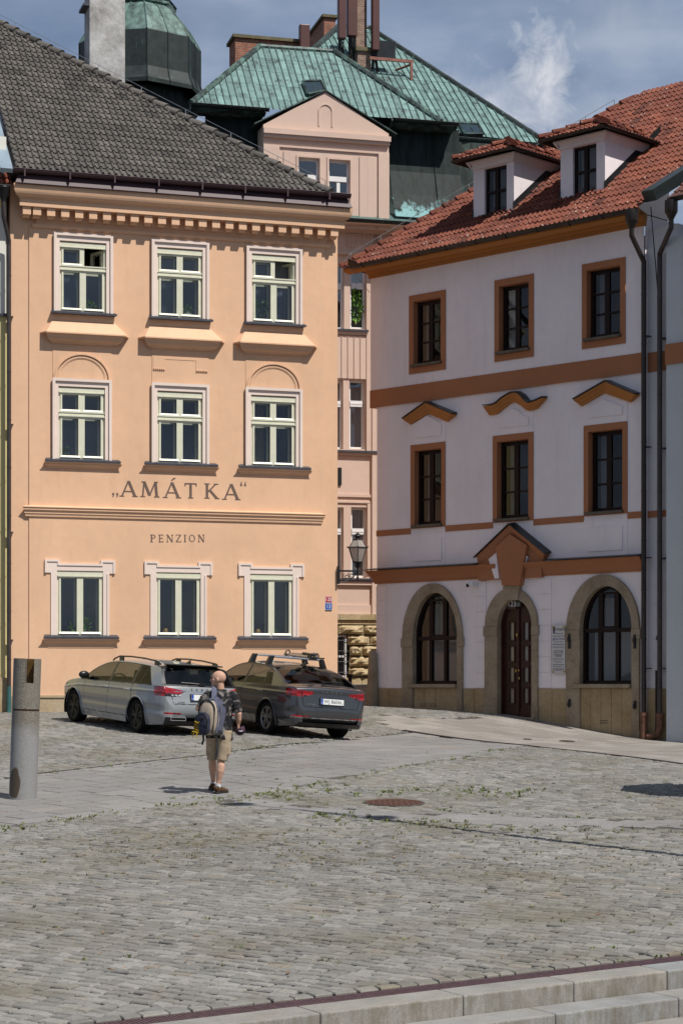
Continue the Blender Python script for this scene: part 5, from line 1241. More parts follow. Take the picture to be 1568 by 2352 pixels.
# dormers
def dormer(xl, xr, ytop, ybot, wxl, wxr, wyt, wyb, depth_s, label):
    # front wall stands on the roof plane; its foot is the pixel (xl..xr, ybot)
    pf = rw(xr, ybot)[1]; yF = pf.y; pl = W.at(xl, ytop, yF); pr = W.at(xr, ytop, yF); zt_ = pr.z
    x0, x1 = pl.x, pr.x; zf = pf.z-.15
    wx0, wx1 = W.at(wxl, 400, yF).x, W.at(wxr, 400, yF).x; wz1 = W.at((wxl+wxr)/2, wyt, yF).z; wz0 = W.at((wxl+wxr)/2, wyb, yF).z
    m = MB(); wall_face(m, rect(x0, x1, zf-.1, zt_), [rect(wx0, wx1, wz0, wz1)], yF, .16)
    dback = (zt_-zf)/math.tan(R(38))+.6
    for x in (x0, x1): m.quad((x, yF, zf-.1), (x, yF+dback, zf-.1), (x, yF+dback, zt_), (x, yF, zt_))
    m.sweepx([(yF+.0, zt_-.20), (yF-.05, zt_-.19), (yF-.07, zt_-.10), (yF-.14, zt_-.03), (yF-.14, zt_), (yF+.0, zt_)], x0-.0, x1+.0, 0, 0)
    for sg, x in ((-1, x0), (1, x1)):
        m.add([(x, yF-.14, zt_-.001), (x, yF-.14, zt_-.03), (x, yF-.05, zt_-.19), (x, yF+dback-.3, zt_-.19), (x+sg*.12, yF+dback-.3, zt_-.03), (x+sg*.12, yF-.14, zt_-.03), (x+sg*.12, yF+dback-.3, zt_), (x+sg*.12, yF-.14, zt_)], [(2,3,4,5), (5,4,6,7), (2,5,1), (1,5,7,0)])
    dm = m.build('dormer', M_WHITE, wh)
    f = MB(); frame_bars(f, wx0+.002, wx1-.002, wz0, wz1-.002, .06, yF+.06, yF+.13); cx = (wx0+wx1)/2; zm = wz0+(wz1-wz0)*.48
    f.box(cx-.05, cx+.05, yF+.05, yF+.12, wz0+.05, wz1-.05); f.box(wx0+.05, wx1-.05, yF+.055, yF+.12, zm-.03, zm+.03); f.box(wx0-.06, wx1+.06, yF-.08, yF+.08, wz0-.06, wz0)
    f.build('dormer_frame', M_BROWNW, dm); pp = MB(); pp.vq(wx0+.05, wx1-.05, yF+.09, yF+.095, wz0+.05, wz1-.05); pp.build('pane', M_PANE2, dm)
    cc = MB(); curtain_mesh(cc, wx0+.05, wx1-.05, wz0, wz1, yF+.25, 9, .02, 3); cc.build('curtain', M_CURTW, dm, smooth='all', fix=False)
    bx = MB(); bx.box(x0+.03, x1-.03, yF+.5, yF+dback, zf-.1, zt_-.02); bx.build('dormer_room', M_INT, dm)
    # hipped tile roof
    ov = .28; ex0, ex1 = x0-ov, x1+ov; ye = yF-ov-.1; cxr = (ex0+ex1)/2; half = (ex1-ex0)/2; rp_ = math.tan(R(25)); zt2 = zt_+.03; ap = Vector((cxr, ye+half, zt2+half*rp_)); yb = yF+dback+2.6
    V1 = Vector((0, half, half*rp_)).normalized(); s1 = math.hypot(half, half*rp_)
    L_ = Vector((ex0, ye, zt2)); R_ = Vector((ex1, ye, zt2)); nf = Vector((0, -rp_, 1)).normalized()
    hl = (ap-L_).cross(nf); hl = hl if hl.x < 0 else -hl; hr = (ap-R_).cross(nf); hr = hr if hr.x > 0 else -hr
    tile_roof('roof', dm, Vector((cxr, ye, zt2)), (1,0,0), V1, [(-half, -.02), (half, -.02), (0, s1)], .25, .27, M_REDTILE, .026, .028, 31, [(L_, hl), (R_, hr)])
    main = lambda p: (Vector(p)-OW).dot(nW)
    for sg, E in ((1, R_), (-1, L_)):
        Vs = Vector((-sg*half, 0, half*rp_)).normalized(); ns = Vector((sg*rp_, 0, 1)).normalized(); hn = (ap-E).cross(ns); hn = hn if hn.y < 0 else -hn
        tile_roof('roof', dm, E, (0,1,0), Vs, [(0, -.02), (yb-ye, -.02), (yb-ye, s1), (half, s1)], .25, .27, M_REDTILE, .026, .028, 33+sg, [(ap, hn), (OW-nW*.0, -nW), (ap, Vector((-sg, 0, 0)))])
        ridge_caps('ridge_tile', dm, E+Vector((0,0,.02)), ap+Vector((0,0,.03)), M_REDTILE, .10, .30, 4, up=(nf+ns).normalized())
        g = MB(); half_gutter(g, (E.x+sg*.03, ye, zt2-.02), (E.x+sg*.03, yF+dback+.2, zt2-.02), .05); g.build('gutter', M_BRSHEET, dm, smooth=40)
        fl = MB(); xs = x1 if sg > 0 else x0; zb_ = lambda y: OW.z+(y-OW.y)*math.tan(R(38))
        fl.add([(xs+sg*.005, yF-.05, zb_(yF-.05)+.02), (xs+sg*.005, yF+dback*.86, zb_(yF+dback*.86)+.02), (xs+sg*.005, yF+dback*.86, zb_(yF+dback*.86)+.24), (xs+sg*.005, yF-.05, zb_(yF-.05)+.24), (xs+sg*.14, yF-.05, zb_(yF-.05)+.05), (xs+sg*.14, yF+dback*.86, zb_(yF+dback*.86)+.05)], [(0,1,2,3), (0,1,5,4)])
        fl.build('flashing', M_DKSHEET, dm, fix=False)
    ridge_caps('ridge_tile', dm, ap+Vector((0,0,.03)), Vector((cxr, yF+dback+2.0, ap.z+.03)), M_REDTILE, .11, .33, 6)
    g = MB(); half_gutter(g, (ex0-.03, ye-.03, zt2-.02), (ex1+.03, ye-.03, zt2-.02), .05); g.build('gutter', M_BRSHEET, dm, smooth=40)
    fl = MB(); fl.add([(x0-.1, yF-.005, zf+.10), (x1+.1, yF-.005, zf+.10), (x1+.1, yF-.25, OW.z+(yF-.25-OW.y)*math.tan(R(38))+.055), (x0-.1, yF-.25, OW.z+(yF-.25-OW.y)*math.tan(R(38))+.055)], [(0,1,2,3)]); fl.build('flashing', M_DKSHEET, dm)
    dk = MB(); o3 = Vector((0,0,-.03)); dk.poly([L_+o3, R_+o3, ap+o3]); dk.poly([R_+o3, Vector((ex1, yb, zt2))+o3, Vector((cxr, yb, ap.z))+o3, ap+o3]); dk.poly([L_+o3, ap+o3, Vector((cxr, yb, ap.z))+o3, Vector((ex0, yb, zt2))+o3]); dk.build('roof_deck', M_BRSHEET, dm)
dormer(1087, 1180, 351, 484, 1112, 1163, 382, 489, 0, '')
dormer(1287, 1389, 302, 438, 1315, 1369, 333, 446, 0, '')
# downpipes
def downpipe(parent, fac, pts, r, mat, name='downpipe', joints=None):
    m = MB(); m.tube(pts, r, 10)
    if joints:
        a, b = joints; a, b = Vector(a), Vector(b); n = 9
        for i in range(n): p = a.lerp(b, (i+.5)/n); m.tube([p-Vector((0,0,.012)), p+Vector((0,0,.012))], r*1.12, 10)
        for i in range(4): p = a.lerp(b, (i+.6)/4); m.box(p.x-.02, p.x+r+.05, p.y-.0, p.y+.14, p.z-.012, p.z+.012)
    return m.build(name, mat, parent, smooth=40)
ud = W.u(1478.5, .12); zt_h = W.L(1450, 480, .55)[1]; zh_b = W.L(1450, 517, .55)[1]; uh = W.u(1450, .55); zbot = W.L(1478, 1690, .12)[1]
M_RUST = simple('rusty_cast_iron', (0.16,0.075,0.045), .8, .2, var=.45, vscale=9, bmp=.4)
downpipe(wh, W, [(uh, -.55, zh_b), (uh, -.55, zh_b-.22), (ud, -.13, zh_b-.72), (ud, -.13, zh_b-.85), (ud, -.13, zbot+.45)], .058, M_BRSHEET, joints=((ud, -.13, zh_b-.9), (ud, -.13, zbot+.5)))
mb = MB(); mb.lathe([(.05, -.32), (.055, -.30), (.13, -.14), (.14, -.12), (.14, .12), (.13, .12), (.12, 0)], 14, (uh, -.55, zh_b+.22)); mb.build('rain_hopper', M_BRSHEET, wh, smooth=35)
mb = MB(); mb.lathe([(.075, -.25), (.075, .42), (.09, .43), (.09, .5), (.06, .5)], 12, (ud, -.13, zbot)); mb.build('pipe_foot', M_RUST, wh, smooth=35)
# door number, camera, intercom, name board
t = empty('house_number_sign', W.M @ Vector((W.u(1175.5, .1), yD-.06, W.L(1175, 1396, 0)[1])), W.ang, 'dark plate reading 123 hanging at the head of the arched door', 'sign')
xw_ = W.at(1175.5, 1388, yD-.06).x-W.u(1175.5, .1); zz = W.at(1175.5, 1388, yD-.06).z-W.L(1175, 1396, 0)[1]
mb = MB(); mb.box(xw_-.12, xw_+.12, -.01, .01, zz-.11, zz+.11); mb.build('plate', simple('sign_dark_red', (0.035,0.008,0.012), .4), t); text_mesh('digits', '123', .17, M_POT, t, facing(xw_, -.012, zz), .001)
mb = MB(); p = W.at(1191, 1388, yD-.06); mb.box(-.06, .06, -.04, .03, -.06, .06); o = mb.build('door_lamp', simple('grey_box', (0.10,0.115,0.11), .6), bevel=.01); o.location = W.M @ p; o.rotation_euler = (0, 0, W.ang); tag(o, 'small grey box lamp beside the 123 plate inside the door arch', 'lamp')
p = W.at(1083, 1343, -.12); t = empty('security_camera', W.M @ p, W.ang, 'small white dome security camera under the orange cornice', 'camera')
mb = MB(); mb.box(.03, .10, 0, .12, -.06, .06); mb.tube([(.06, -.02, .02), (-.03, -.08, .01)], .05, 12); mb.build('housing', M_POT, t, bevel=.006, smooth=40); mb = MB(); mb.ell((-.04, -.10, -.02), (.045, .045, .045), 12, 8); mb.build('lens', M_DKSHEET, t, smooth=True)
p = W.at(1138.5, 1494, .10); mb = MB(); mb.box(-.06, .06, -.03, .02, -.10, .10); o = mb.build('intercom', M_DKSHEET, bevel=.008); o.location = W.M @ p; o.rotation_euler = (0, 0, W.ang); tag(o, 'small dark intercom box on the stone jamb of the door', 'intercom')
bx0, bz1 = W.L(1267, 1436, .05); bx1, bz0 = W.L(1298, 1548, .05); t = empty('name_board', W.M @ Vector(((bx0+bx1)/2, -.05, bz0)), W.ang, 'tall pale glass name board with lines of small print beside the door', 'sign'); w = (bx1-bx0)/2; h = bz1-bz0
mb = MB(); mb.box(-w, w, -.008, .0, 0, h); mb.build('board', simple('frosted_board', (0.52,0.50,0.48), .15, var=.02, spec=.6), t)
mb = MB()
for sx in (-1, 1):
    for z in (.05, h-.05): mb.tube([(sx*(w-.04), -.03, z), (sx*(w-.04), .05, z)], .022, 10)
mb.build('stud', M_BRASS, t); M_INK = simple('print_ink', (0.05,0.04,0.05), .5); M_INKB = simple('print_blue', (0.03,0.03,0.25), .5); M_LINE = simple('print_line', (0.10,0.05,0.10), .5)
def bl(txt, y, s, m=M_INK, x=0.0): text_mesh('print', txt, s*(.042*w/.0176 if False else min(1.0, 1.66*w/(len(txt)*s*.52))), m, t, facing(x*.4, -.0095, h*(1-(y-140)/2030)), .0005)
bl('advok\u00e1tn\u00ed kancel\u00e1\u0159', 500, .075); bl('INSOLVEN\u010cN\u00cd SPR\u00c1VCI', 1065, .075); bl('Mgr. Petr Vysoudil', 1250, .058); bl('Mgr. Barbora Stavikov\u00e1', 1292, .058); bl('EEG Glass Motor Group a.s.', 1635, .06); bl('OMEGA INSOLVENCE v.o.s.', 1870, .058); bl('ve\u0159ejn\u00e1 spole\u010dnost  JUDr. Jan Mal\u00fd', 1192, .046); bl('v\u00fdpo\u010detn\u00ed pracovi\u0161t\u011b', 842, .05); bl('\u010cESK\u00c1 SPR\u00c1VA', 730, .06, M_INKB, .06); bl('HARTMANN JEL\u00cdNEK', 310, .055, M_INK, .10); bl('MAL\u00dd WEBEROV\u00c1', 352, .055, M_INK, .08)
mb = MB()
for y in (605, 950, 1552, 1790): z = h*(1-(y-140)/2030); mb.box(-w*.84, w*.84, -.010, -.0085, z-.006, z+.006)
for y in (1358, 1392, 1424, 1458, 1688, 1958, 1992, 2030): z = h*(1-(y-140)/2030); ww = w*(.8 if y in (1358, 1958, 1992) else .5); mb.box(-ww, ww, -.0095, -.0085, z-.004, z+.004)
z = h*(1-(350-140)/2030); mb.box(-w*.8, -w*.52, -.010, -.0085, z-.075, z+.075)
mb.build('ruled_line', M_LINE, t)
mb = MB(); z = h*(1-(725-140)/2030); mb.prism([(-w*.82, z-.03), (-w*.6, z-.03), (-w*.72, z+.03)], -.010, -.0085); mb.build('emblem', M_INKB, t)
# guard stone at the left corner
g0_ = W.M @ Vector((uA0-.06, -.06, 0)); mb = MB(); mb.lathe([(.19, -.5), (.18, .3), (.15, .9), (.13, 1.28), (.10, 1.36), (.05, 1.40)], 10); mb.v = [(x*.8, y*.8, z) for x, y, z in mb.v]
o = mb.build('guard_stone', M_ARCHST, smooth=50); o.location = (g0_.x-.02, g0_.y-.05, g1(g0_.x, g0_.y)); tag(o, 'worn sandstone guard post at the left corner of the white house', 'guard stone')
# ------------------------------------------------------------------ large pink building with copper roofs behind
Q = Fac((0.47, 60.0), (0.967, 0.256), 1.6)
M_PINK = plaster('pink_plaster', (0.645,0.480,0.392), 0.045, 0.08, (0.4,0.26,0.2))
M_COPG = copper('copper_green', gc=(0.155,0.258,0.240), thr=.60); M_COPD = copper('copper_dark', gc=(0.13,0.27,0.23), dc=(0.016,0.022,0.021), streak=(3.5,3.5,.25), thr=.30)
M_COPM = copper('copper_mixed', gc=(0.11,0.195,0.165), dc=(0.018,0.026,0.024), streak=(2.2,2.2,.4), thr=.47)
M_BRICK = brickmat('red_brick', (0.36,0.125,0.065), (0.27,0.10,0.06), (0.30,0.24,0.19)); M_BRICK2 = brickmat('weathered_brick', (0.25,0.14,0.10), (0.32,0.20,0.15), (0.36,0.32,0.27))
M_ANT = simple('red_brown_antenna', (0.085,0.028,0.022), .45, var=.15, vscale=2); M_WHITEP = simple('white_window_paint', (0.78,0.77,0.76), .35, var=.04)
M_PANE3 = glass('window_pane_rear', (0.50,0.62,0.72), 3.2, .012, .05)
rb = Q.thing('town_building', 'large pink building with green copper roofs and a gabled bay behind the houses', 'building')
qL, qR = Q.u(430), Q.u(1300); zEave = Q.L(900, 505)[1]
# wall and openings in the alley gap
def bq(x0, x1, y0, y1, off=0): a = Q.L(x0, (y0+y1)/2, off)[0]; b = Q.L(x1, (y0+y1)/2, off)[0]; return a, b, Q.L((x0+x1)/2, y1, off)[1], Q.L((x0+x1)/2, y0, off)[1]
gapw = [bq(752, 790, 604, 755), bq(804, 840, 604, 755), bq(752, 788, 872, 1031), bq(802, 838, 872, 1031), bq(752, 789, 1165, 1327), bq(806, 842, 1165, 1327)]
base_w = bq(760, 794.5, 1459, 1557)
zbt = Q.L(820, 1411)[1]
mb = MB(); wall_face(mb, rect(qL, qR, zbt, zEave), [rect(*q) for q in gapw], 0, .25)
mb.quad((qL, 0, -1), (qL, 14, -1), (qL, 14, zEave), (qL, 0, zEave)); mb.quad((qR, 0, -1), (qR, 14, -1), (qR, 14, zEave), (qR, 0, zEave)); mb.quad((qL, 14, -1), (qR, 14, -1), (qR, 14, zEave), (qL, 14, zEave))
mb.build('wall', M_PINK, rb)
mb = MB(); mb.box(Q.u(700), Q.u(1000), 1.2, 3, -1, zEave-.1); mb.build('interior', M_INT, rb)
for i, q in enumerate(gapw):
    x0, x1, z0, z1 = q; m = MB(); frame_bars(m, x0, x1, z0, z1, .07, .14, .22); tr = z0+(z1-z0)*.66; m.box(x0+.05, x1-.05, .10, .2, tr-.09, tr+.09); m.box(x0+.05, x1-.05, .09, .2, tr-.02, tr+.03)
    wo = m.build('window', M_WHITEP, rb); p = MB(); p.vq(x0+.06, x1-.06, .18, .185, z0+.06, z1-.06); p.build('pane', M_PANE3, wo)
    c = MB(); curtain_mesh(c, x0, x1, z0, z1, .38, 4, .02, i)
    if i > 1: c.build('curtain', M_CURT if i < 4 else M_CURTW, wo, smooth='all', fix=False)
mb = MB()
for (y, xa, xb) in ((756.5, 740, 843.5), (1035, 740, 866), (1329, 740, 862)):
    a, b = Q.u(xa), Q.u(xb); z = Q.L(810, y, .12)[1]; mb.box(a, b, -.14, 0, z-.05, z+.01)
sl_ = mb.build('sill', M_SILL, rb)
mb = MB()
for (y, xa, xb) in ((764, 740, 841), (1041.5, 740, 863), (1340, 740, 859.5)):
    a, b = Q.u(xa), Q.u(xb); z = Q.L(810, y, .08)[1]; mb.box(a, b, -.08, 0, z-.05, z+.06)
a0, a1, zz0, zz1 = bq(740, 840.5, 771, 869)
n = 7
for i in range(n): xa = a0+(a1-a0)*i/n; xb = a0+(a1-a0)*(i+1)/n; mb.box(xa+.012, xb-.012, -.035, 0, zz0, zz1)
for i in range(1, n):
    xa = a0+(a1-a0)*i/n
    for k in range(22): z = zz0+(zz1-zz0)*(k+.5)/22; mb.box(xa-.02, xa+.02, -.05, -.0, z-.012, z+.012)
mb.box(a1, Q.u(852), -.06, 0, Q.L(845, 1040)[1], Q.L(845, 604)[1])
mb.box(Q.u(852.5), Q.u(866), -.10, 0, zbt, Q.L(845, 528)[1])
z = Q.L(810, 1138)[1]; mb.box(Q.u(740), Q.u(866), -.05, 0, z-.05, z+.03); z = Q.L(810, 1153)[1]; mb.box(Q.u(740), Q.u(858), -.04, 0, z-.03, z+.02)
mb.box(Q.u(843), Q.u(858), -.04, 0, Q.L(845, 1320)[1], Q.L(845, 1157)[1]); z = Q.L(810, 1390)[1]; mb.box(Q.u(740), Q.u(870), -.05, 0, zbt, z)
mb.build('pilaster', M_PINK, rb)
# cornice and frieze with relief letters
mb = MB(); z0 = Q.L(820, 578, .1)[1]; z1 = Q.L(820, 531, .1)[1]; mb.box(qL, qR, -.10, 0, z0, z1); mb.box(qL, qR, -.16, 0, z0-.10, z0)
zc = Q.L(820, 530, .3)[1]; zg_ = Q.L(820, 508, .9)[1]
mb.sweepx([(0, zc-.02), (-.14, zc-.02), (-.2, zc+.06), (-.42, zc+.12), (-.45, zg_-.05), (-.9, zg_-.02), (-.9, zg_+.02), (0, zg_+.02)], qL, qR); mb.build('cornice', M_PINK, rb)
for ch, x in (('D', 809), ('\u016e', 844), ('M', 880)): text_mesh('relief_letter', ch, .56, M_PINK, rb, facing(Q.u(x, .1), -.11, (z0+z1)/2-(.0 if ch != '\u016e' else -.05)), .034)
# stone base
M_ROCK = stone('rock_faced_sandstone', [(0.34,0.245,0.12), (0.46,0.36,0.21), (0.52,0.44,0.31)], 2.2, 9, 1.0); mb = MB(); rr = random.Random(4)
ys = [(1411,1424,0),(1424.5,1434,0),(1435.5,1458,1),(1459.5,1482.5,1),(1484,1506.5,1),(1508,1532,1),(1533,1555,1),(1557,1572,0)]
xb0, xb1 = Q.u(735), Q.u(900)
for ri, (ya, yb, rock) in enumerate(ys):
    zt_ = Q.L(820, ya, .12)[1]; zb_ = Q.L(820, yb, .12)[1]; x = xb0+rr.uniform(-.5, 0)
    while x < xb1:
        w = rr.uniform(.55, 1.05) if rock else rr.uniform(.9, 1.4); xa, xe = x, x+w
        x += w
        if rock and ri > 2:
            if xa < base_w[1]+.12 and xe > base_w[0]:
                xa = max(xa, base_w[1]+rr.uniform(.0, .1))
                if xe-xa < .15: continue
        if not rock: mb.box(xa+.006, xe-.006, -.10-(.06 if ri == 0 else 0), 0, zb_, zt_)
        else:
            nx, nz = 7, 4; vs = []; fs = []
            for j in range(nz+1):
                for i in range(nx+1):
                    e = i in (0, nx) or j in (0, nz); d = -.06 if e else -.13-rr.uniform(0, .10)
                    vs.append((xa+.012+(w if xa == x-w else xe-xa-.024)*0+(xe-xa-.024)*i/nx, d, zb_+.008+(zt_-zb_-.016)*j/nz))
            for j in range(nz):
                for i in range(nx): k = j*(nx+1)+i; fs.append((k, k+1, k+nx+2, k+nx+1))
            mb.add(vs, fs); mb.box(xa+.012, xe-.012, -.0601, 0, zb_+.008, zt_-.008)
mb.build('stone_base', M_ROCK, rb)
m = MB(); x0, x1, z0, z1 = base_w; frame_bars(m, x0, x1, z0, z1, .06, -.03, .02); m.box(x0, x1, -.03, .02, z0+.5*(z1-z0)-.03, z0+.5*(z1-z0)+.03); wo = m.build('window', M_WHITEP, rb); p = MB(); p.box(x0, x1, -.012, -.002, z0, z1); p.build('pane', simple('cellar_pane', (0.012,0.012,0.014), .1, spec=.5), wo)
g = MB()
for k in range(5): x = x0+(x1-x0)*(k+.5)/5; g.tube([(x, -.07, z0), (x, -.07, z1)], .010, 5)
for k in range(4): z = z0+(z1-z0)*(k+.5)/4; g.tube([(x0, -.07, z), (x1+.05, -.07, z)], .010, 5)
g.build('window_bars', M_IRON, wo)
mb = MB(); a, b, z0, z1 = bq(776, 784, 1074, 1114, .03); mb.box(a, b, -.05, 0, z0, z1); mb.build('plaque', M_DKSHEET, rb)
plant(Q, 816, 745, .20, 1.15, .34, 190, .15, 'tall leafy houseplant filling the upper alley window of the pink building', 12)
# roof edge sheet above the cornice
mb = MB(); zt_ = Q.L(900, 489, .35)[1]; mb.quad((qL, -.95, zg_+.03), (qR, -.95, zg_+.03), (qR, -.30, zt_), (qL, -.30, zt_)); mb.build('eaves_sheet', M_COPG, rb)
mb = MB(); half_gutter(mb, (qL, -.97, zg_+.05), (qR, -.97, zg_+.05), .09); mb.build('gutter', M_COPD, rb, smooth=40)
# dark mansard on both sides of the bay
zw = Q.L(980, 292, .2)[1]; mb = MB(); zm0 = zt_-.12
def mans(xa, xb, y0=1.15):
    pr = [(-.72, zm0-.05), (-.48, zm0+.25), (-.22, zm0+.75), (.02, zm0+1.5), (.12, zm0+2.2), (.16, zw+.1)]
    n = 24; vs = []; fs = []
    for (y, z) in pr:
        for i in range(n+1): vs.append((xa+(xb-xa)*i/n, y, z))
    for j in range(len(pr)-1):
        for i in range(n): mb.att = 0.3+.4*((i*7+j*3) % 5)/5; mb.add([vs[j*(n+1)+i], vs[j*(n+1)+i+1], vs[(j+1)*(n+1)+i+1], vs[(j+1)*(n+1)+i]], [(0,1,2,3)])
    k = 0; x = xa
    while x < xb+.01:
        for (p, q) in zip(pr[:-1], pr[1:]): mb.att = .5; mb.tube([(x, p[0]-.015, p[1]), (x, q[0]-.015, q[1])], .016, 4, cap=False)
        x += 1.45
    return pr
xbl, xbr = Q.u(604), Q.u(892)
mans(Q.u(474), xbl-.02); mans(xbr+.02, Q.u(1062, .2)); 
def mansmat():
    m = copper('copper_mansard', gc=(0.20,0.36,0.36), dc=(0.013,0.018,0.017), streak=(3.5,3.5,.25), thr=.5); nt = m.node_tree; p = nt.nodes['Principled BSDF']
    tcn = N(nt, 'ShaderNodeTexCoord'); sp = N(nt, 'ShaderNodeSeparateXYZ'); nt.links.new(tcn.outputs['Object'], sp.inputs[0]); v = objco(nt, (2.2, 2.2, .5)); nn = noise(nt, v, 1.6, 7, .75)
    mu = N(nt, 'ShaderNodeMath', operation='MULTIPLY_ADD'); nt.links.new(nn, mu.inputs[0]); mu.inputs[1].default_value = -2.6; nt.links.new(sp.outputs[2], mu.inputs[2])
    mr = N(nt, 'ShaderNodeMapRange'); nt.links.new(mu.outputs[0], mr.inputs[0]); mr.inputs[1].default_value = zm0-.85; mr.inputs[2].default_value = zm0-1.15
    src = p.inputs['Base Color'].links[0].from_socket
    # the dark weathered metal, with pale green run-off patches only low on the flare
    p.inputs['Specular IOR Level'].default_value = .12; dk = mix(nt, .95, src, (0.010,0.014,0.013)); nt.links.new(mix(nt, mr.outputs[0], dk, (0.20,0.37,0.37)), p.inputs['Base Color']); return m
mb.build('mansard', mansmat(), rb, att=True, fix=True)
mb = MB(); zme = Q.L(960, 281, .5)[1]
for (xa, xb) in ((Q.u(441, .6), xbl-.02), (xbr+.02, Q.u(1053, .6))):
    mb.sweepx([(.2, zw-.05), (-.05, zw-.05), (-.10, zw+.05), (-.28, zw+.12), (-.30, zme-.12), (-.5, zme-.06), (-.5, zme-.02), (.2, zme-.02)], xa, xb)
mb.build('roof_cornice', M_COPM, rb)
mb = MB()
for (xa, xb) in ((Q.u(438, .6), xbl+.05), (xbr-.05, Q.u(1053, .6))): half_gutter(mb, (xa, -.58, zme+.05), (xb, -.58, zme+.05), .085)
mb.build('gutter', M_COPD, rb, smooth=40)
# gabled bay
yB = -.64; DYB = Vector((0,-.52,0)); bx = lambda x: Q.L(x, 400, -yB)[0]; zP = Q.L(750, 302, -yB)[1]; apx = Q.L(752.5, 203, .9); x0, x1 = bx(604.5), bx(892.5)
wl = [tuple(Q.L(x, y, -yB)[i] for i in (0,)) for x, y in ((1,1),)]
hw = []
for (xa, xb) in ((685, 734), (755, 804)): hw.append(rect(bx(xa), bx(xb), Q.L(745, 470, .64)[1], Q.L(745, 364, .64)[1]))
mb = MB(); wall_face(mb, rect(x0, x1, zt_-.6, zP), hw, yB, .25)
for x in (x0, x1): mb.quad((x, yB, zt_-.6), (x, 3, zt_-.6), (x, 3, zP), (x, yB, zP))
e0 = Q.L(599, 281, .9); e1 = Q.L(898.5, 299, .9); ze = (e0[1]+e1[1])/2
mb.prism([(x0, zP), (x1, zP), (x1, ze-.0), (apx[0], apx[1]-.02), (x0, ze-.0)], yB+.001, 3.0)
# mouldings
z = Q.L(745, 311, .75)[1]; mb.box(x0-.02, x1+.02, yB-.18, yB+.001, z-.05, z+.10); mb.box(x0-.0, x1+.0, yB-.12, yB+.001, z-.14, z-.05)
z = Q.L(745, 341, .7)[1]; mb.box(x0, x1, yB-.05, yB+.001, z-.03, z+.03)
for (xa, xb) in ((604.5, 641), (868, 892.5)): mb.box(bx(xa), bx(xb), yB-.06, yB+.001, zt_-.6, z-.03); 
for xm in (834, 852, 660): mb.box(bx(xm)-.12, bx(xm)+.12, yB-.03, yB+.001, zt_-.6, z-.14)
A = [math.pi*i/20 for i in range(21)]; cx = apx[0]; rr_ = .22; za = Q.L(752, 255, .64)[1]
open_ring(mb, [(cx+rr_*math.cos(a), za+rr_*math.sin(a)) for a in A], [(cx+(rr_-.035)*math.cos(a), za+(rr_-.035)*math.sin(a)) for a in A], yB-.025, yB+.001)
for s in (-1, 1): mb.box(cx+s*rr_-(.035 if s > 0 else 0), cx+s*rr_+(0 if s > 0 else .035), yB-.025, yB+.001, za-.45, za)
for h in hw: open_ring(mb, [(h[0][0]-.06, h[0][1]), (h[0][0]-.06, h[2][1]+.06), (h[1][0]+.06, h[2][1]+.06), (h[1][0]+.06, h[0][1])], [(h[0][0], h[0][1]), (h[0][0], h[2][1]), (h[1][0], h[2][1]), (h[1][0], h[0][1])], yB-.03, yB+.001)
mb.build('gabled_bay', M_PINK, rb)
for i, h in enumerate(hw):
    m = MB(); a, b, c_, d = h[0][0], h[1][0], h[0][1], h[2][1]; frame_bars(m, a, b, c_, d, .06, yB+.16, yB+.24); tr = d-.52; m.box(a+.04, b-.04, yB+.12, yB+.22, tr-.10, tr+.05); m.box((a+b)/2-.05, (a+b)/2+.05, yB+.14, yB+.22, c_, tr-.1)
    wo = m.build('window', M_WHITEP, rb); p = MB(); p.vq(a+.05, b-.05, yB+.19, yB+.195, c_, d-.05); p.build('pane', M_PANE3, wo); ii = MB(); ii.box(a-.2, b+.2, yB+.8, yB+1, c_-.2, d+.2); ii.build('room_back', M_INT, wo)
mb = MB()
for (ea) in ((x0-.28, ze-.02), (x1+.25, ze-.02)):
    ax, az = apx[0], apx[1]; d = Vector((ax-ea[0], az-ea[1])).normalized(); nn = Vector((-d.y, d.x)); nn = nn if nn.y > 0 else -nn
    P_ = [ea, (ax, az), (ax, az+.035), (ea[0], ea[1]+.035)]; mb.prism(P_, yB-.05, 3.2)
mb.build('gable_roof', M_COPM, rb)
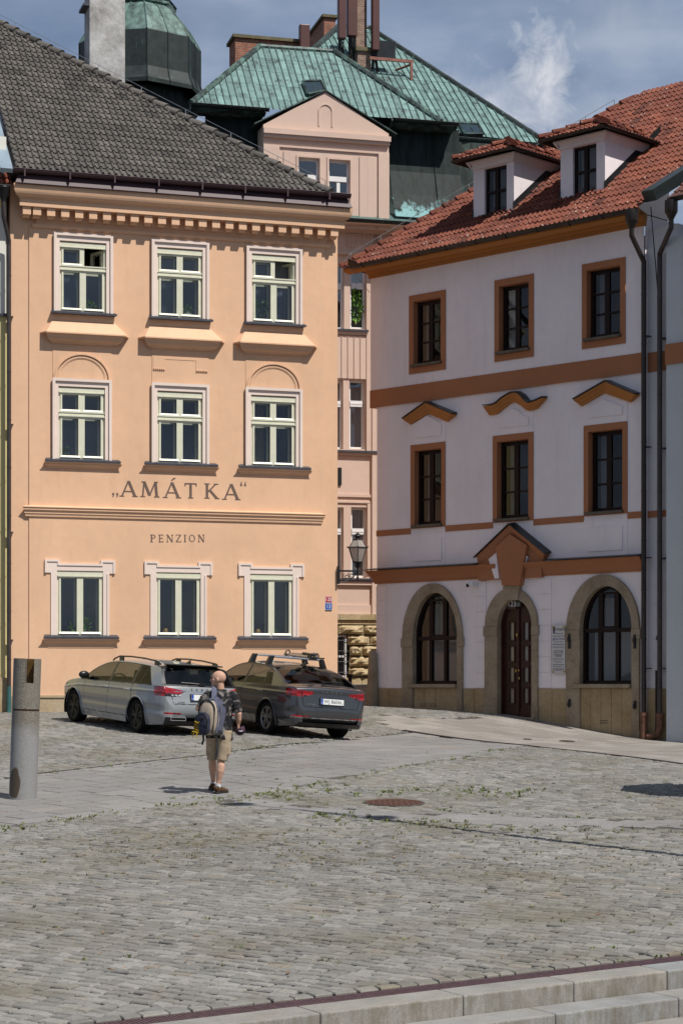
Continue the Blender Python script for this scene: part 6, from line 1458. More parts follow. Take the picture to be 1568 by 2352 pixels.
# copper roofs: sheet panels between standing seams
def copper_roof(name, P, seam=.42, lap=1.0, mat=M_COPG, seed=1, hd=None):
    """P: convex polygon on one plane (facade coordinates); U horizontal, V up the slope"""
    P = [Vector(p) for p in P]; n = (P[1]-P[0]).cross(P[2]-P[0]).normalized(); n = n if n.z > 0 else -n
    U = Vector((0,0,1)).cross(n).normalized(); U = U if U.x > 0 else -U; V = n.cross(U).normalized(); V = V if V.z > 0 else -V; O_ = P[0]; rg = random.Random(seed)
    uv = [((p-O_).dot(U), (p-O_).dot(V)) for p in P]; u0, u1 = min(q[0] for q in uv), max(q[0] for q in uv); v0, v1 = min(q[1] for q in uv), max(q[1] for q in uv); mb = MB()
    u = u0
    while u < u1:
        off = rg.uniform(0, .1)
        v = v0-.2
        while v < v1:
            mb.att = .1+.9*rg.random(); d = .004+rg.uniform(0, .004); ub, vb = min(u+seam, u1+.1), v+lap
            mb.add([O_+U*u+V*(v-.03)+n*(d+.007), O_+U*ub+V*(v-.03)+n*(d+.007), O_+U*ub+V*vb+n*d, O_+U*u+V*vb+n*d, O_+U*u+V*(v-.03)+n*(d-.03), O_+U*ub+V*(v-.03)+n*(d-.03)], [(0,1,2,3), (4,5,1,0)])
            v += lap
        mb.att = rg.uniform(0, .03); a = O_+U*u+V*v0; b = O_+U*u+V*v1
        mb.add([a-U*.013, a+U*.013, b+U*.013, b-U*.013, a-U*.010+n*.045, a+U*.010+n*.045, b+U*.010+n*.045, b-U*.010+n*.045], [(4,5,6,7), (0,4,7,3), (1,2,6,5), (0,1,5,4)])
        u += seam
    o = mb.build(name, mat, rb, att=True, fix=False); bm = bmesh.new(); bm.from_mesh(o.data); m_ = sum(P, Vector())/len(P)
    for i in range(len(P)):
        a, b = P[i], P[(i+1) % len(P)]; e = (b-a).cross(n); e = e if (a-m_).dot(e) > 0 else -e
        bmesh.ops.bisect_plane(bm, geom=bm.verts[:]+bm.edges[:]+bm.faces[:], plane_co=a, plane_no=e, clear_outer=True)
    bm.to_mesh(o.data); bm.free(); return o
TPi = 47; nW_ = Vector((0, -math.sin(R(TPi)), math.cos(R(TPi)))); y_e = -.5; Z_e = zme+.07; Oq = Vector((0, y_e, Z_e))
wp = lambda x, y: Q.onplane(x, y, Oq, nW_)
WA, WB, WC, WD = wp(441, 244), wp(595.8, 106), wp(766, 118), wp(1014, 284); WA.z = Z_e; WA.y = y_e; WD.z = Z_e; WD.y = y_e
zr = (WB.z+WC.z)/2; WB = Oq+(WB-Oq)*1.0
copper_roof('copper_roof', [WA, WD, WC, WB], .205, .78, M_COPG, 3)
# hidden slopes that close the wing, and hip caps
mb = MB(); bk = 9.0
mb.poly([WA, WB, Vector((WA.x, bk, Z_e))]); mb.poly([WB, WC, Vector((WC.x, WC.y+.5, WC.z)), Vector((WB.x, WB.y+.5, WB.z))]); mb.poly([WC, WD, Vector((WD.x, bk, Z_e))]); mb.build('roof_slope', M_COPM, rb)
# higher roof behind
yM = 4.0; 
P1, P2 = Q.at(777, 60, yM+7.0), Q.at(847, 63, yM+7.0); TPm = 46
ze2 = Q.at(1255, 333, yM).z; nM = Vector((0, -(P2.z-ze2), 7.0)).normalized(); Om = Vector((0, yM, ze2)); mp_ = lambda x, y: Q.onplane(x, y, Om, nM)
MA = mp_(640, 333); MD = mp_(1262, 333); MC = mp_(848, 64); MBp = mp_(778, 60); ML = mp_(690, 135); MA2 = mp_(660, 300)
copper_roof('copper_roof', [mp_(560, 240), MD, MC, MBp], .215, .8, M_COPG, 5)
mb = MB(); mb.poly([MC, MD, Vector((MD.x, yM+16, ze2))]); mb.poly([MBp, mp_(560, 240), Vector((MBp.x-6, yM+16, ze2))]); mb.box(mp_(560, 333).x, MD.x-.1, yM+.25, yM+12, ze2-6, ze2-.02); mb.build('roof_slope', M_COPM, rb)
mb = MB(); half_gutter(mb, (mp_(1040, 333).x, yM-.08, ze2+.02), (MD.x, yM-.08, ze2+.02), .09)
mb.build('gutter', M_COPM, rb, smooth=40)
mb = MB()
def cap_line(a, b, r, dark):
    n = max(2, int((b-a).length/1.1))
    for i in range(n): mb.att = rnd.random(); p, q = a.lerp(b, i/n), a.lerp(b, (i+1)/n); mb.tube([p, q], [r*1.08, r], 8)
cap_line(WA, WB, .10, 1); cap_line(WB, WC, .09, 0); cap_line(WC, WD, .11, 0); mb.build('hip_cap', M_COPM, rb, att=True, smooth=40)
mb = MB(); cap_line(MC, MD, .11, 1); cap_line(MBp, mp_(640, 185), .11, 1); cap_line(MBp, MC, .1, 1); mb.build('hip_cap', M_COPD, rb, att=True, smooth=40)
def skylight(fn, pts, n):
    c = [fn(*p) for p in pts]; m = MB(); ce = sum(c, Vector())/4
    for i in range(4): a, b = c[i], c[(i+1) % 4]; m.tube([a+n*.09, b+n*.09], .05, 4)
    md = [(c[0]+c[1])/2+n*.09, (c[2]+c[3])/2+n*.09]; m.tube(md, .035, 4); m.add([p for p in c]+[p+n*.09 for p in c], [(0,1,5,4), (1,2,6,5), (2,3,7,6), (3,0,4,7)])
    w_ = m.build('skylight', M_COPM, rb); g = MB(); g.poly([p+n*.10 for p in c]); g.build('pane', simple('skylight_glass', (0.02,0.035,0.045), .06, spec=.8), w_)
skylight(wp, [(694, 192), (735, 191), (744, 214), (706, 222)], nW_); skylight(mp_, [(1051, 288), (1094, 290), (1108, 313), (1068, 313)], nM)
# chimneys on the roofs
def stack(name, mat, x0, x1, y1, y0, yl, dp, cap=None):
    a = Q.at(x0, y0, yl); b = Q.at(x1, y1, yl); m = MB(); m.box(a.x, b.x, yl, yl+dp, a.z-.5, b.z)
    o = m.build(name, mat, rb)
    if cap: m = MB(); m.box(a.x-.08, b.x+.08, yl-.08, yl+dp+.08, b.z, b.z+.10); m.build('chimney_cap', cap, rb)
M_CAPST = stone('mossy_cap', [(0.10,0.09,0.04), (0.20,0.17,0.11)], 5, 20)
cyl = mp_(836, 165).y-.1
stack('chimney', M_BRICK2, 821, 851, 117, 172, cyl, .9); stack('chimney', M_BRICK2, 818, 842, -25, 112, cyl+.06, .85)
a = Q.at(816, 113, cyl); b = Q.at(856, 113, cyl); mb = MB(); mb.box(a.x, b.x, cyl-.08, cyl+1.0, Q.at(836, 117, cyl).z, Q.at(836, 108, cyl).z); mb.build('chimney_cap', M_CAPST, rb)
stack('chimney', M_BRICK, 744, 770, 41, 110, MBp.y+1.5, 2.8, M_CAPST)
a = Q.at(534, 150, WB.y+1.0); stack('chimney', M_BRICK, 540, 690, 98, 150, WB.y+1.2, .9, M_CAPST)
# antennas
def antenna(x0, x1, y0, y1, yl, label):
    a = Q.at(x0, y1, yl); b = Q.at(x1, y0, yl); w = (b.x-a.x)/2; h = b.z-a.z; t = empty('antenna', Q.M @ Vector(((a.x+b.x)/2, yl, a.z)), Q.ang, label, 'antenna')
    m = MB(); m.box(-w, w, -.10, .14, 0, h); m.build('panel', M_ANT, t, bevel=.03)
    m = MB(); m.tube([(0, .30, -.5), (0, .30, h)], .05, 8); m.box(-.05, .05, .13, .30, h*.2, h*.2+.1); m.box(-.05, .05, .13, .30, h*.75, h*.75+.1)
    for k in (-1, 0, 1): m.tube([(k*w*.5, 0, 0), (k*w*.4, .05, -.18), (k*w*.2+.1, .2, -.4), (.2, .4, -.9)], .022, 5)
    m.build('mount', M_IRON, t)
antenna(776, 793.5, -40, 88, cyl-.3, 'leftmost red brown antenna panel beside the tall brick chimney'); antenna(797, 819, -40, 82, cyl-.15, 'red brown antenna panel touching the left of the tall brick chimney')
antenna(853.5, 870, -40, 115, cyl-.2, 'red brown antenna panel right of the tall brick chimney'); antenna(687.5, 710, 57, 111, WC.y+.8, 'short red brown antenna panel on the ridge beside the square chimney')
t = empty('rusty_bracket', Q.M @ Q.at(900, 140, cyl-.2), Q.ang, 'rusty bracket arm sticking out right of the chimney antennas', 'bracket'); mb = MB(); mb.box(-.8, .75, -.04, .04, .0, .10); mb.box(.65, .73, -.04, .04, -.6, .0); mb.tube([(.69, 0, -.05), (.3, .6, -.1)], .04, 6)
mb.build('arm', simple('rust_arm', (0.24,0.10,0.075), .7, .2, var=.3), t); mb = MB(); mb.box(-.7, .15, .1, .2, .16, .72); mb.build('dark_panel', M_DKSHEET, t)
# copper turret
tc_ = at_depth(322, 224, 66.0); k_ = 66.0/F; tu = empty('turret', (tc_.x, tc_.y, tc_.z-3), R(12), 'octagonal copper turret with lantern behind the whitewashed chimney', 'turret')
hz = lambda y: CZ+(HY-y)/F*66.0-(tc_.z-3)
prof = [(150*k_, hz(228)), (151*k_, hz(219)), (146*k_, hz(212)), (139*k_, hz(190)), (139*k_, hz(108)), (137*k_, hz(104)), (118*k_, hz(72)), (90*k_, hz(38)), (76*k_, hz(26)), (82*k_, hz(23)), (82*k_, hz(14)), (60*k_, hz(12))]
mats = [M_COPD, M_COPM]
for (lo, hi, mt, nm) in ((0, 4, M_COPD, 'drum'), (4, 12, copper('copper_dome', gc=(0.135,0.215,0.19), dc=(0.03,0.045,0.04), thr=.54), 'dome')):
    mb = MB(); pf = prof[lo if lo == 0 else lo-0:hi+1] if lo == 0 else prof[4:]
    vs = []
    n8 = 8; sub = 4
    for (r, h) in pf:
        for k in range(n8):
            a0_, a1_ = 2*math.pi*k/8, 2*math.pi*(k+1)/8
            for s_ in range(sub): t_ = s_/sub; vs.append((r*(math.cos(a0_)*(1-t_)+math.cos(a1_)*t_), r*(math.sin(a0_)*(1-t_)+math.sin(a1_)*t_), h))
    m_ = n8*sub
    for i in range(len(pf)-1):
        for k in range(m_): mb.att = rnd.random(); mb.add([vs[i*m_+k], vs[i*m_+(k+1) % m_], vs[(i+1)*m_+(k+1) % m_], vs[(i+1)*m_+k]], [(0,1,2,3)])
    for k in range(0, m_, 2):
        mb.att = .3; mb.tube([Vector(vs[i*m_+k])*1.003 for i in range(len(pf))], .022, 4, cap=False)
    mb.build(nm, mt, tu, att=True)
mb = MB(); mb.lathe([(84*k_, hz(15)), (85*k_, hz(12.5)), (60*k_, hz(11))], 8)
for k in range(8): a_ = 2*math.pi*(k+.5)/8; x, y = 52*k_*math.cos(a_), 52*k_*math.sin(a_); mb.box(x-.12, x+.12, y-.12, y+.12, hz(12), hz(-60)); mb.box(x-.17, x+.17, y-.17, y+.17, hz(12), hz(6))
mb.lathe([(64*k_, hz(-60)), (60*k_, hz(-66)), (8*k_, hz(-140))], 8); mb.build('lantern', M_COPM, tu)
mb = MB(); mb.lathe([(120*k_, -12), (120*k_, hz(226))], 8); mb.build('tower_wall', M_COPD, tu)
# ------------------------------------------------------------------ neighbours cut by the frame
M_YELLOW = plaster('yellow_plaster', (0.70,0.60,0.30), .05, .1, (0.4,0.33,0.18)); M_OFFW = plaster('offwhite_plaster', (0.74,0.73,0.66), .05, .08, (0.4,0.4,0.36))
yh = O.thing('yellow_house', 'yellow and white plastered house cut by the left edge of the photo', 'house')
y0 = .12; uY = O.u(15.5, -y0); zl_ = O.L(8, 724, -y0)[1]; zp_ = O.L(5, 1557, -y0)[1]; zt_ = O.L(8, 463, -y0)[1]
mb = MB(); mb.box(uL-6, uY, y0, 9, zp_, zl_); mb.build('wall', M_YELLOW, yh); mb = MB(); mb.box(uL-6, uY-.01, y0+.01, 9, zl_, zt_+1.5); mb.build('upper_wall', M_OFFW, yh)
mb = MB(); mb.box(uL-6, uY+.02, y0-.06, 8.9, -1, zp_); mb.build('plinth', M_SANDST, yh); mb = MB(); mb.box(uL-6, uY+.02, y0-.08, y0+.02, zl_-.02, zl_+.035); mb.build('ledge', M_SILL, yh)
mb = MB(); mb.sweepx([(y0+.02, zt_-.1), (y0-.1, zt_-.1), (y0-.25, zt_+.12), (y0-.25, zt_+.2), (y0+.02, zt_+.2)], uL-6, uY-.06); mb.build('eaves_cornice', M_YELLOW, yh)
M_BLUESH = simple('blue_grey_sheet', (0.30,0.38,0.44), .4, .3, var=.12, vscale=2)
p0 = O.at(2, 332, -.35); p1 = O.at(30, 398, -.55); dz = p0.z-p1.z; mb = MB()
A_, B_ = Vector((p1.x-.02, -.62, p1.z)), Vector((p1.x-.02, -.62+2.6, p1.z+2.6*TP)); w_ = Vector((.28, 0, 0)); up = nrm*.10
mb.add([A_, A_-w_, B_-w_, B_, A_+up, A_-w_+up, B_-w_+up, B_+up], [(4,5,6,7), (0,1,5,4), (3,2,6,7), (0,4,7,3), (1,5,6,2)]); mb.build('verge_flashing', M_BLUESH, yh)
tile_roof('roof', yh, Vector((uL-4, y0-.45, zt_+.28)), (1,0,0), Vr, [(0, 0), (3.93, 0), (3.93, 3), (0, 3)], .25, .31, M_REDTILE, .028, .03, 77)
M_PIPE = simple('old_brown_pipe', (0.050,0.038,0.036), .5, .2, var=.3, vscale=3); M_TEAL = simple('teal_pipe_foot', (0.035,0.12,0.12), .6, var=.35, vscale=5)
ux = O.u(20.5, .08); zh = O.L(15, 470, .35)[1]; zb = O.L(20, 1640, .08)[1]; uh2 = O.u(8, .35)
downpipe(yh, O, [(uh2, -.35, zh+.1), (uh2, -.35, zh-.25), (ux, -.09, zh-.75), (ux, -.09, zh-.9), (ux, -.09, O.L(20, 1577, .08)[1])], .050, M_PIPE, joints=((ux, -.09, zh-1), (ux, -.09, zb+.7)))
mb = MB(); mb.tube([(ux, -.09, O.L(20, 1577, .08)[1]), (ux, -.09, zb-.05)], .056, 10); mb.build('pipe_foot', M_TEAL, yh, smooth=40)
mb = MB(); mb.lathe([(.05, -.2), (.055, -.16), (.10, -.06), (.15, .10), (.16, .12), (.15, .14), (.12, .1)], 14, (uh2, -.35, zh+.26)); half_gutter(mb, (uL-5, -.40, zh+.42), (uh2+.14, -.40, zh+.42), .08); mb.build('rain_hopper', M_IRON, yh, smooth=40)
# right hand neighbour
gh = W.thing('grey_house', 'pale grey blue house cut by the right edge of the photo', 'house')
M_GREYB = plaster('grey_blue_plaster', (0.50,0.53,0.55), .05, .12, (0.3,0.31,0.32)); M_PALE = plaster('pale_strip_plaster', (0.64,0.62,0.64), .05, .1, (0.35,0.33,0.32))
yn = .10; uN0 = uB+.0; uN1 = W.u(1530, -yn); uG = W.u(1531, .14); zN = zgut-.25
mb = MB(); mb.box(uN0+.001, uN1+.3, yn, 8, -1.3, zN); mb.build('side_strip', M_PALE, gh)
mb = MB(); mb.box(uG, uG+6, -.16, 8, -1.4, zN-.35); 
mb.box(uG+.48, uG+6, -.20, -.155, -1.4, zN-.6); mb.build('wall', M_GREYB, gh)
mb = MB(); mb.box(uN0+.004, uN1-.003, yn-.014, yn+.01, zb3b, zb3t); mb.box(uN0+.004, uN1-.003, yn-.014, yn+.01, zs2b, zs2t); mb.box(uG+.0, uG+6, -.215, -.15, zb3b+.07, zb3t+.07); mb.build('storey_band', M_OCHRE, gh)
mb = MB(); 
for i in range(8): a = zpt+(zcb-zpt)*i/7.0; mb.box(W.u(1498, -yn), uN1-.002, yn-.02, yn+.005, a+.006, a+(zcb-zpt)/7-.006)
mb.build('rusticated_plaster', M_PALE, gh); mb = MB(); mb.box(uN0+.003, uN1-.002, yn-.03, yn, -1.3, zpt); mb.build('plinth', M_PANELST, gh)
ue = W.u(1514.5, .05); zbt_ = W.L(1514, 1690, .05)[1]; uq = W.u(1541, .5); zq = W.L(1541, 500, .5)[1]
downpipe(gh, W, [(uq, -.5, zq), (uq, -.5, zq-.2), (ue, -.05, zq-.6), (ue, -.05, zq-.75), (ue, -.05, zbt_+.4)], .055, M_PIPE, joints=((ue, -.05, zq-1), (ue, -.05, zbt_+.5)))
mb = MB(); mb.lathe([(.05, -.3), (.055, -.28), (.13, -.14), (.14, -.12), (.14, .12), (.13, .12), (.12, 0)], 14, (uq, -.5, zq+.25)); half_gutter(mb, (uq, -.5, zq+.42), (uq+5, -.5, zq+.42), .08); mb.build('rain_hopper', M_BRSHEET, gh, smooth=35)
mb = MB(); mb.tube([(ue, -.05, zbt_+.45), (ue, -.05, zbt_+.15), (ue-.03, -.07, zbt_+.03), (ue-.2, -.12, zbt_-.02), (ue-.26, -.12, zbt_-.02)], .075, 10); mb.lathe([(.09, 0), (.09, .08)], 12, (ue, -.05, zbt_+.4)); mb.build('pipe_foot', M_RUST, gh, smooth=40)
mb = MB(); uw = W.u(1505, -.02); mb.tube([(uw, .04, W.L(1505, 1540)[1]-.0), (uw, .04, W.L(1505, 1690)[1])], .02, 6); mb.tube([(uw, .04, W.L(1505, 1470)[1]), (uw+.06, .02, W.L(1505, 1455)[1]), (uw+.1, .0, W.L(1510, 700)[1]), (uw+.1, -.3, W.L(1510, 480)[1])], .012, 5); mb.build('conductor_wire', M_IRON, gh)
tile_roof('roof', gh, Vector((uq-.15, -.42, zq+.42)), (1,0,0), VW, [(0, 0), (5, 0), (5, 2.2), (0, 2.2)], .25, .31, tilemat('dark_red_tile', (0.09,0.035,0.028), (0.15,0.05,0.038)), .028, .03, 78)
# sheet metal parapet box between the roofs
a = rw(1484, 462)[1]; mb = MB(); Lr = 6.0
for (du0, du1, h0, h1) in ((0, .42, .02, .42),):
    A0 = OW+Vector((a.x, 0, 0))+VW*((a-OW).dot(VW)-.05); dirr = (OW+Vector((a.x+3.15, 0, 0))+VW*((a-OW).dot(VW)+6.0)-A0).normalized(); B0 = A0+dirr*Lr
    up = nW*.26; w_ = Vector((.30, 0, 0)); mb.add([A0, A0+w_, B0+w_, B0, A0+up, A0+w_+up, B0+w_+up, B0+up], [(4,5,6,7), (0,1,5,4), (0,4,7,3), (1,2,6,5)])
mb.build('parapet_flashing', simple('grey_green_sheet', (0.055,0.07,0.07), .3, .5, var=.2, vscale=2), gh)
# thin post in the alley and houses across the square (seen only in window reflections)
p = gpt(803, 1572); pp = at_depth(803.5, 1553, p[1]-6); mb = MB(); pz = g1(pp.x, pp.y); mb.tube([(0, 0, -.1), (0, 0, pp.z-pz)], .055, 10); mb.lathe([(.09, 0), (.09, .05), (.03, .06)], 10, (0, 0, pp.z-pz)); o = mb.build('bollard', M_IRON, smooth=40); o.location = (pp.x, pp.y, pz); tag(o, 'thin black iron bollard in the alley behind the dark car', 'bollard')
M_OPP = [plaster('far_plaster_cream', (0.26,0.24,0.20)), plaster('far_plaster_grey', (0.22,0.22,0.22)), plaster('far_plaster_green', (0.22,0.24,0.20))]
def far_house(x, w, h, k, label):
    t = empty('town_house', (x, -24, -1.2), 0, label, 'house'); m = MB(); m.box(-w/2, w/2, -8, 0, 0, h); m.build('wall', M_OPP[k], t)
    m = MB(); m.add([(-w/2-.3, .4, h), (w/2+.3, .4, h), (w/2+.3, -8.4, h), (-w/2-.3, -8.4, h), (-w/2-.3, -4, h+3.6), (w/2+.3, -4, h+3.6)], [(0,1,5,4), (2,3,4,5), (1,2,5), (3,0,4), (0,3,2,1)]); m.build('roof', M_REDTILE, t)
    n = int(w/2.4)
    for r_ in range(3):
        for i in range(n): xx = -w/2+w*(i+.5)/n; mm = MB(); mm.box(xx-.5, xx+.5, -.1, .03, 1.2+r_*3.2, 2.9+r_*3.2); mm.build('window', M_INT, t)
far_house(-13, 12, 8.6, 0, 'cream house across the square reflected in the window panes'); far_house(0, 13.5, 9.4, 1, 'grey house across the square reflected in the window panes'); far_house(14, 14, 8.8, 2, 'greenish house across the square reflected in the window panes')
# ------------------------------------------------------------------ the two parked cars
def paint(name, col, metal, rough=.32):
    m, nt, p = newmat(name); p.inputs['Base Color'].default_value = col+(1,); p.inputs['Metallic'].default_value = metal; p.inputs['Roughness'].default_value = rough
    p.inputs['Coat Weight'].default_value = 1.0; p.inputs['Coat Roughness'].default_value = .02; return m
M_RUB = simple('tyre_rubber', (0.010,0.010,0.010), .9, var=.3, vscale=20, spec=.15); M_TRIMB = simple('black_trim', (0.010,0.010,0.011), .35, var=.1)
M_GAP = simple('panel_gap', (0.004,0.004,0.004), .9); M_CHROME = simple('chrome', (0.65,0.66,0.68), .12, 1.0, var=.02); M_ALU = simple('aluminium', (0.55,0.56,0.58), .3, 1.0, var=.05)
M_GLS = glass('car_side_glass', (0.42,0.45,0.44), 0.5, .008); M_GLR = glass('car_rear_glass', (0.11,0.15,0.17), 0.9, .008)
def lampmat():
    m, nt, p = newmat('tail_lamp_red'); v = objco(nt, (1, 1, 1)); n = noise(nt, v, 9, 3); r = ramp(nt, [(.35, (0.10,0.002,0.004)), (.65, (0.42,0.008,0.012))]); nt.links.new(n, r.inputs[0]); nt.links.new(r.outputs[0], p.inputs['Base Color'])
    p.inputs['Roughness'].default_value = .12; p.inputs['Coat Weight'].default_value = 1; return m
M_TAIL = lampmat(); M_SEAT = simple('seat_fabric', (0.035,0.034,0.034), .9); M_HEADL = simple('headlamp', (0.5,0.52,0.55), .1); M_PLATE = simple('plate_white', (0.72,0.73,0.72), .35, var=.02); M_PLBLUE = simple('plate_blue', (0.01,0.06,0.35), .4, var=.02); M_BLACKP = simple('plate_black', (0.01,0.01,0.01), .5)
def npobj(name, V, Q, mat, parent, smooth=True):
    used, inv = np.unique(Q.ravel(), return_inverse=True); me = bpy.data.meshes.new(name); v = V[used]; n = len(Q)
    me.vertices.add(len(v)); me.vertices.foreach_set('co', v.ravel()); me.loops.add(n*4); me.loops.foreach_set('vertex_index', inv.astype(np.int32))
    me.polygons.add(n); me.polygons.foreach_set('loop_start', np.arange(n, dtype=np.int32)*4); me.polygons.foreach_set('loop_total', np.full(n, 4, np.int32))
    me.update(calc_edges=True); me.validate(); me.polygons.foreach_set('use_smooth', np.full(len(me.polygons), smooth)); me.materials.append(mat)
    o = bpy.data.objects.new(name, me); COL.objects.link(o); o.parent = parent; return o
def spl(pts, n):      # Catmull-Rom through (y,z), resampled by arc length
    P = np.array(pts, float); out = []
    for i in range(len(P)-1):
        p0, p1, p2, p3 = P[max(i-1, 0)], P[i], P[i+1], P[min(i+2, len(P)-1)]
        for t in np.linspace(0, 1, 14, endpoint=False): out.append(.5*(2*p1+(p2-p0)*t+(2*p0-5*p1+4*p2-p3)*t*t+(3*p1-p0-3*p2+p3)*t**3))
    out.append(P[-1]); out = np.array(out); s = np.concatenate([[0], np.cumsum(np.hypot(*np.diff(out, axis=0).T))]); q = np.linspace(0, s[-1], n)
    return np.stack([np.interp(q, s, out[:, 0]), np.interp(q, s, out[:, 1])], -1)
def build_car(c, root):
    S = spl(c['top'], 700); y, zt = S[:, 0], S[:, 1]; L = c['L']
    wp_ = np.array(c['plan']); w = np.interp(y, wp_[:, 0], wp_[:, 1]); k = np.ones(9)/9; wpad = np.pad(w, 4, mode='edge'); w = np.convolve(wpad, k, 'valid')
    zb = np.interp(y, [-.01, .10, .5, 1.0, L-1.2, L-.4, L-.05], [.34, .25, .21, .19, .19, .20, .27]); zb = np.minimum(zb, zt-.08)
    belt = np.interp(y, [0, 1.0, 2.5, L-1.2, L], c['belt'])
    drop = np.interp(y, [0, .12, .6, 1.2, 2.6, 3.4, L-.8, L], c['drop'])
    zs = np.maximum(zt-drop, zb+.04)
    nb, ns, ntp = 5, 96, 72
    def sidex(z, w, belt):
        lo = np.clip((.50-z)/.28, 0, 1); x = w-.07*lo**2; m = np.clip((z-.62)/np.maximum(belt-.62, .05), 0, 1); x = x-.030*m**2
        x = x+.010*np.exp(-((z-(belt-.115))/.022)**2)-.012*np.exp(-((z-.52)/.07)**2)
        up = np.clip(z-belt, 0, None); return x-.36*up-.16*up**2
    V = np.zeros((len(y), nb+ns+ntp, 3)); 
    tz = np.linspace(0, 1, ns)
    Z = zb[:, None]+(zs-zb)[:, None]*tz[None]; Xs = sidex(Z, w[:, None], belt[:, None])
    V[:, nb:nb+ns, 0] = Xs; V[:, nb:nb+ns, 2] = Z; xe = Xs[:, -1]
    tb = np.linspace(0, .97, nb); V[:, :nb, 0] = Xs[:, :1]*tb[None]; V[:, :nb, 2] = zb[:, None]
    tt = np.sin(np.linspace(0, 1, ntp+1)[1:]*math.pi/2); xx = xe[:, None]*(1-tt[None]); V[:, nb+ns:, 0] = xx; V[:, nb+ns:, 2] = zs[:, None]+(zt-zs)[:, None]*(1-(1-tt[None])**2.4)
    V[:, :, 1] = y[:, None]
    bow = np.clip((.9-V[:, :, 1])/.9, 0, 1)*.055*(np.abs(V[:, :, 0])/.9)**2; V[:, :, 1] += bow            # rear end bowed in plan
    R2 = nb+ns+ntp; VM = V.copy(); VM[:, :, 0] *= -1
    VV = np.concatenate([V.reshape(-1, 3), VM.reshape(-1, 3)]); n0 = len(y)*R2
    i, j = np.meshgrid(np.arange(len(y)-1), np.arange(R2-1), indexing='ij'); a = (i*R2+j).ravel()
    q1 = np.stack([a, a+R2, a+R2+1, a+1], -1); q2 = np.stack([a, a+1, a+R2+1, a+R2], -1)+n0
    Q = np.concatenate([q1, q2]); C = VV[Q].mean(1); J = np.concatenate([j.ravel()]*2); I = np.concatenate([i.ravel()]*2)
    top = J >= nb+ns-1; side = (J >= nb) & ~top
    X, Y, Zc = np.abs(C[:, 0]), C[:, 1], C[:, 2]; zsI = zs[I]; blI = belt[I]; ztI = zt[I]; xeI = xe[I]
    dz = np.abs(np.gradient(zt)/np.maximum(np.hypot(np.gradient(y), np.gradient(zt)), 1e-6))[I]
    part = np.zeros(len(Q), int)        # 0 body
    rear = (Y < .62) & top
    c['classify'](part, dict(X=X, Y=Y, Z=Zc, top=top, side=side, zs=zsI, belt=blI, zt=ztI, xe=xeI, rear=rear, SX=C[:, 0]))
    arch = np.zeros(len(Q), bool)
    for ya in c['axles']: arch |= ((Y-ya)**2+(Zc-c['wr'])**2 < c['ar']**2) & (X > .5) & (Zc < 1.0)
    keep = ~arch
    names = [('body', c['paint']), ('side_window', M_GLS), ('rear_window', M_GLR), ('black_trim', M_TRIMB), ('tail_light', M_TAIL), ('panel_gap', M_GAP), ('chrome_strip', M_CHROME), ('rear_reflector', M_TAIL), ('headlight', M_HEADL), ('windscreen', M_GLS), ('lower_cladding', M_TRIMB)]
    for pi, (nm, mt) in enumerate(names):
        m = keep & (part == pi)
        if not m.any(): continue
        if nm in ('tail_light', 'rear_reflector', 'headlight'):
            for sg in (1, -1):
                mm = m & (C[:, 0]*sg > 0)
                if mm.any(): npobj(nm, VV, Q[mm], mt, root)
        else: npobj(nm, VV, Q[m], mt, root)
    # surface lookup on the left/right flank
    def flank(yy, zz):
        k = np.argmin(np.abs(y-yy)+(zt < zz)*9); return float(sidex(np.array(zz), w[k], belt[k]))
    c['flank'] = flank
    def rear_y(x, zz):
        b = (np.abs(C[:, 0]-x) < .03) & (np.abs(Zc-zz) < .03) & (Y < 1.2); return float(Y[b].min()) if b.any() else 0.0
    c['rear_y'] = rear_y
    # arch lips, wells, underbody, cabin
    mb = MB()
    for ya in c['axles']:
        for sg in (1, -1):
            A = [R(-18+216*t/30) for t in range(31)]; mb.tube([(sg*(flank(ya+c['ar']*math.cos(a), max(.2, c['wr']+c['ar']*math.sin(a)))+.002), ya+(c['ar']+.012)*math.cos(a), c['wr']+(c['ar']+.012)*math.sin(a)) for a in A], .019, 6)
    mb.build('arch_lip', c['lip'], root, smooth=True)
    mb = MB()
    for ya in c['axles']:
        for sg in (1, -1):
            A = [R(-25+230*t/24) for t in range(25)]; vs = []; fs = []
            for a in A: vs += [(sg*.93, ya+c['ar']*math.cos(a), c['wr']+c['ar']*math.sin(a)), (sg*.52, ya+c['ar']*math.cos(a), c['wr']+c['ar']*math.sin(a))]
            for t in range(24): fs.append((2*t, 2*t+1, 2*t+3, 2*t+2))
            mb.add(vs, fs)
    mb.box(-.55, .55, .25, L-.3, .22, .5); mb.box(-.8, .8, c['axles'][0]+.45, c['axles'][1]-.45, .21, .45)
    mb.build('underbody', M_GAP, root)
    mb = MB(); mb.box(-.74, .74, c['cab'][0], c['cab'][1], .5, .62); mb.box(-.72, .72, c['cab'][1]-.55, c['cab'][1], .6, .93); mb.build('cabin_floor', M_GAP, root)
    for (xs, ys, wd) in ((-.37, c['seats'][0], .5), (.37, c['seats'][0], .5), (0, c['seats'][1], 1.28)):
        mb = MB(); mb.box(xs-wd/2, xs+wd/2, ys, ys+.5, .62, .76); q = MB(); q.box(xs-wd/2+.03, xs+wd/2-.03, -.07, .07, 0, .56)
        heads = [xs] if wd < 1 else [-.42, 0, .42]
        for hx_ in heads: q.box(hx_-.12, hx_+.12, -.05, .04, .57, .74 if wd < 1 else .66)
        q.v = [tuple(Matrix.Translation((0, ys, .68)) @ Matrix.Rotation(R(16), 4, 'X') @ Vector(p)) for p in q.v]; mb.add(q.v, q.f); mb.build('seat', M_SEAT, root, bevel=.04, smooth=60)
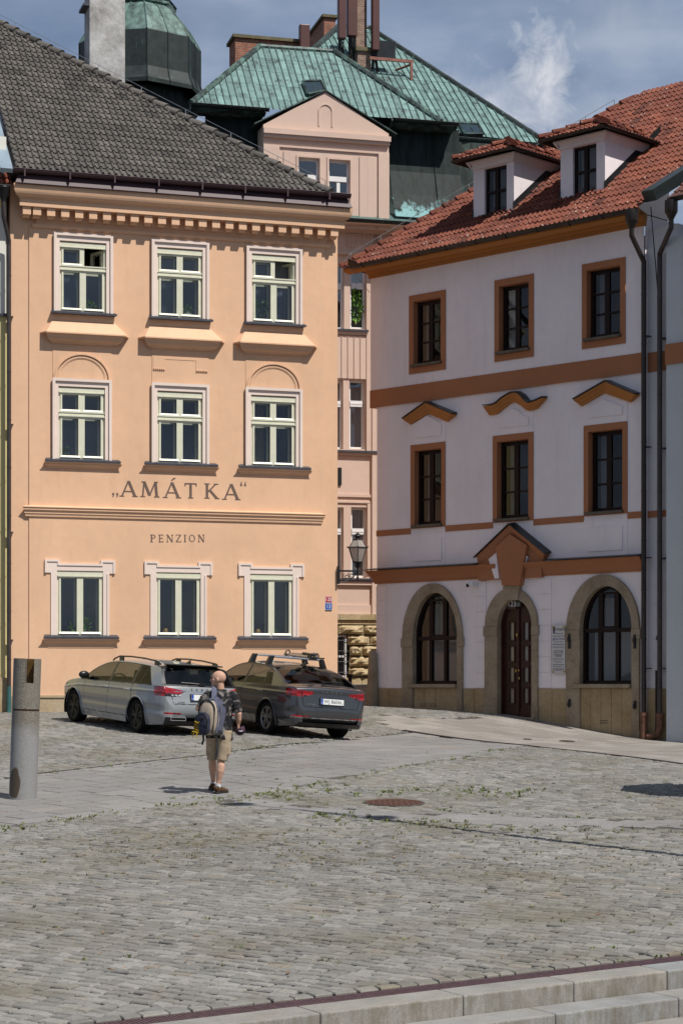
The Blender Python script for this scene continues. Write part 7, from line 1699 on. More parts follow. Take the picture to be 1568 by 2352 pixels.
    mb = MB(); mb.tube([(-.37+.19*math.cos(a), c['cab'][1]-.62+.06*math.sin(a), .92+.17*math.sin(a)) for a in [2*math.pi*t/20 for t in range(21)]], .015, 6); mb.build('steering_wheel', M_TRIMB, root)
    # wheels
    for ya in c['axles']:
        for sg in (1, -1):
            wo = empty('wheel', (0, 0, 0)); wo.parent = root; r = c['wr']; xo = sg*(c['track']); rr = c['rr']
            wo.location = (xo, ya, r)
            f = lambda x: sg*x
            mb = MB(); mb.lathe([(rr-.01, f(.085)), (rr+.015, f(.105)), (r-.03, f(.112)), (r-.006, f(.085)), (r, f(.04)), (r, f(-.06)), (r-.02, f(-.11)), (rr, f(-.11)), (rr-.02, f(-.05))], 40, ax='x'); mb.build('tyre', M_RUB, wo, smooth=40)
            mb = MB(); mb.lathe([(rr-.028, f(.06)), (rr-.012, f(.098)), (rr+.004, f(.102)), (rr+.004, f(.08)), (rr-.02, f(.03)), (rr-.04, f(-.02)), (.05, f(-.02))], 40, ax='x')
            for s_ in range(5):
                for off in (-.20, .20):
                    a0 = 2*math.pi*s_/5+.3; p0 = (f(.092), .05*math.cos(a0+off*1.2), .05*math.sin(a0+off*1.2)); p1 = (f(.088), (rr-.012)*math.cos(a0+off), (rr-.012)*math.sin(a0+off)); d = Vector(p1)-Vector(p0); t_ = Vector((0, -d.z, d.y)).normalized(); P0, P1 = Vector(p0), Vector(p1); dp = Vector((f(-.035), 0, 0))
                    mb.add([P0-t_*.016, P0+t_*.016, P1+t_*.028, P1-t_*.028, P0-t_*.016+dp, P0+t_*.016+dp, P1+t_*.028+dp, P1-t_*.028+dp], [(0,1,2,3), (0,4,5,1), (1,5,6,2), (2,6,7,3), (3,7,4,0)])
            mb.lathe([(.062, f(.07)), (.06, f(.098)), (.03, f(.104)), (.0, f(.104))], 16, ax='x'); mb.build('rim', c['rim'], wo, smooth=35)
            mb = MB(); mb.lathe([(.15, f(-.01)), (.15, f(.01)), (.05, f(.01))], 24, ax='x'); mb.build('brake_disc', M_ALU, wo)
    # mirrors and handles
    for sg in (1, -1):
        xm = flank(c['mir'], 1.0); mb = MB(); mb.ell((sg*(xm+.13), c['mir'], 1.03), (.12, .065, .08), 14, 10); mb.tube([(sg*(xm-.02), c['mir']+.02, .97), (sg*(xm+.10), c['mir'], .99)], .028, 8); mb.build('mirror', c['mirm'], root, smooth=True)
        for yh_ in c['handles']:
            xh = flank(yh_, c['hz']); mb = MB(); mb.tube([(sg*(xh-.01), yh_-.10, c['hz']), (sg*(xh+.03), yh_-.08, c['hz']+.003), (sg*(xh+.034), yh_, c['hz']+.006), (sg*(xh+.03), yh_+.08, c['hz']+.003), (sg*(xh-.01), yh_+.10, c['hz'])], .016, 8); mb.build('door_handle', c['hm'], root, smooth=True)
def put_car(root, fwd, P, gl, gr, gf):
    f2 = Vector((fwd[0], fwd[1])).normalized(); left = Vector((-f2.y, f2.x)); f = Vector((f2.x, f2.y, gf)).normalized(); r = Vector((-left.x, -left.y, gr-gl)).normalized(); r = Vector((-left.x*1.57, -left.y*1.57, gr-gl)).normalized(); u = r.cross(f).normalized(); r = f.cross(u)
    M = Matrix((( r.x, f.x, u.x, P[0]), (r.y, f.y, u.y, P[1]), (r.z, f.z, u.z, P[2]), (0,0,0,1))); root.matrix_world = M
def plate_on(root, c, txt, z, w=.52, h=.112, eu='CZ'):
    yr = c['rear_y'](0, z)-.02; tilt = R(-8); M0 = Matrix.Translation((0, yr, z)) @ Matrix.Rotation(tilt, 4, 'X')
    def put(mb, nm, mt): mb.v = [tuple(M0 @ Vector(p)) for p in mb.v]; return mb.build(nm, mt, root)
    mb = MB(); mb.box(-w/2-.012, w/2+.012, -.004, .03, -h/2-.02, h/2+.012); put(mb, 'plate_holder', M_TRIMB)
    mb = MB(); mb.box(-w/2, w/2, -.008, .0, -h/2, h/2); po = put(mb, 'number_plate', M_PLATE)
    mb = MB(); mb.box(-w/2+.002, -w/2+.05, -.0095, -.0, -h/2+.002, h/2-.002); mb.v = [tuple(M0 @ Vector(p)) for p in mb.v]; mb.build('plate_strip', M_PLBLUE, po)
    text_mesh('plate_text', txt, .098, M_BLACKP, po, M0 @ facing(.02, -.0095, 0) @ Matrix.Scale(1.0, 4), .0008, spacing=1.06); text_mesh('country_code', eu, .03, M_PLATE, po, M0 @ facing(-w/2+.026, -.0105, -.03), .0005)

def cls_combi(part, d):
    X, Y, Z, top, side, zs, belt, zt, xe = (d[k] for k in ('X', 'Y', 'Z', 'top', 'side', 'zs', 'belt', 'zt', 'xe'))
    yl = .50+(Z-1.0)*.95      # back edge of the rear quarter window
    def dlo(e): return side & (Z > belt+.015+e) & (Z < zs-.030-e) & (Y > yl+.06+e) & (Y < 3.60-e)
    part[dlo(-.022)] = 3; part[dlo(0)] = 1
    for yb, sl, w_ in ((2.30, .10, .045), (1.32, .22, .05), (1.02, .30, .012)): part[dlo(0) & (np.abs(Y-(yb-(Z-.95)*sl)) < w_)] = 3
    ws = top & (Y > 2.58) & (Y < 3.66) & (X < xe-.045); part[ws] = 9; part[top & (Y > 3.62) & (Y < 3.74) & (Z > .97)] = 3
    rg = top & (Y < .62) & (Z > 1.0) & (Z < 1.395)
    part[rg & (X < .86) & (X < xe+.0)] = 3
    part[rg & (Z > 1.035) & (Z < 1.34) & (X < xe-.075)] = 2
    t = (X-.36)/.5; lo = np.where(X > .58, .80, .80+(.58-X)*.5); hi = np.clip(.915+t*.085, 0, .99)
    tl = ((top & (Y < .45)) | (side & (Y < .40+.25*(Z-.8)))) & (Z > lo) & (Z < hi) & (X > .36); part[tl] = 4
    part[tl & (Z < .86) & (X < .80)] = 3
    part[top & (Y < .4) & (Z > .897) & (Z < .909) & (X < .60)] = 6
    part[top & (Y < .4) & (np.abs(Z-.66) < .007) & (X < .62)] = 5; part[(top | side) & (Y < .42) & (np.abs(X-(.63+(Z-.66)*.22)) < .005) & (Z > .66) & (Z < 1.02)] = 5
    part[(top | side) & (Y < .32) & (Z > .455) & (Z < .49) & (X > .46) & (X < .80)] = 7
    part[(Z < .40) & (Y < .24) & (X < .78)] = 10
    for yb, sl in ((3.42, 0), (2.30, .08), (1.30, 0)): part[side & (np.abs(Y-(yb-(Z-.95)*sl)) < .006) & (Z > .32) & (Z < belt)] = 5
    part[side & (np.abs(Z-.32) < .005) & (Y > 1.5) & (Y < 3.42)] = 5
    part[(Y > 4.25) & (Z > .66) & (Z < .78) & (X > .42) & (X < .86)] = 8
def cls_lift(part, d):
    X, Y, Z, top, side, zs, belt, zt, xe = (d[k] for k in ('X', 'Y', 'Z', 'top', 'side', 'zs', 'belt', 'zt', 'xe'))
    yl = .98+(Z-1.0)*.55
    def dlo(e): return side & (Z > belt+.018+e) & (Z < zs-.022-e) & (Y > yl+e) & (Y < 3.40-e)
    part[dlo(-.02)] = 3; part[dlo(0)] = 1
    for yb, sl, w_ in ((2.16, .12, .045), (1.36, .30, .018)): part[dlo(0) & (np.abs(Y-(yb-(Z-.95)*sl)) < w_)] = 3
    part[top & (Y > 2.45) & (Y < 3.42) & (X < xe-.045)] = 9; part[top & (Y > 3.38) & (Y < 3.5) & (Z > .97)] = 3
    part[top & (Y > .42) & (Y < 1.36) & (X < xe-.03)] = 3; part[top & (Y > .46) & (Y < 1.32) & (X < xe-.065)] = 2
    t = (X-.40)/.5; lo = np.where(X > .60, .835, .835+(.60-X)*.32); hi = .935+t*.055
    tl = ((top & (Y < .40)) | (side & (Y < .34+.3*(Z-.8)))) & (Z > lo) & (Z < hi) & (X > .40); part[tl] = 4; part[tl & (Z < .865) & (X < .62)] = 3
    part[top & (Y < .3) & (np.abs(Z-.64) < .007) & (X < .60)] = 5; part[(top | side) & (Y < .4) & (np.abs(X-(.61+(Z-.64)*.2)) < .005) & (Z > .64) & (Z < 1.0)] = 5
    part[(top | side) & (Y < .32) & (Z > .435) & (Z < .465) & (X > .46) & (X < .82)] = 7
    part[(top | side) & (Y < .30) & (np.abs(Z-.425) < .006) & (X < .85)] = 6
    part[(Z < .34) & (Y < .22) & (X < .70)] = 10
    for yb, sl in ((3.25, 0), (2.16, .1), (1.22, -.1)): part[side & (np.abs(Y-(yb-(Z-.95)*sl)) < .006) & (Z > .32) & (Z < belt)] = 5
    part[(Y > 4.1) & (Z > .64) & (Z < .76) & (X > .42) & (X < .84)] = 8
P_GREY = paint('grey_car_paint', (0.235,0.25,0.262), 0.0, .4); P_DARK = paint('graphite_car_paint', (0.078,0.080,0.086), .7, .30)
M_RIMB = simple('black_alloy', (0.010,0.010,0.010), .45, 0.0, spec=.25); M_RIMS = simple('silver_alloy', (0.42,0.42,0.43), .3, .9)
CA = dict(L=4.86, top=[(.06,.40),(.015,.48),(.0,.58),(.015,.68),(.045,.78),(.075,.90),(.105,1.0),(.19,1.10),(.29,1.22),(.39,1.335),(.455,1.40),(.54,1.425),(.8,1.437),(1.3,1.452),(1.9,1.456),(2.4,1.437),(2.75,1.385),(3.1,1.27),(3.4,1.115),(3.64,1.005),(3.8,.985),(4.2,.93),(4.55,.84),(4.74,.73),(4.82,.62),(4.85,.50),(4.84,.40),(4.80,.33)],
    plan=[(0,.66),(.02,.74),(.06,.80),(.14,.845),(.3,.885),(.6,.912),(1.1,.930),(2.5,.932),(3.8,.925),(4.3,.875),(4.6,.80),(4.76,.70),(4.85,.52)], belt=[1.0,.985,.955,.925,.80], drop=[.03,.05,.075,.07,.065,.06,.05,.05],
    axles=(1.07, 3.91), wr=.342, ar=.385, rr=.245, track=.80, cab=(.45, 3.5), seats=(1.95, 1.0), paint=P_GREY, lip=P_GREY, rim=M_RIMB, mir=3.28, mirm=M_TRIMB, handles=(2.42, 1.48), hz=.845, hm=P_GREY, classify=cls_combi)
car = empty('parked_car', (0, 0, 0), 0, 'light grey estate car with black wheels and black roof rails, parked by the orange house', 'car'); build_car(CA, car)
mb = MB()
for sg in (1, -1):
    mb.tube([(sg*.655, .62, 1.40), (sg*.655, .75, 1.452), (sg*.655, 1.3, 1.485), (sg*.655, 1.9, 1.490), (sg*.655, 2.4, 1.472), (sg*.65, 2.62, 1.415), (sg*.65, 2.68, 1.375)], .017, 8)
    for yy in (.78, 2.3): mb.box(sg*.655-.016, sg*.655+.016, yy-.08, yy+.08, 1.38, 1.46)
mb.build('roof_rail', M_TRIMB, car, smooth=40)
mb = MB(); mb.add([(-.02, .62, 1.42), (.02, .62, 1.42), (.02, .80, 1.435), (-.02, .80, 1.435), (0, .60, 1.51), (0, .66, 1.50)], [(0,1,4), (1,2,5,4), (2,3,5), (3,0,4,5)]); mb.build('antenna_fin', M_TRIMB, car)
mb = MB(); mb.box(-.60, .60, .36, .60, 1.398, 1.425); mb.build('spoiler', M_TRIMB, car, bevel=.01)
mb = MB(); mb.box(-.05, .08, CA['rear_y'](0, 1.06)-.03, CA['rear_y'](0, 1.06)+.03, 1.03, 1.09); mb.tube([(.0, CA['rear_y'](0, 1.07)-.03, 1.06), (-.42, CA['rear_y'](-.4, 1.12)-.02, 1.075)], .012, 6); mb.build('wiper', M_TRIMB, car)
plate_on(car, CA, '8AN', .80)
for i, ch in enumerate('\u0160KODA'): text_mesh('badge', ch, .055, M_TRIMB, car, facing((i-2)*.115, CA['rear_y']((i-2)*.115, .945)-.004, .948), .002)
text_mesh('badge', 'SUPERB', .042, M_CHROME, car, facing(-.47, CA['rear_y'](-.47, .70)-.006, .70), .002)
for sg in (1, -1):
    mb = MB(); yr = CA['rear_y'](sg*.5, .42)-.012; frame_bars(mb, sg*.52-.17, sg*.52+.17, .335, .405, .014, yr-.004, yr+.03); mb.build('exhaust_trim', M_CHROME, car)
    for k in range(3): xx = sg*(.50+.075*k); mb = MB(); yy = CA['rear_y'](xx, .83); mb.box(xx-.024, xx+.024, yy-.006, yy+.02, .822, .838); mb.build('reversing_lamp', M_PLATE, car)
gf = (.82-.641)/2.84
put_car(car, (-.55, .835), Vector((-3.34, 39.93, .60))-Vector((-.55, .835, gf*1))*1.07, .641, .585, gf)
CB = dict(L=4.69, top=[(.07,.36),(.02,.45),(.0,.56),(.015,.66),(.035,.78),(.05,.90),(.055,.985),(.085,1.03),(.16,1.048),(.30,1.062),(.42,1.085),(.62,1.17),(.9,1.285),(1.2,1.385),(1.5,1.435),(1.8,1.452),(2.2,1.45),(2.5,1.425),(2.8,1.355),(3.1,1.22),(3.35,1.08),(3.5,1.005),(3.65,.98),(4.05,.925),(4.4,.83),(4.58,.72),(4.65,.61),(4.68,.50),(4.67,.40),(4.63,.33)],
    plan=[(0,.64),(.02,.72),(.06,.785),(.14,.835),(.3,.872),(.6,.898),(1.1,.914),(2.5,.915),(3.7,.905),(4.15,.86),(4.45,.78),(4.6,.68),(4.68,.50)], belt=[1.0,.985,.955,.92,.80], drop=[.03,.035,.05,.075,.065,.06,.05,.05],
    axles=(1.06, 3.75), wr=.332, ar=.370, rr=.225, track=.785, cab=(.75, 3.3), seats=(1.85, 1.32), paint=P_DARK, lip=P_DARK, rim=M_RIMS, mir=3.05, mirm=P_DARK, handles=(2.27, 1.36), hz=.85, hm=P_DARK, classify=cls_lift)
car2 = empty('parked_car', (0, 0, 0), 0, 'dark graphite liftback car with silver wheels and aluminium roof bars', 'car'); build_car(CB, car2)
for yb in (1.62, 2.36):
    mb = MB(); mb.tube([(-.62, yb, 1.545), (.62, yb, 1.545)], .022, 8); mb.build('roof_bar', M_ALU, car2, smooth=40)
    for sg in (1, -1): mb = MB(); mb.add([(sg*.53, yb-.05, 1.565), (sg*.62, yb-.05, 1.565), (sg*.71, yb-.06, 1.36), (sg*.58, yb-.06, 1.40), (sg*.53, yb+.05, 1.565), (sg*.62, yb+.05, 1.565), (sg*.71, yb+.06, 1.36), (sg*.58, yb+.06, 1.40)], [(0,1,2,3), (4,7,6,5), (0,4,5,1), (1,5,6,2), (2,6,7,3), (3,7,4,0)]); mb.build('roof_bar_foot', M_TRIMB, car2, bevel=.012)
mb = MB(); mb.add([(-.02, 1.22, 1.40), (.02, 1.22, 1.40), (.02, 1.40, 1.425), (-.02, 1.40, 1.425), (0, 1.2, 1.49), (0, 1.27, 1.48)], [(0,1,4), (1,2,5,4), (2,3,5), (3,0,4,5)]); mb.build('antenna_fin', M_TRIMB, car2)
mb = MB(); mb.tube([(.02, .40, 1.10), (.0, .5, 1.13), (.46, .52, 1.14)], .014, 6); mb.build('wiper', M_TRIMB, car2)
plate_on(car2, CB, 'WJ 8606L', .765, eu='PL')
for i, ch in enumerate('\u0160KODA'): text_mesh('badge', ch, .052, M_CHROME, car2, facing((i-2)*.105, CB['rear_y']((i-2)*.105, .945)-.004, .945), .002)
text_mesh('badge', 'OCTAVIA', .040, M_CHROME, car2, facing(-.45, CB['rear_y'](-.45, .70)-.006, .69), .002)
rl = Vector((-1.457, 39.9)); hd2 = Vector((-.50, .866)).normalized(); lf = Vector((-hd2.y, hd2.x)); ctr = rl-lf*.785; gf2 = (g1(ctr.x+hd2.x*2.69, ctr.y+hd2.y*2.69)-.555)/2.69
put_car(car2, hd2, Vector((ctr.x, ctr.y, .555))-Vector((hd2.x, hd2.y, gf2))*1.06, .605, .505, gf2)
bc = empty('bike_carrier', (0, 0, 0), 0, 'silver and black bicycle carrier clamped on the roof bars of the dark car', 'bike carrier'); bc.matrix_world = car2.matrix_world
mb = MB(); mb.tube([(.33, 1.35, 1.59), (.33, 2.75, 1.59)], .03, 8); mb.tube([(.36, 1.45, 1.62), (.40, 2.0, 1.635), (.40, 2.55, 1.62)], .02, 8); mb.build('wheel_tray', M_ALU, bc, smooth=40)
mb = MB()
for yb in (1.40, 1.52, 2.62): mb.tube([(.33+.055*math.cos(a), yb, 1.62+.06*math.sin(a)) for a in [2*math.pi*t/14 for t in range(15)]], .014, 6)
mb.box(.30, .44, 1.56, 1.72, 1.57, 1.66); mb.box(.22, .50, 1.34, 1.40, 1.575, 1.60); mb.tube([(.40, 1.7, 1.64), (.38, 2.05, 1.65)], .028, 8); mb.build('clamp', M_TRIMB, bc, smooth=40)
# ------------------------------------------------------------------ the man walking away with a backpack
def remesh(mb, name, mat, parent, vox=.008, smooth=4, att=None):
    o = mb.build(name, mat, None); m = o.modifiers.new('r', 'REMESH'); m.mode = 'VOXEL'; m.voxel_size = vox; m.use_smooth_shade = True
    s = o.modifiers.new('s', 'SMOOTH'); s.factor = .5; s.iterations = smooth
    dg = bpy.context.evaluated_depsgraph_get(); dg.update(); me = bpy.data.meshes.new_from_object(o.evaluated_get(dg)); me.name = name; bpy.data.objects.remove(o)
    me.materials.clear(); me.materials.append(mat); me.polygons.foreach_set('use_smooth', [True]*len(me.polygons))
    o = bpy.data.objects.new(name, me); COL.objects.link(o); o.parent = parent; return o
def limb(mb, pts, n=12):
    P = [Vector(p[:3]) for p in pts]; mb.tube(P, [p[3] for p in pts], n)
    for p, q in zip(P, pts): mb.ell(p, (q[3]*.985,)*3, n, 8)
def fabric(name, c1, c2, scale=9, thr=(.42, .58), rough=.9, third=None):
    m, nt, p = newmat(name); v = objco(nt); n = noise(nt, v, scale, 5, .6, .8); pts = [(thr[0], c1), (thr[1], c2)]
    if third: pts.append((thr[1]+.1, third))
    r = ramp(nt, pts); nt.links.new(n, r.inputs[0]); nt.links.new(r.outputs[0], p.inputs['Base Color']); p.inputs['Roughness'].default_value = rough; p.inputs['Specular IOR Level'].default_value = .2
    h = noise(nt, objco(nt, (1, 1, .6)), 11, 4); nt.links.new(bump(nt, h, .5, .02), p.inputs['Normal']); return m
M_SKIN = fabric('skin', (0.50,0.295,0.205), (0.57,0.35,0.25), 6, (.35, .65), .55); M_SHIRT = fabric('tie_dye_shirt', (0.014,0.014,0.017), (0.032,0.030,0.032), 8.5, (.43, .52), .9, (0.25,0.225,0.205)); M_SHORT = fabric('beige_shorts', (0.36,0.28,0.19), (0.43,0.34,0.24), 14)
M_SHOE = fabric('brown_shoe', (0.05,0.028,0.016), (0.12,0.065,0.03), 30); M_SOLE = simple('black_sole', (0.012,0.012,0.012), .8); M_SOCK = simple('white_sock', (0.6,0.6,0.62), .9)
gx_, gy_ = gpt(503.5, 1823); gm = Vector((gx_, gy_, g1(gx_, gy_)))
man = empty('person', gm, 0, 'bald man in a dark tie-dye T-shirt and beige cargo shorts walking away with a backpack', 'person')
lg = g1(gm.x-.09, gm.y+.42)-gm.z      # ground under the forward foot
b = MB()
limb(b, [(.085,0,.90,.095), (.055,.0,.70,.078), (.022,.015,.50,.056), (.024,-.012,.40,.060), (.016,-.016,.33,.058), (-.005,-.005,.20,.040), (-.022,.0,.11,.034), (-.020,.01,.06,.036)])
limb(b, [(-.095,.02,.90,.095), (-.10,.09,.70,.076), (-.112,.17,.50,.055), (-.112,.20,.40,.058), (-.112,.235,.33,.055), (-.108,.30,.21,.038), (-.105,.345,.12+lg,.033), (-.105,.36,.07+lg,.035)])
limb(b, [(-.005,.02,.93,.11), (-.0,.02,1.08,.11), (.005,.01,1.25,.11), (.015,.01,1.38,.10)]); b.ell((.02,.01,1.41), (.185,.065,.07)); b.ell((-.005,.02,.92), (.175,.12,.10))
limb(b, [(.21,.0,1.42,.054), (.262,-.015,1.29,.050), (.288,-.025,1.16,.042), (.285,.0,1.08,.038), (.278,.025,1.01,.027)])
limb(b, [(-.175,.01,1.42,.052), (-.25,.02,1.33,.050), (-.312,.03,1.245,.043), (-.28,.13,1.24,.037), (-.22,.25,1.25,.027)])
limb(b, [(.018,.005,1.47,.055), (.014,.005,1.56,.058), (.008,.0,1.62,.056)])
hr = Matrix.Translation((-.012,.0,1.69)) @ Matrix.Rotation(R(-14), 4, 'Z')
b.X = hr
b.ell((.008,0,.008), (.106,.078,.098), 20, 14); b.ell((-.045,0,-.065), (.062,.057,.068), 16, 10); b.ell((-.075,0,-.105), (.032,.032,.024)); b.ell((-.088,0,.018), (.02,.045,.014)); b.ell((-.09,0,-.07), (.02,.026,.02))
b.tube([(-.092,0,.005), (-.112,0,-.022), (-.122,0,-.036), (-.104,0,-.046)], [.011,.013,.016,.012], 8)
for sg in (-1, 1): b.ell((.008, sg*.079, -.025), (.020,.012,.034), 10, 8); b.ell((-.052, sg*.045, -.03), (.03,.024,.03))
b.X = None
# hands: palm, four bent fingers of different length, thumb from the side
def hand(base, down, out, fwd, s=1.0):
    B, D, Oo, Fw = Vector(base), Vector(down).normalized(), Vector(out).normalized(), Vector(fwd).normalized()
    pc = B+D*.045*s
    for i in range(5): q = B+D*(.015+.018*i); b.ell(q, (.020,.034,.022) if abs(Fw.y) > .5 else (.034,.020,.022), 10, 8)
    for k, ln in enumerate((.070,.080,.074,.058)):
        st = B+D*.085+Fw*(.030-.020*k); r0 = .0092
        p1 = st+D*ln*.42; p2 = p1+(D*.6-Oo*.75)*ln*.34; p3 = p2+(D*.1-Oo)*ln*.30
        limb(b, [tuple(st)+(r0,), tuple(p1)+(r0*.98,), tuple(p2)+(r0*.9,), tuple(p3)+(r0*.8,)], 8)
    st = B+D*.03+Fw*.03; limb(b, [tuple(st)+(.012,), tuple(st+D*.03+Fw*.022-Oo*.01)+(.0105,), tuple(st+D*.058+Fw*.02-Oo*.03)+(.0085,)], 8)
hand((.278,.025,1.005), (-.02,.12,-1), (.95,-.3,0), (.25,.95,0)); hand((-.22,.255,1.25), (.4,.9,.1), (0,0,-1), (-.9,.4,0))
remesh(b, 'body', M_SKIN, man, .0055, 3)
e = MB(); e.X = hr
for sg in (-1, 1): e.ell((-.090, sg*.033, .002), (.012,.011,.008), 10, 6)
e.build('eye', simple('eye_dark', (0.03,0.02,0.015), .3), man, smooth=True); e = MB(); e.X = hr
for sg in (-1, 1): e.tube([(-.097, sg*.016, .021), (-.095, sg*.035, .024), (-.084, sg*.052, .017)], .0045, 5)
e.build('eyebrow', simple('brow_hair', (0.10,0.06,0.035), .9), man)
s = MB()
for (z, cx, rx, ry, cy) in ((0.795,-.003,.200,.135,.02),):
    pass
rings = [(.795,-.004,.203,.142,.02), (.88,-.004,.198,.140,.02), (1.0,-.002,.192,.138,.015), (1.12,.0,.190,.138,.01), (1.25,.008,.196,.138,.005), (1.36,.014,.205,.130,.005), (1.43,.018,.200,.118,.005), (1.49,.02,.145,.092,.005), (1.525,.018,.075,.070,.005)]
n = 28; vs = []; fs = []
for (z, cx, rx, ry, cy) in rings:
    for k in range(n): a = 2*math.pi*k/n; f_ = 1+.018*math.sin(5*a+z*17)+.012*math.sin(9*a-z*31); vs.append((cx+rx*f_*math.cos(a), cy+ry*f_*math.sin(a), z+(.012*math.sin(3*a) if z < .8 else 0)-(.02*math.cos(a-.1) if z < .8 else 0)))
for i in range(len(rings)-1):
    for k in range(n): fs.append((i*n+k, i*n+(k+1) % n, (i+1)*n+(k+1) % n, (i+1)*n+k))
fs += [tuple(range(n))[::-1], tuple(range((len(rings)-1)*n, len(rings)*n))]; s.add(vs, fs)
limb(s, [(.19,.0,1.435,.075), (.235,-.01,1.35,.075), (.262,-.015,1.27,.073)]); s.tube([(.255,-.013,1.29), (.272,-.018,1.19)], [.073,.068], 14)
limb(s, [(-.15,.01,1.44,.075), (-.21,.015,1.385,.073)]); s.tube([(-.20,.015,1.40), (-.275,.02,1.30)], [.075,.066], 14)
remesh(s, 'shirt', M_SHIRT, man, .009, 3)
s = MB(); s.lathe([(.197, .0), (.196, .12), (.19, .20)], 24, (-.005, 0, .80)); s.v = [(x, .02+y*.66, z) for x, y, z in s.v]
def legcloth(P):
    s.tube([p[:3] for p in P], [p[3] for p in P], 20)
legcloth([(.085,.0,.92,.108), (.078,.0,.80,.106), (.066,.0,.68,.098), (.045,.005,.56,.088), (.034,.008,.488,.084)]); legcloth([(-.095,.02,.92,.108), (-.100,.055,.80,.104), (-.104,.10,.68,.094), (-.110,.145,.56,.084), (-.110,.165,.492,.080)])
s.box(.105,.168,-.055,.055,.56,.74); s.box(-.198,-.165,.05,.15,.56,.72)
remesh(s, 'shorts', M_SHORT, man, .0085, 3)
def shoe(hx, hy, hz, dx, dy, nm):
    d = Vector((dx, dy, 0)).normalized(); t = empty('shoe', (hx, hy, hz), math.atan2(d.y, d.x)); t.parent = man
    q = MB(); q.ell((.02,0,.055), (.055,.040,.050)); q.ell((.10,0,.050), (.09,.042,.042)); q.ell((.185,0,.036), (.062,.045,.030)); q.tube([(.0,0,.06), (-.005,0,.105)], [.046,.044], 12); remesh(q, 'upper', M_SHOE, t, .007, 3)
    q = MB(); o_ = [(-.042,-.025),(.02,-.042),(.12,-.040),(.19,-.048),(.245,-.025),(.252,.0),(.245,.025),(.19,.046),(.12,.036),(.02,.040),(-.042,.025)]
    q.add([(x, y, 0) for x, y in o_]+[(x*1.0, y, .024) for x, y in o_], [tuple(range(11))[::-1], tuple(range(11, 22))]+[(i, (i+1) % 11, 11+(i+1) % 11, 11+i) for i in range(11)]); q.build('sole', M_SOLE, t, bevel=.004)
shoe(-.040,-.030,.002,.62,.78,'r'); shoe(-.108,.345,lg+.004,-.22,1,'l')
for P in ([(-.022,.0,.15), (-.021,.004,.09)], [(-.105,.345,.15+lg), (-.105,.352,.09+lg)]):
    q = MB(); q.tube(P, [.041,.043], 14); q.build('sock', M_SOCK, man, smooth=True)
# backpack slung over the left shoulder
M_BEIGE = fabric('beige_nylon', (0.34,0.28,0.215), (0.42,0.35,0.275), 20, (.3, .7), .7); M_NAVY = fabric('navy_nylon', (0.020,0.022,0.042), (0.042,0.045,0.078), 12, (.35, .65), .6); M_SLATE = fabric('slate_blue_strap', (0.085,0.092,0.140), (0.125,0.132,0.185), 25, (.3, .7), .8); M_BLKN = simple('black_webbing', (0.010,0.010,0.012), .7); M_YEL = simple('yellow_cord', (0.62,0.42,0.015), .6)
bp = empty('backpack', gm+Vector((-.155,-.255,.865)), R(-38), 'beige and navy backpack with yellow laces slung on the walking man\'s back', 'backpack'); TL = Matrix.Rotation(R(7), 4, 'Y')
def sbox(c, r, e=3.2, n=24, m=14, taper=0.0):      # rounded box
    q = MB(); vs = []; fs = []; pw = lambda v: math.copysign(abs(v)**(2/e), v)
    for i in range(m+1):
        ph = -math.pi/2+math.pi*i/m
        for k in range(n):
            t = 2*math.pi*k/n; z = pw(math.sin(ph)); sc_ = 1-taper*max(0, z)**2; vs.append((c[0]+r[0]*sc_*pw(math.cos(ph))*pw(math.cos(t)), c[1]+r[1]*sc_*pw(math.cos(ph))*pw(math.sin(t)), c[2]+r[2]*z))
    for i in range(m):
        for k in range(n): fs.append((i*n+k, i*n+(k+1) % n, (i+1)*n+(k+1) % n, (i+1)*n+k))
    q.X = TL; q.add(vs, fs); return q
sbox((0,0,.25), (.155,.105,.255), 3.0, taper=.22).build('main_pack', M_BEIGE, bp, smooth='all'); pk = sbox((-.01,-.115,.165), (.125,.055,.165), 3.4, taper=.20).build('front_pocket', M_NAVY, bp, smooth='all')
def cord(pts, r, mat, nm, par=None, n=7): q = MB(); q.X = TL; q.tube(pts, r, n); return q.build(nm, mat, par or bp, smooth=True)
def archp(w, h0, h1, y, n=18): return [(-.01-w, y, h0)]+[(-.01+w*math.cos(math.pi-math.pi*k/n), y, h1+w*.9*math.sin(math.pi*k/n)) for k in range(n+1)]+[(-.01+w, y, h0)]
cord(archp(.118,.02,.20,-.150), .009, M_BLKN, 'piping'); cord(archp(.150,.03,.37,-.055), .011, M_BLKN, 'piping'); cord(archp(.152,.05,.36,.02), .020, M_SLATE, 'side_band'); cord([(-.12,-.16,.16), (0,-.175,.17), (.11,-.16,.15)], .006, M_BLKN, 'zip')
cord([(.0,-.02,.49), (.01,-.05,.525), (.03,.02,.53), (.04,.05,.50)], .012, M_SLATE, 'grab_handle')
q = MB(); q.X = TL; q.ell((.02,-.168,.245), (.035,.008,.022), 14, 8); q.build('emblem', M_BLKN, bp, smooth=True)
lz_ = []
for k in range(7): lz_.append((-.115+(.085 if k % 2 else 0), -.166-.004*(k % 3), .03+.026*k))
cord(lz_, .0055, M_YEL, 'lace'); cord([(-.03,-.166,.03)]+[(-.115+(.0 if k % 2 else .085), -.168, .03+.026*k) for k in range(7)], .0055, M_YEL, 'lace')
cord([(-.07,-.172,.03), (-.13,-.185,.035), (-.15,-.18,.0), (-.10,-.18,.02), (-.13,-.175,-.055)], .007, M_YEL, 'lace_bow'); cord([(-.07,-.172,.03), (-.05,-.18,.03), (-.045,-.18,-.0), (-.06,-.175,-.06)], .007, M_YEL, 'lace_bow')
q = MB(); q.X = TL; q.box(-.128,-.03,-.168,-.160,.02,.19); q.build('lace_panel', M_SHOE, bp)
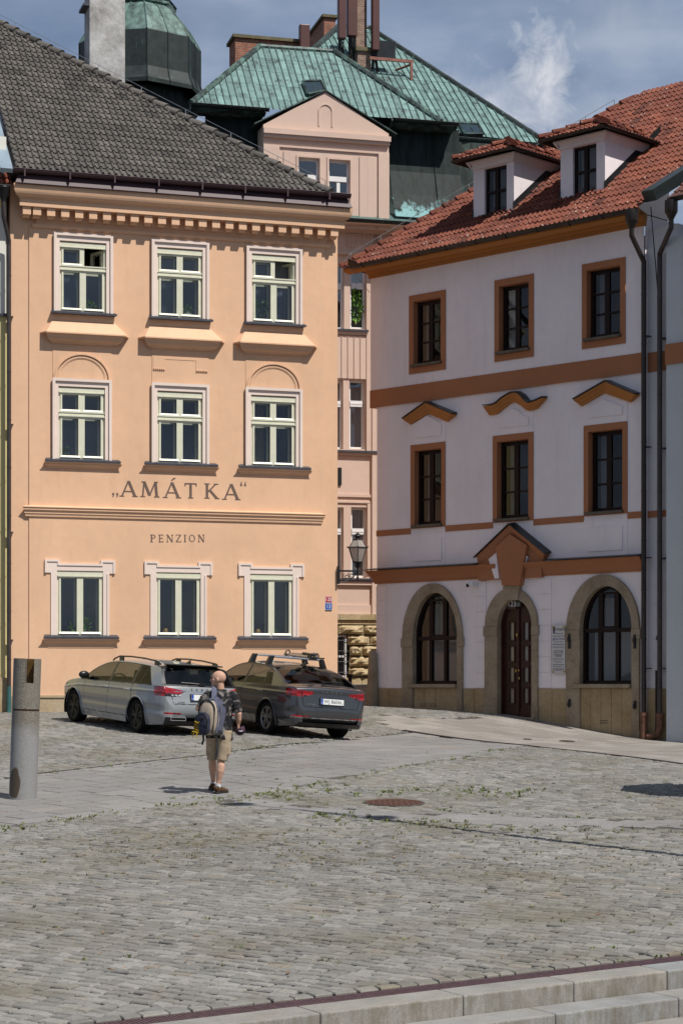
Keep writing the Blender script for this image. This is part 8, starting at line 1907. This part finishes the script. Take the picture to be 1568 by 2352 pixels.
def strap(pts, w, mat, nm, th=.010):      # flat webbing, world-aligned offsets from the man's feet
    P = [Vector(p) for p in pts]; vs = []; fs = []
    for i, p in enumerate(P):
        d = (P[min(i+1, len(P)-1)]-P[max(i-1, 0)]).normalized(); c_ = d.cross(Vector((.3,-1,.1))).normalized(); nn = c_.cross(d).normalized()
        for (a, h) in ((-1,-1), (1,-1), (1,1), (-1,1)): vs.append(p+c_*a*w/2+nn*h*th/2)
    for i in range(len(P)-1):
        for k in range(4): fs.append((4*i+k, 4*i+(k+1) % 4, 4*i+4+(k+1) % 4, 4*i+4+k))
    q = MB(); mw_ = bp.matrix_basis if False else (Matrix.Translation(bp.location) @ Matrix.Rotation(R(-38), 4, 'Z')).inverted() @ Matrix.Translation(gm); q.X = mw_; q.add(vs, fs+[(0,1,2,3), tuple(range(len(vs)-4, len(vs)))]); return q.build(nm, mat, bp)
strap([(-.085,.13,1.46), (-.080,.08,1.53), (-.072,.0,1.555), (-.068,-.08,1.53), (-.068,-.135,1.45), (-.070,-.16,1.38)], .075, M_SLATE, 'shoulder_strap', .016)
strap([(-.07,-.16,1.40), (-.02,-.165,1.37), (.045,-.16,1.30), (.065,-.155,1.20), (.045,-.155,1.08), (.02,-.155,.98), (.01,-.155,.92)], .085, M_SLATE, 'shoulder_strap', .018)
strap([(.075,-.150,1.31), (.08,-.147,1.18), (.055,-.147,1.05), (.03,-.147,.93), (.02,-.15,.86)], .05, M_BLKN, 'strap_edge', .02); strap([(-.02,-.17,1.06), (-.032,-.17,.88), (-.028,-.165,.76), (-.022,-.17,.64), (-.03,-.165,.56), (-.05,-.17,.51)], .032, M_BLKN, 'loose_strap', .006)
strap([(-.21,-.2,.88), (-.222,-.2,.83), (-.215,-.2,.79), (-.235,-.2,.74), (-.225,-.2,.72)], .028, M_BLKN, 'loose_strap', .012); strap([(-.12,-.16,.93), (-.05,-.165,.92), (.02,-.15,.90)], .11, M_BLKN, 'hip_belt', .03)
# cap carried in the right hand
cp = empty('cap', gm+Vector((.285,.055,.86)), R(20), 'dark purple baseball cap held in the man\'s right hand', 'cap'); M_CAP = fabric('purple_cap', (0.040,0.018,0.035), (0.085,0.045,0.065), 25, (.4, .6), .8)
q = MB(); q.lathe([(.076,0), (.080,.02), (.074,.06), (.055,.095), (.025,.112), (.004,.116)], 24); q.v = [tuple(Matrix.Rotation(R(160), 4, 'Y') @ Vector((x, y*1.15, z))) for x, y, z in q.v]; q.v = [(x, y, z+.10) for x, y, z in q.v]; q.build('crown', M_CAP, cp, smooth='all')
q = MB(); q.add([(.065*math.cos(a), .06*math.sin(a)+.04+.06*max(0, math.sin(a)), .105+.012*math.cos(2*a)+dz) for dz in (0, .006) for a in [math.pi*k/12 for k in range(13)]], [tuple(range(13)), tuple(range(13, 26))[::-1]]+[(i, i+1, 14+i, 13+i) for i in range(12)]); q.build('visor', M_CAP, cp); q = MB(); q.tube([(-.03,-.086,.055), (0,-.092,.05), (.03,-.086,.058)], .007, 5); q.build('stitched_mark', M_SOCK, cp)
# ------------------------------------------------------------------ granite light column
bx_, by_ = gpt(52.5, 1834); bz_ = g1(bx_, by_); H_ = 321/F*by_; r_ = 31.6/F*by_
def granite(name):
    m, nt, p = newmat(name); v = objco(nt); sp = N(nt, 'ShaderNodeSeparateXYZ'); nt.links.new(v, sp.inputs[0])
    n1 = noise(nt, v, 95, 2, .5); r1 = ramp(nt, [(.32, (0.09,0.086,0.078)), (.5, (0.20,0.192,0.176)), (.68, (0.32,0.31,0.29))]); nt.links.new(n1, r1.inputs[0])
    n2 = noise(nt, v, 3.0, 5); mu = N(nt, 'ShaderNodeMath', operation='MULTIPLY_ADD'); nt.links.new(n2, mu.inputs[0]); mu.inputs[1].default_value = .5; nt.links.new(sp.outputs[2], mu.inputs[2])
    mr = N(nt, 'ShaderNodeMapRange'); nt.links.new(mu.outputs[0], mr.inputs[0]); mr.inputs[1].default_value = 1.15; mr.inputs[2].default_value = 1.35
    c = mix(nt, mr.outputs[0], mix(nt, .5, r1.outputs[0], (0.31,0.31,0.31)), mix(nt, 1.0, r1.outputs[0], (0.92,0.86,0.76), 'MULTIPLY'))
    # wet stain low on the left
    vm = N(nt, 'ShaderNodeMapping', vector_type='POINT'); vm.inputs['Location'].default_value = (.10/.085, 0, -.20/.21); vm.inputs['Scale'].default_value = (1/.085, 0, 1/.21); nt.links.new(v, vm.inputs[0])
    ln = N(nt, 'ShaderNodeVectorMath', operation='LENGTH'); nt.links.new(vm.outputs[0], ln.inputs[0]); ad = N(nt, 'ShaderNodeMath', operation='MULTIPLY_ADD'); nt.links.new(n2, ad.inputs[0]); ad.inputs[1].default_value = 1.1; nt.links.new(ln.outputs['Value'], ad.inputs[2])
    st = N(nt, 'ShaderNodeMapRange'); nt.links.new(ad.outputs[0], st.inputs[0]); st.inputs[1].default_value = 1.62; st.inputs[2].default_value = 1.5
    c = mix(nt, st.outputs[0], c, (0.075,0.055,0.035)); nt.links.new(c, p.inputs['Base Color']); p.inputs['Roughness'].default_value = .55; return m
M_GRAN = granite('speckled_granite'); col = empty('light_column', (bx_, by_, bz_), 0, 'round grey granite light column with a slot at the top standing on the slab path', 'light column'); col.rotation_euler = (0, R(1.9), R(-1))
def boolcut(mb, cut, name, mat, parent):
    o = mb.build(name, mat, None); c_ = cut.build('cutter', mat, None); m = o.modifiers.new('b', 'BOOLEAN'); m.object = c_; m.operation = 'DIFFERENCE'; m.solver = 'EXACT'
    dg = bpy.context.evaluated_depsgraph_get(); dg.update(); me = bpy.data.meshes.new_from_object(o.evaluated_get(dg)); bpy.data.objects.remove(o); bpy.data.objects.remove(c_); me.name = name; me.set_sharp_from_angle(angle=R(30)); o = bpy.data.objects.new(name, me); COL.objects.link(o); o.parent = parent; return o
a = MB(); a.lathe([(r_, -.1), (r_, H_*.632-.012)], 56); a.build('shaft', M_GRAN, col, smooth=40)
a = MB(); a.lathe([(r_*.985, 0), (r_*.985, .03)], 56, (0, 0, H_*.632-.013)); a.build('bronze_ring', simple('dark_bronze', (0.05,0.026,0.012), .4, .4, var=.3), col, smooth=40)
a = MB(); a.lathe([(r_, H_*.632+.016), (r_, H_)], 56); ct = MB(); ct.add([(-.0,-.4,H_-.36), (.125,-.4,H_-.36), (.125,.02,H_-.345), (.0,.02,H_-.345), (.0,-.4,H_+.1), (.125,-.4,H_+.1), (.125,.02,H_+.1), (.0,.02,H_+.1)], [(0,3,2,1), (4,5,6,7), (0,1,5,4), (1,2,6,5), (2,3,7,6), (3,0,4,7)]); ct2 = None
boolcut(a, ct, 'head', M_GRAN, col).data.polygons.foreach_set('use_smooth', [False]*0) if False else boolcut(a, ct, 'head', M_GRAN, col)
a = MB(); a.box(.004,.121,-.02,.016,H_-.34,H_-.005); a.build('lamp_pane', simple('amber_pane', (0.10,0.055,0.018), .15, var=.4, vscale=6), col)
a = MB(); a.add([(.003,-r_*.97,H_-.43), (r_*.80,-r_*.62,H_-.43), (.103,-r_*.83,H_-.335), (.003,-r_*.4,H_-.335), (.003,-r_*1.01,H_-.43), (.104,-.05,H_-.335)], [(0,1,2,3)]); 
# ------------------------------------------------------------------ manhole covers
M_RUSTC = simple('rusty_cover', (0.105,0.050,0.034), .75, .3, var=.35, vscale=25, bmp=.5)
def cover(x, y, rx, lab):
    X, Y = gpt(x, y); r = rx/F*Y; e = .2; nx = (g1(X+e, Y)-g1(X-e, Y))/(2*e); ny = (g1(X, Y+e)-g1(X, Y-e))/(2*e)
    t = empty('manhole_cover', (X, Y, g1(X, Y)+.006), 0, lab, 'manhole cover'); t.rotation_euler = (math.atan(ny), -math.atan(nx), 0)
    m = MB(); m.lathe([(r, -.03), (r, .008), (r*.94, .008), (r*.93, .002), (r*.01, .002)], 40); m.build('lid', M_RUSTC, t, smooth=30); m = MB()
    for i in range(-4, 5):
        for j in range(-4, 5):
            if math.hypot(i, j) < 4.3: m.box(i*r*.2-r*.06, i*r*.2+r*.06, j*r*.2-r*.06, j*r*.2+r*.06, .001, .009)
    m.build('tread', M_RUSTC, t); m = MB(); m.lathe([(r*1.11, -.03), (r*1.11, .004), (r*1.02, .004), (r*1.02, -.03)], 40); m.build('rim', M_SLABBASE, t)
cover(904, 1845, 65, 'large rusty round manhole cover in the setts in front of the slab path'); cover(1302, 1703.5, 17, 'small rusty round cover in the pavement nearer the right arched window'); cover(1211, 1699, 9, 'tiny dark round cover in the pavement in front of the door')
# ------------------------------------------------------------------ weeds and litter between the setts
M_WEED = leafmat('weed', (0.19,0.145,0.075), (0.135,0.20,0.035)); mb = MB(); wr = random.Random(12)
def tuft(X, Y, s, tone):
    z = g1(X, Y)-.012
    s *= 1.1
    for _ in range(wr.randint(6, 10)):
        a = wr.uniform(0, 6.28); h = s*wr.uniform(.5, 1.2); w = s*wr.uniform(.10, .18); ox, oy = wr.gauss(0, s*.4), wr.gauss(0, s*.3); lx, ly = math.cos(a)*h*wr.uniform(.3, 1), math.sin(a)*h*wr.uniform(.3, 1); px, py = -math.sin(a)*w, math.cos(a)*w
        mb.att = min(1, max(0, tone+wr.gauss(0, .18))); p = Vector((X+ox, Y+oy, z))
        mb.add([p+Vector((-px*.5, -py*.5, 0)), p+Vector((px*.5, py*.5, 0)), p+Vector((lx*.5+px, ly*.5+py, h*.7)), p+Vector((lx, ly, h)), p+Vector((lx*.5-px, ly*.5-py, h*.7))], [(0, 1, 2, 3, 4)])
def wline(pts, n, s, spread, tone):
    P = [gpt(*p) for p in pts]
    for _ in range(n):
        i = wr.randrange(len(P)-1); t = wr.random(); tuft(P[i][0]*(1-t)+P[i+1][0]*t+wr.gauss(0, spread), P[i][1]*(1-t)+P[i+1][1]*t+wr.gauss(0, spread), s*wr.uniform(.5, 1.5), tone)
def warea(x0, y0, x1, y1, n, s, tone):
    for _ in range(n): X, Y = gpt(wr.uniform(x0, x1), wr.uniform(y0, y1)); tuft(X, Y, s*wr.uniform(.5, 1.5), tone)
wline([(575,1833), (640,1818), (764,1794), (908,1766), (1062,1742), (1200,1716)], 90, .030, .10, .75); wline([(580,1838), (680,1822), (760,1806)], 70, .038, .35, .7); wline([(60,1781), (478,1735.5), (700,1707)], 70, .022, .09, .85); wline([(100,1768), (330,1748), (460,1730)], 50, .026, .8, .85)
wline([(850,1822), (1000,1819), (1125,1824), (1240,1815)], 90, .038, .22, .8); wline([(700,1872), (900,1889), (1180,1903), (1568,1912)], 120, .035, .25, .6); wline([(0,1910), (170,1882), (330,1856), (512,1845)], 60, .032, .12, .65); wline([(378,1837), (450,1831), (520,1838)], 30, .025, .08, .9); wline([(1000,1862), (1180,1872), (1400,1878)], 30, .028, .1, .9)
warea(0, 1895, 1568, 1990, 330, .024, .25); warea(150, 1930, 1400, 2030, 240, .022, .10); warea(0, 1990, 1568, 2230, 60, .026, .8); warea(0, 2000, 1568, 2150, 70, .018, .3); warea(500, 1780, 1568, 1860, 90, .026, .6); warea(80, 1670, 620, 1770, 70, .022, .8); warea(560, 1690, 800, 1720, 24, .025, .9)
warea(0, 1890, 1568, 2005, 420, .017, .08); warea(200, 1905, 1000, 1965, 200, .018, .1)
tag(mb.build('weeds', M_WEED, att=True, fix=False), kind='stuff')
mb = MB(); M_LIT = leafmat('dry_leaf', (0.20,0.08,0.03), (0.45,0.30,0.16))
for _ in range(46):
    X, Y = gpt(wr.uniform(80, 1500), wr.uniform(1660, 1790) if _ % 2 else wr.uniform(1860, 2250)); z = g1(X, Y)+.012; a = wr.uniform(0, 6.3); L = wr.uniform(.02, .045); c_, s_ = math.cos(a)*L, math.sin(a)*L; mb.att = wr.random(); mb.add([(X-c_, Y-s_, z), (X+s_*.4, Y-c_*.4, z+.012), (X+c_, Y+s_, z+.004), (X-s_*.4, Y+c_*.4, z+.015)], [(0,1,2,3)])
tag(mb.build('litter', M_LIT, att=True, fix=False), kind='stuff')
# ------------------------------------------------------------------ lamp beyond the right edge read from its shadow; unseen shade caster added
sa2 = Vector((SUN_AZ.x, SUN_AZ.y)); tn = math.tan(SUN_EL); pa = Vector(gpt(1568, 1965)); pb = Vector(gpt(700, 1862)); base = pa+sa2*.9; Lsh = (pb-base).dot(-sa2); hp = Lsh*tn+.4
lp = empty('street_lamp', (base.x, base.y, g1(base.x, base.y)), 0, 'tall two armed street lamp just past the right edge casting the long thin shadow', 'street lamp')
mb = MB(); mb.tube([(0,0,0), (0,0,.8), (0,0,.82), (0,0,hp)], [.11,.11,.075,.05], 12); mb.build('post', M_IRON, lp, smooth=40)
for sg in (-1, 1):
    d = Vector((.80, -.6, 0)); mb = MB(); mb.tube([(0,0,hp-.15), d*sg*.5+Vector((0,0,hp)), d*sg*1.15+Vector((0,0,hp-.05))], .025, 8); mb.build('arm', M_IRON, lp); mb = MB(); c_ = d*sg*1.25; mb.lathe([(.03,.1), (.14,.04), (.24,-.08), (.20,-.10)], 16, (c_.x, c_.y, hp-.1)); mb.build('lamp_head', M_IRON, lp, smooth=40)
ps = Vector(gpt(1545, 1813)); pc = ps+sa2*(2.55/tn); gp = g1(pc.x, pc.y); um = empty('added_shade_caster', (pc.x, pc.y, gp), 0, 'dark umbrella shape added unseen past the right edge to cast the patch of shade', 'added_shade_caster')  # unseen umbrella shape, added only to throw the patch of shade
um['label'] = 'dark parasol just past the right edge casting the patch of shade'
mb = MB(); mb.tube([(0,0,0), (0,0,2.8)], .025, 8); mb.lathe([(.3,0), (.3,.06), (.05,.1)], 20); mb.build('pole', M_IRON, um, smooth=40); mb = MB(); n = 8
for k in range(n):
    a0, a1 = 2*math.pi*k/n+.2, 2*math.pi*(k+1)/n+.2; mb.add([(0,0,2.75), (1.0*math.cos(a0), 1.0*math.sin(a0), 2.35), (1.0*math.cos(a1), 1.0*math.sin(a1), 2.35), (1.0*math.cos(a1), 1.0*math.sin(a1), 2.2), (1.0*math.cos(a0), 1.0*math.sin(a0), 2.2)], [(0,1,2), (1,4,3,2)])
mb.build('canopy', M_NAVY, um, fix=False)

# ------------------------------------------------------------------ pieces of one kind that stand apart become parts of their own
def split_parts(o, gap):
    me = o.data; n = len(me.vertices); par = list(range(n))
    def fd(a):
        while par[a] != a: par[a] = par[par[a]]; a = par[a]
        return a
    for e in me.edges:
        a, b = fd(e.vertices[0]), fd(e.vertices[1])
        if a != b: par[a] = b
    co = np.empty(n*3); me.vertices.foreach_get('co', co); co = co.reshape(-1, 3); root = np.array([fd(i) for i in range(n)]); ids, inv = np.unique(root, return_inverse=True); m = len(ids)
    if m < 2: return
    lo = np.full((m, 3), 1e9); hi = np.full((m, 3), -1e9); np.minimum.at(lo, inv, co); np.maximum.at(hi, inv, co); g = list(range(m))
    def fg(a):
        while g[a] != a: a = g[a]
        return a
    for i in range(m):
        ov = np.where(((lo[i]-gap <= hi[i+1:]) & (hi[i]+gap >= lo[i+1:])).all(1))[0]+i+1
        for j in ov:
            a, b = fg(i), fg(int(j))
            if a != b: g[b] = a
    grp = np.array([fg(i) for i in range(m)])[inv]; gs = np.unique(grp)
    if len(gs) < 2: return
    for k, q in enumerate(gs):
        bm = bmesh.new(); bm.from_mesh(me); bm.verts.ensure_lookup_table(); bmesh.ops.delete(bm, geom=[bm.verts[i] for i in np.where(grp != q)[0]], context='VERTS')
        m2 = bpy.data.meshes.new(me.name); bm.to_mesh(m2); bm.free()
        for mt in me.materials: m2.materials.append(mt)
        c = o.copy(); c.data = m2; COL.objects.link(c); c.parent = o.parent
    bpy.data.objects.remove(o)
SPLIT = {'relief_moulding': .15, 'relief_panel': .12, 'window_hood': .15, 'window_pediment': .1, 'pediment_flashing': .1, 'shutter_hook': .05, 'rusticated_plaster': .1, 'plinth': .03, 'mansard': .1, 'sill': .05, 'gutter': .15, 'hip_cap': .02, 'roof_cornice': .1, 'side_window': .03, 'cornice_flashing': .03, 'plaster_wedge': .03, 'sill_band': .03, 'pipe_foot': .05, 'stud': .05, 'arch_lip': .1, 'window_bars': .1, 'roof_slope': .02, 'conductor_wire': .05, 'roof_rail': .1, 'lantern': .1, 'clamp': .05, 'storey_band': .05, 'cornice': .03}
for o in [o for o in COL.objects if o.type == 'MESH' and o.parent is not None and o.name.split('.')[0] in SPLIT and not o.children]: split_parts(o, SPLIT[o.name.split('.')[0]])

GROUPS = {'antenna': 'antenna panels on the copper roofs', 'potted_plant': 'houseplants behind the window panes', 'manhole_cover': 'round covers in the paving', 'parked_car': 'cars parked in front of the orange house', 'house_number_sign': 'house number plates', 'town_house': 'houses across the square', 'brass_pot': 'small brass pots in the ground floor windows', 'street_lamp': 'street lamps round the square'}
for o in COL.objects:
    b = o.name.split('.')[0]
    if o.parent is None and b in GROUPS: o['group'] = GROUPS[b]
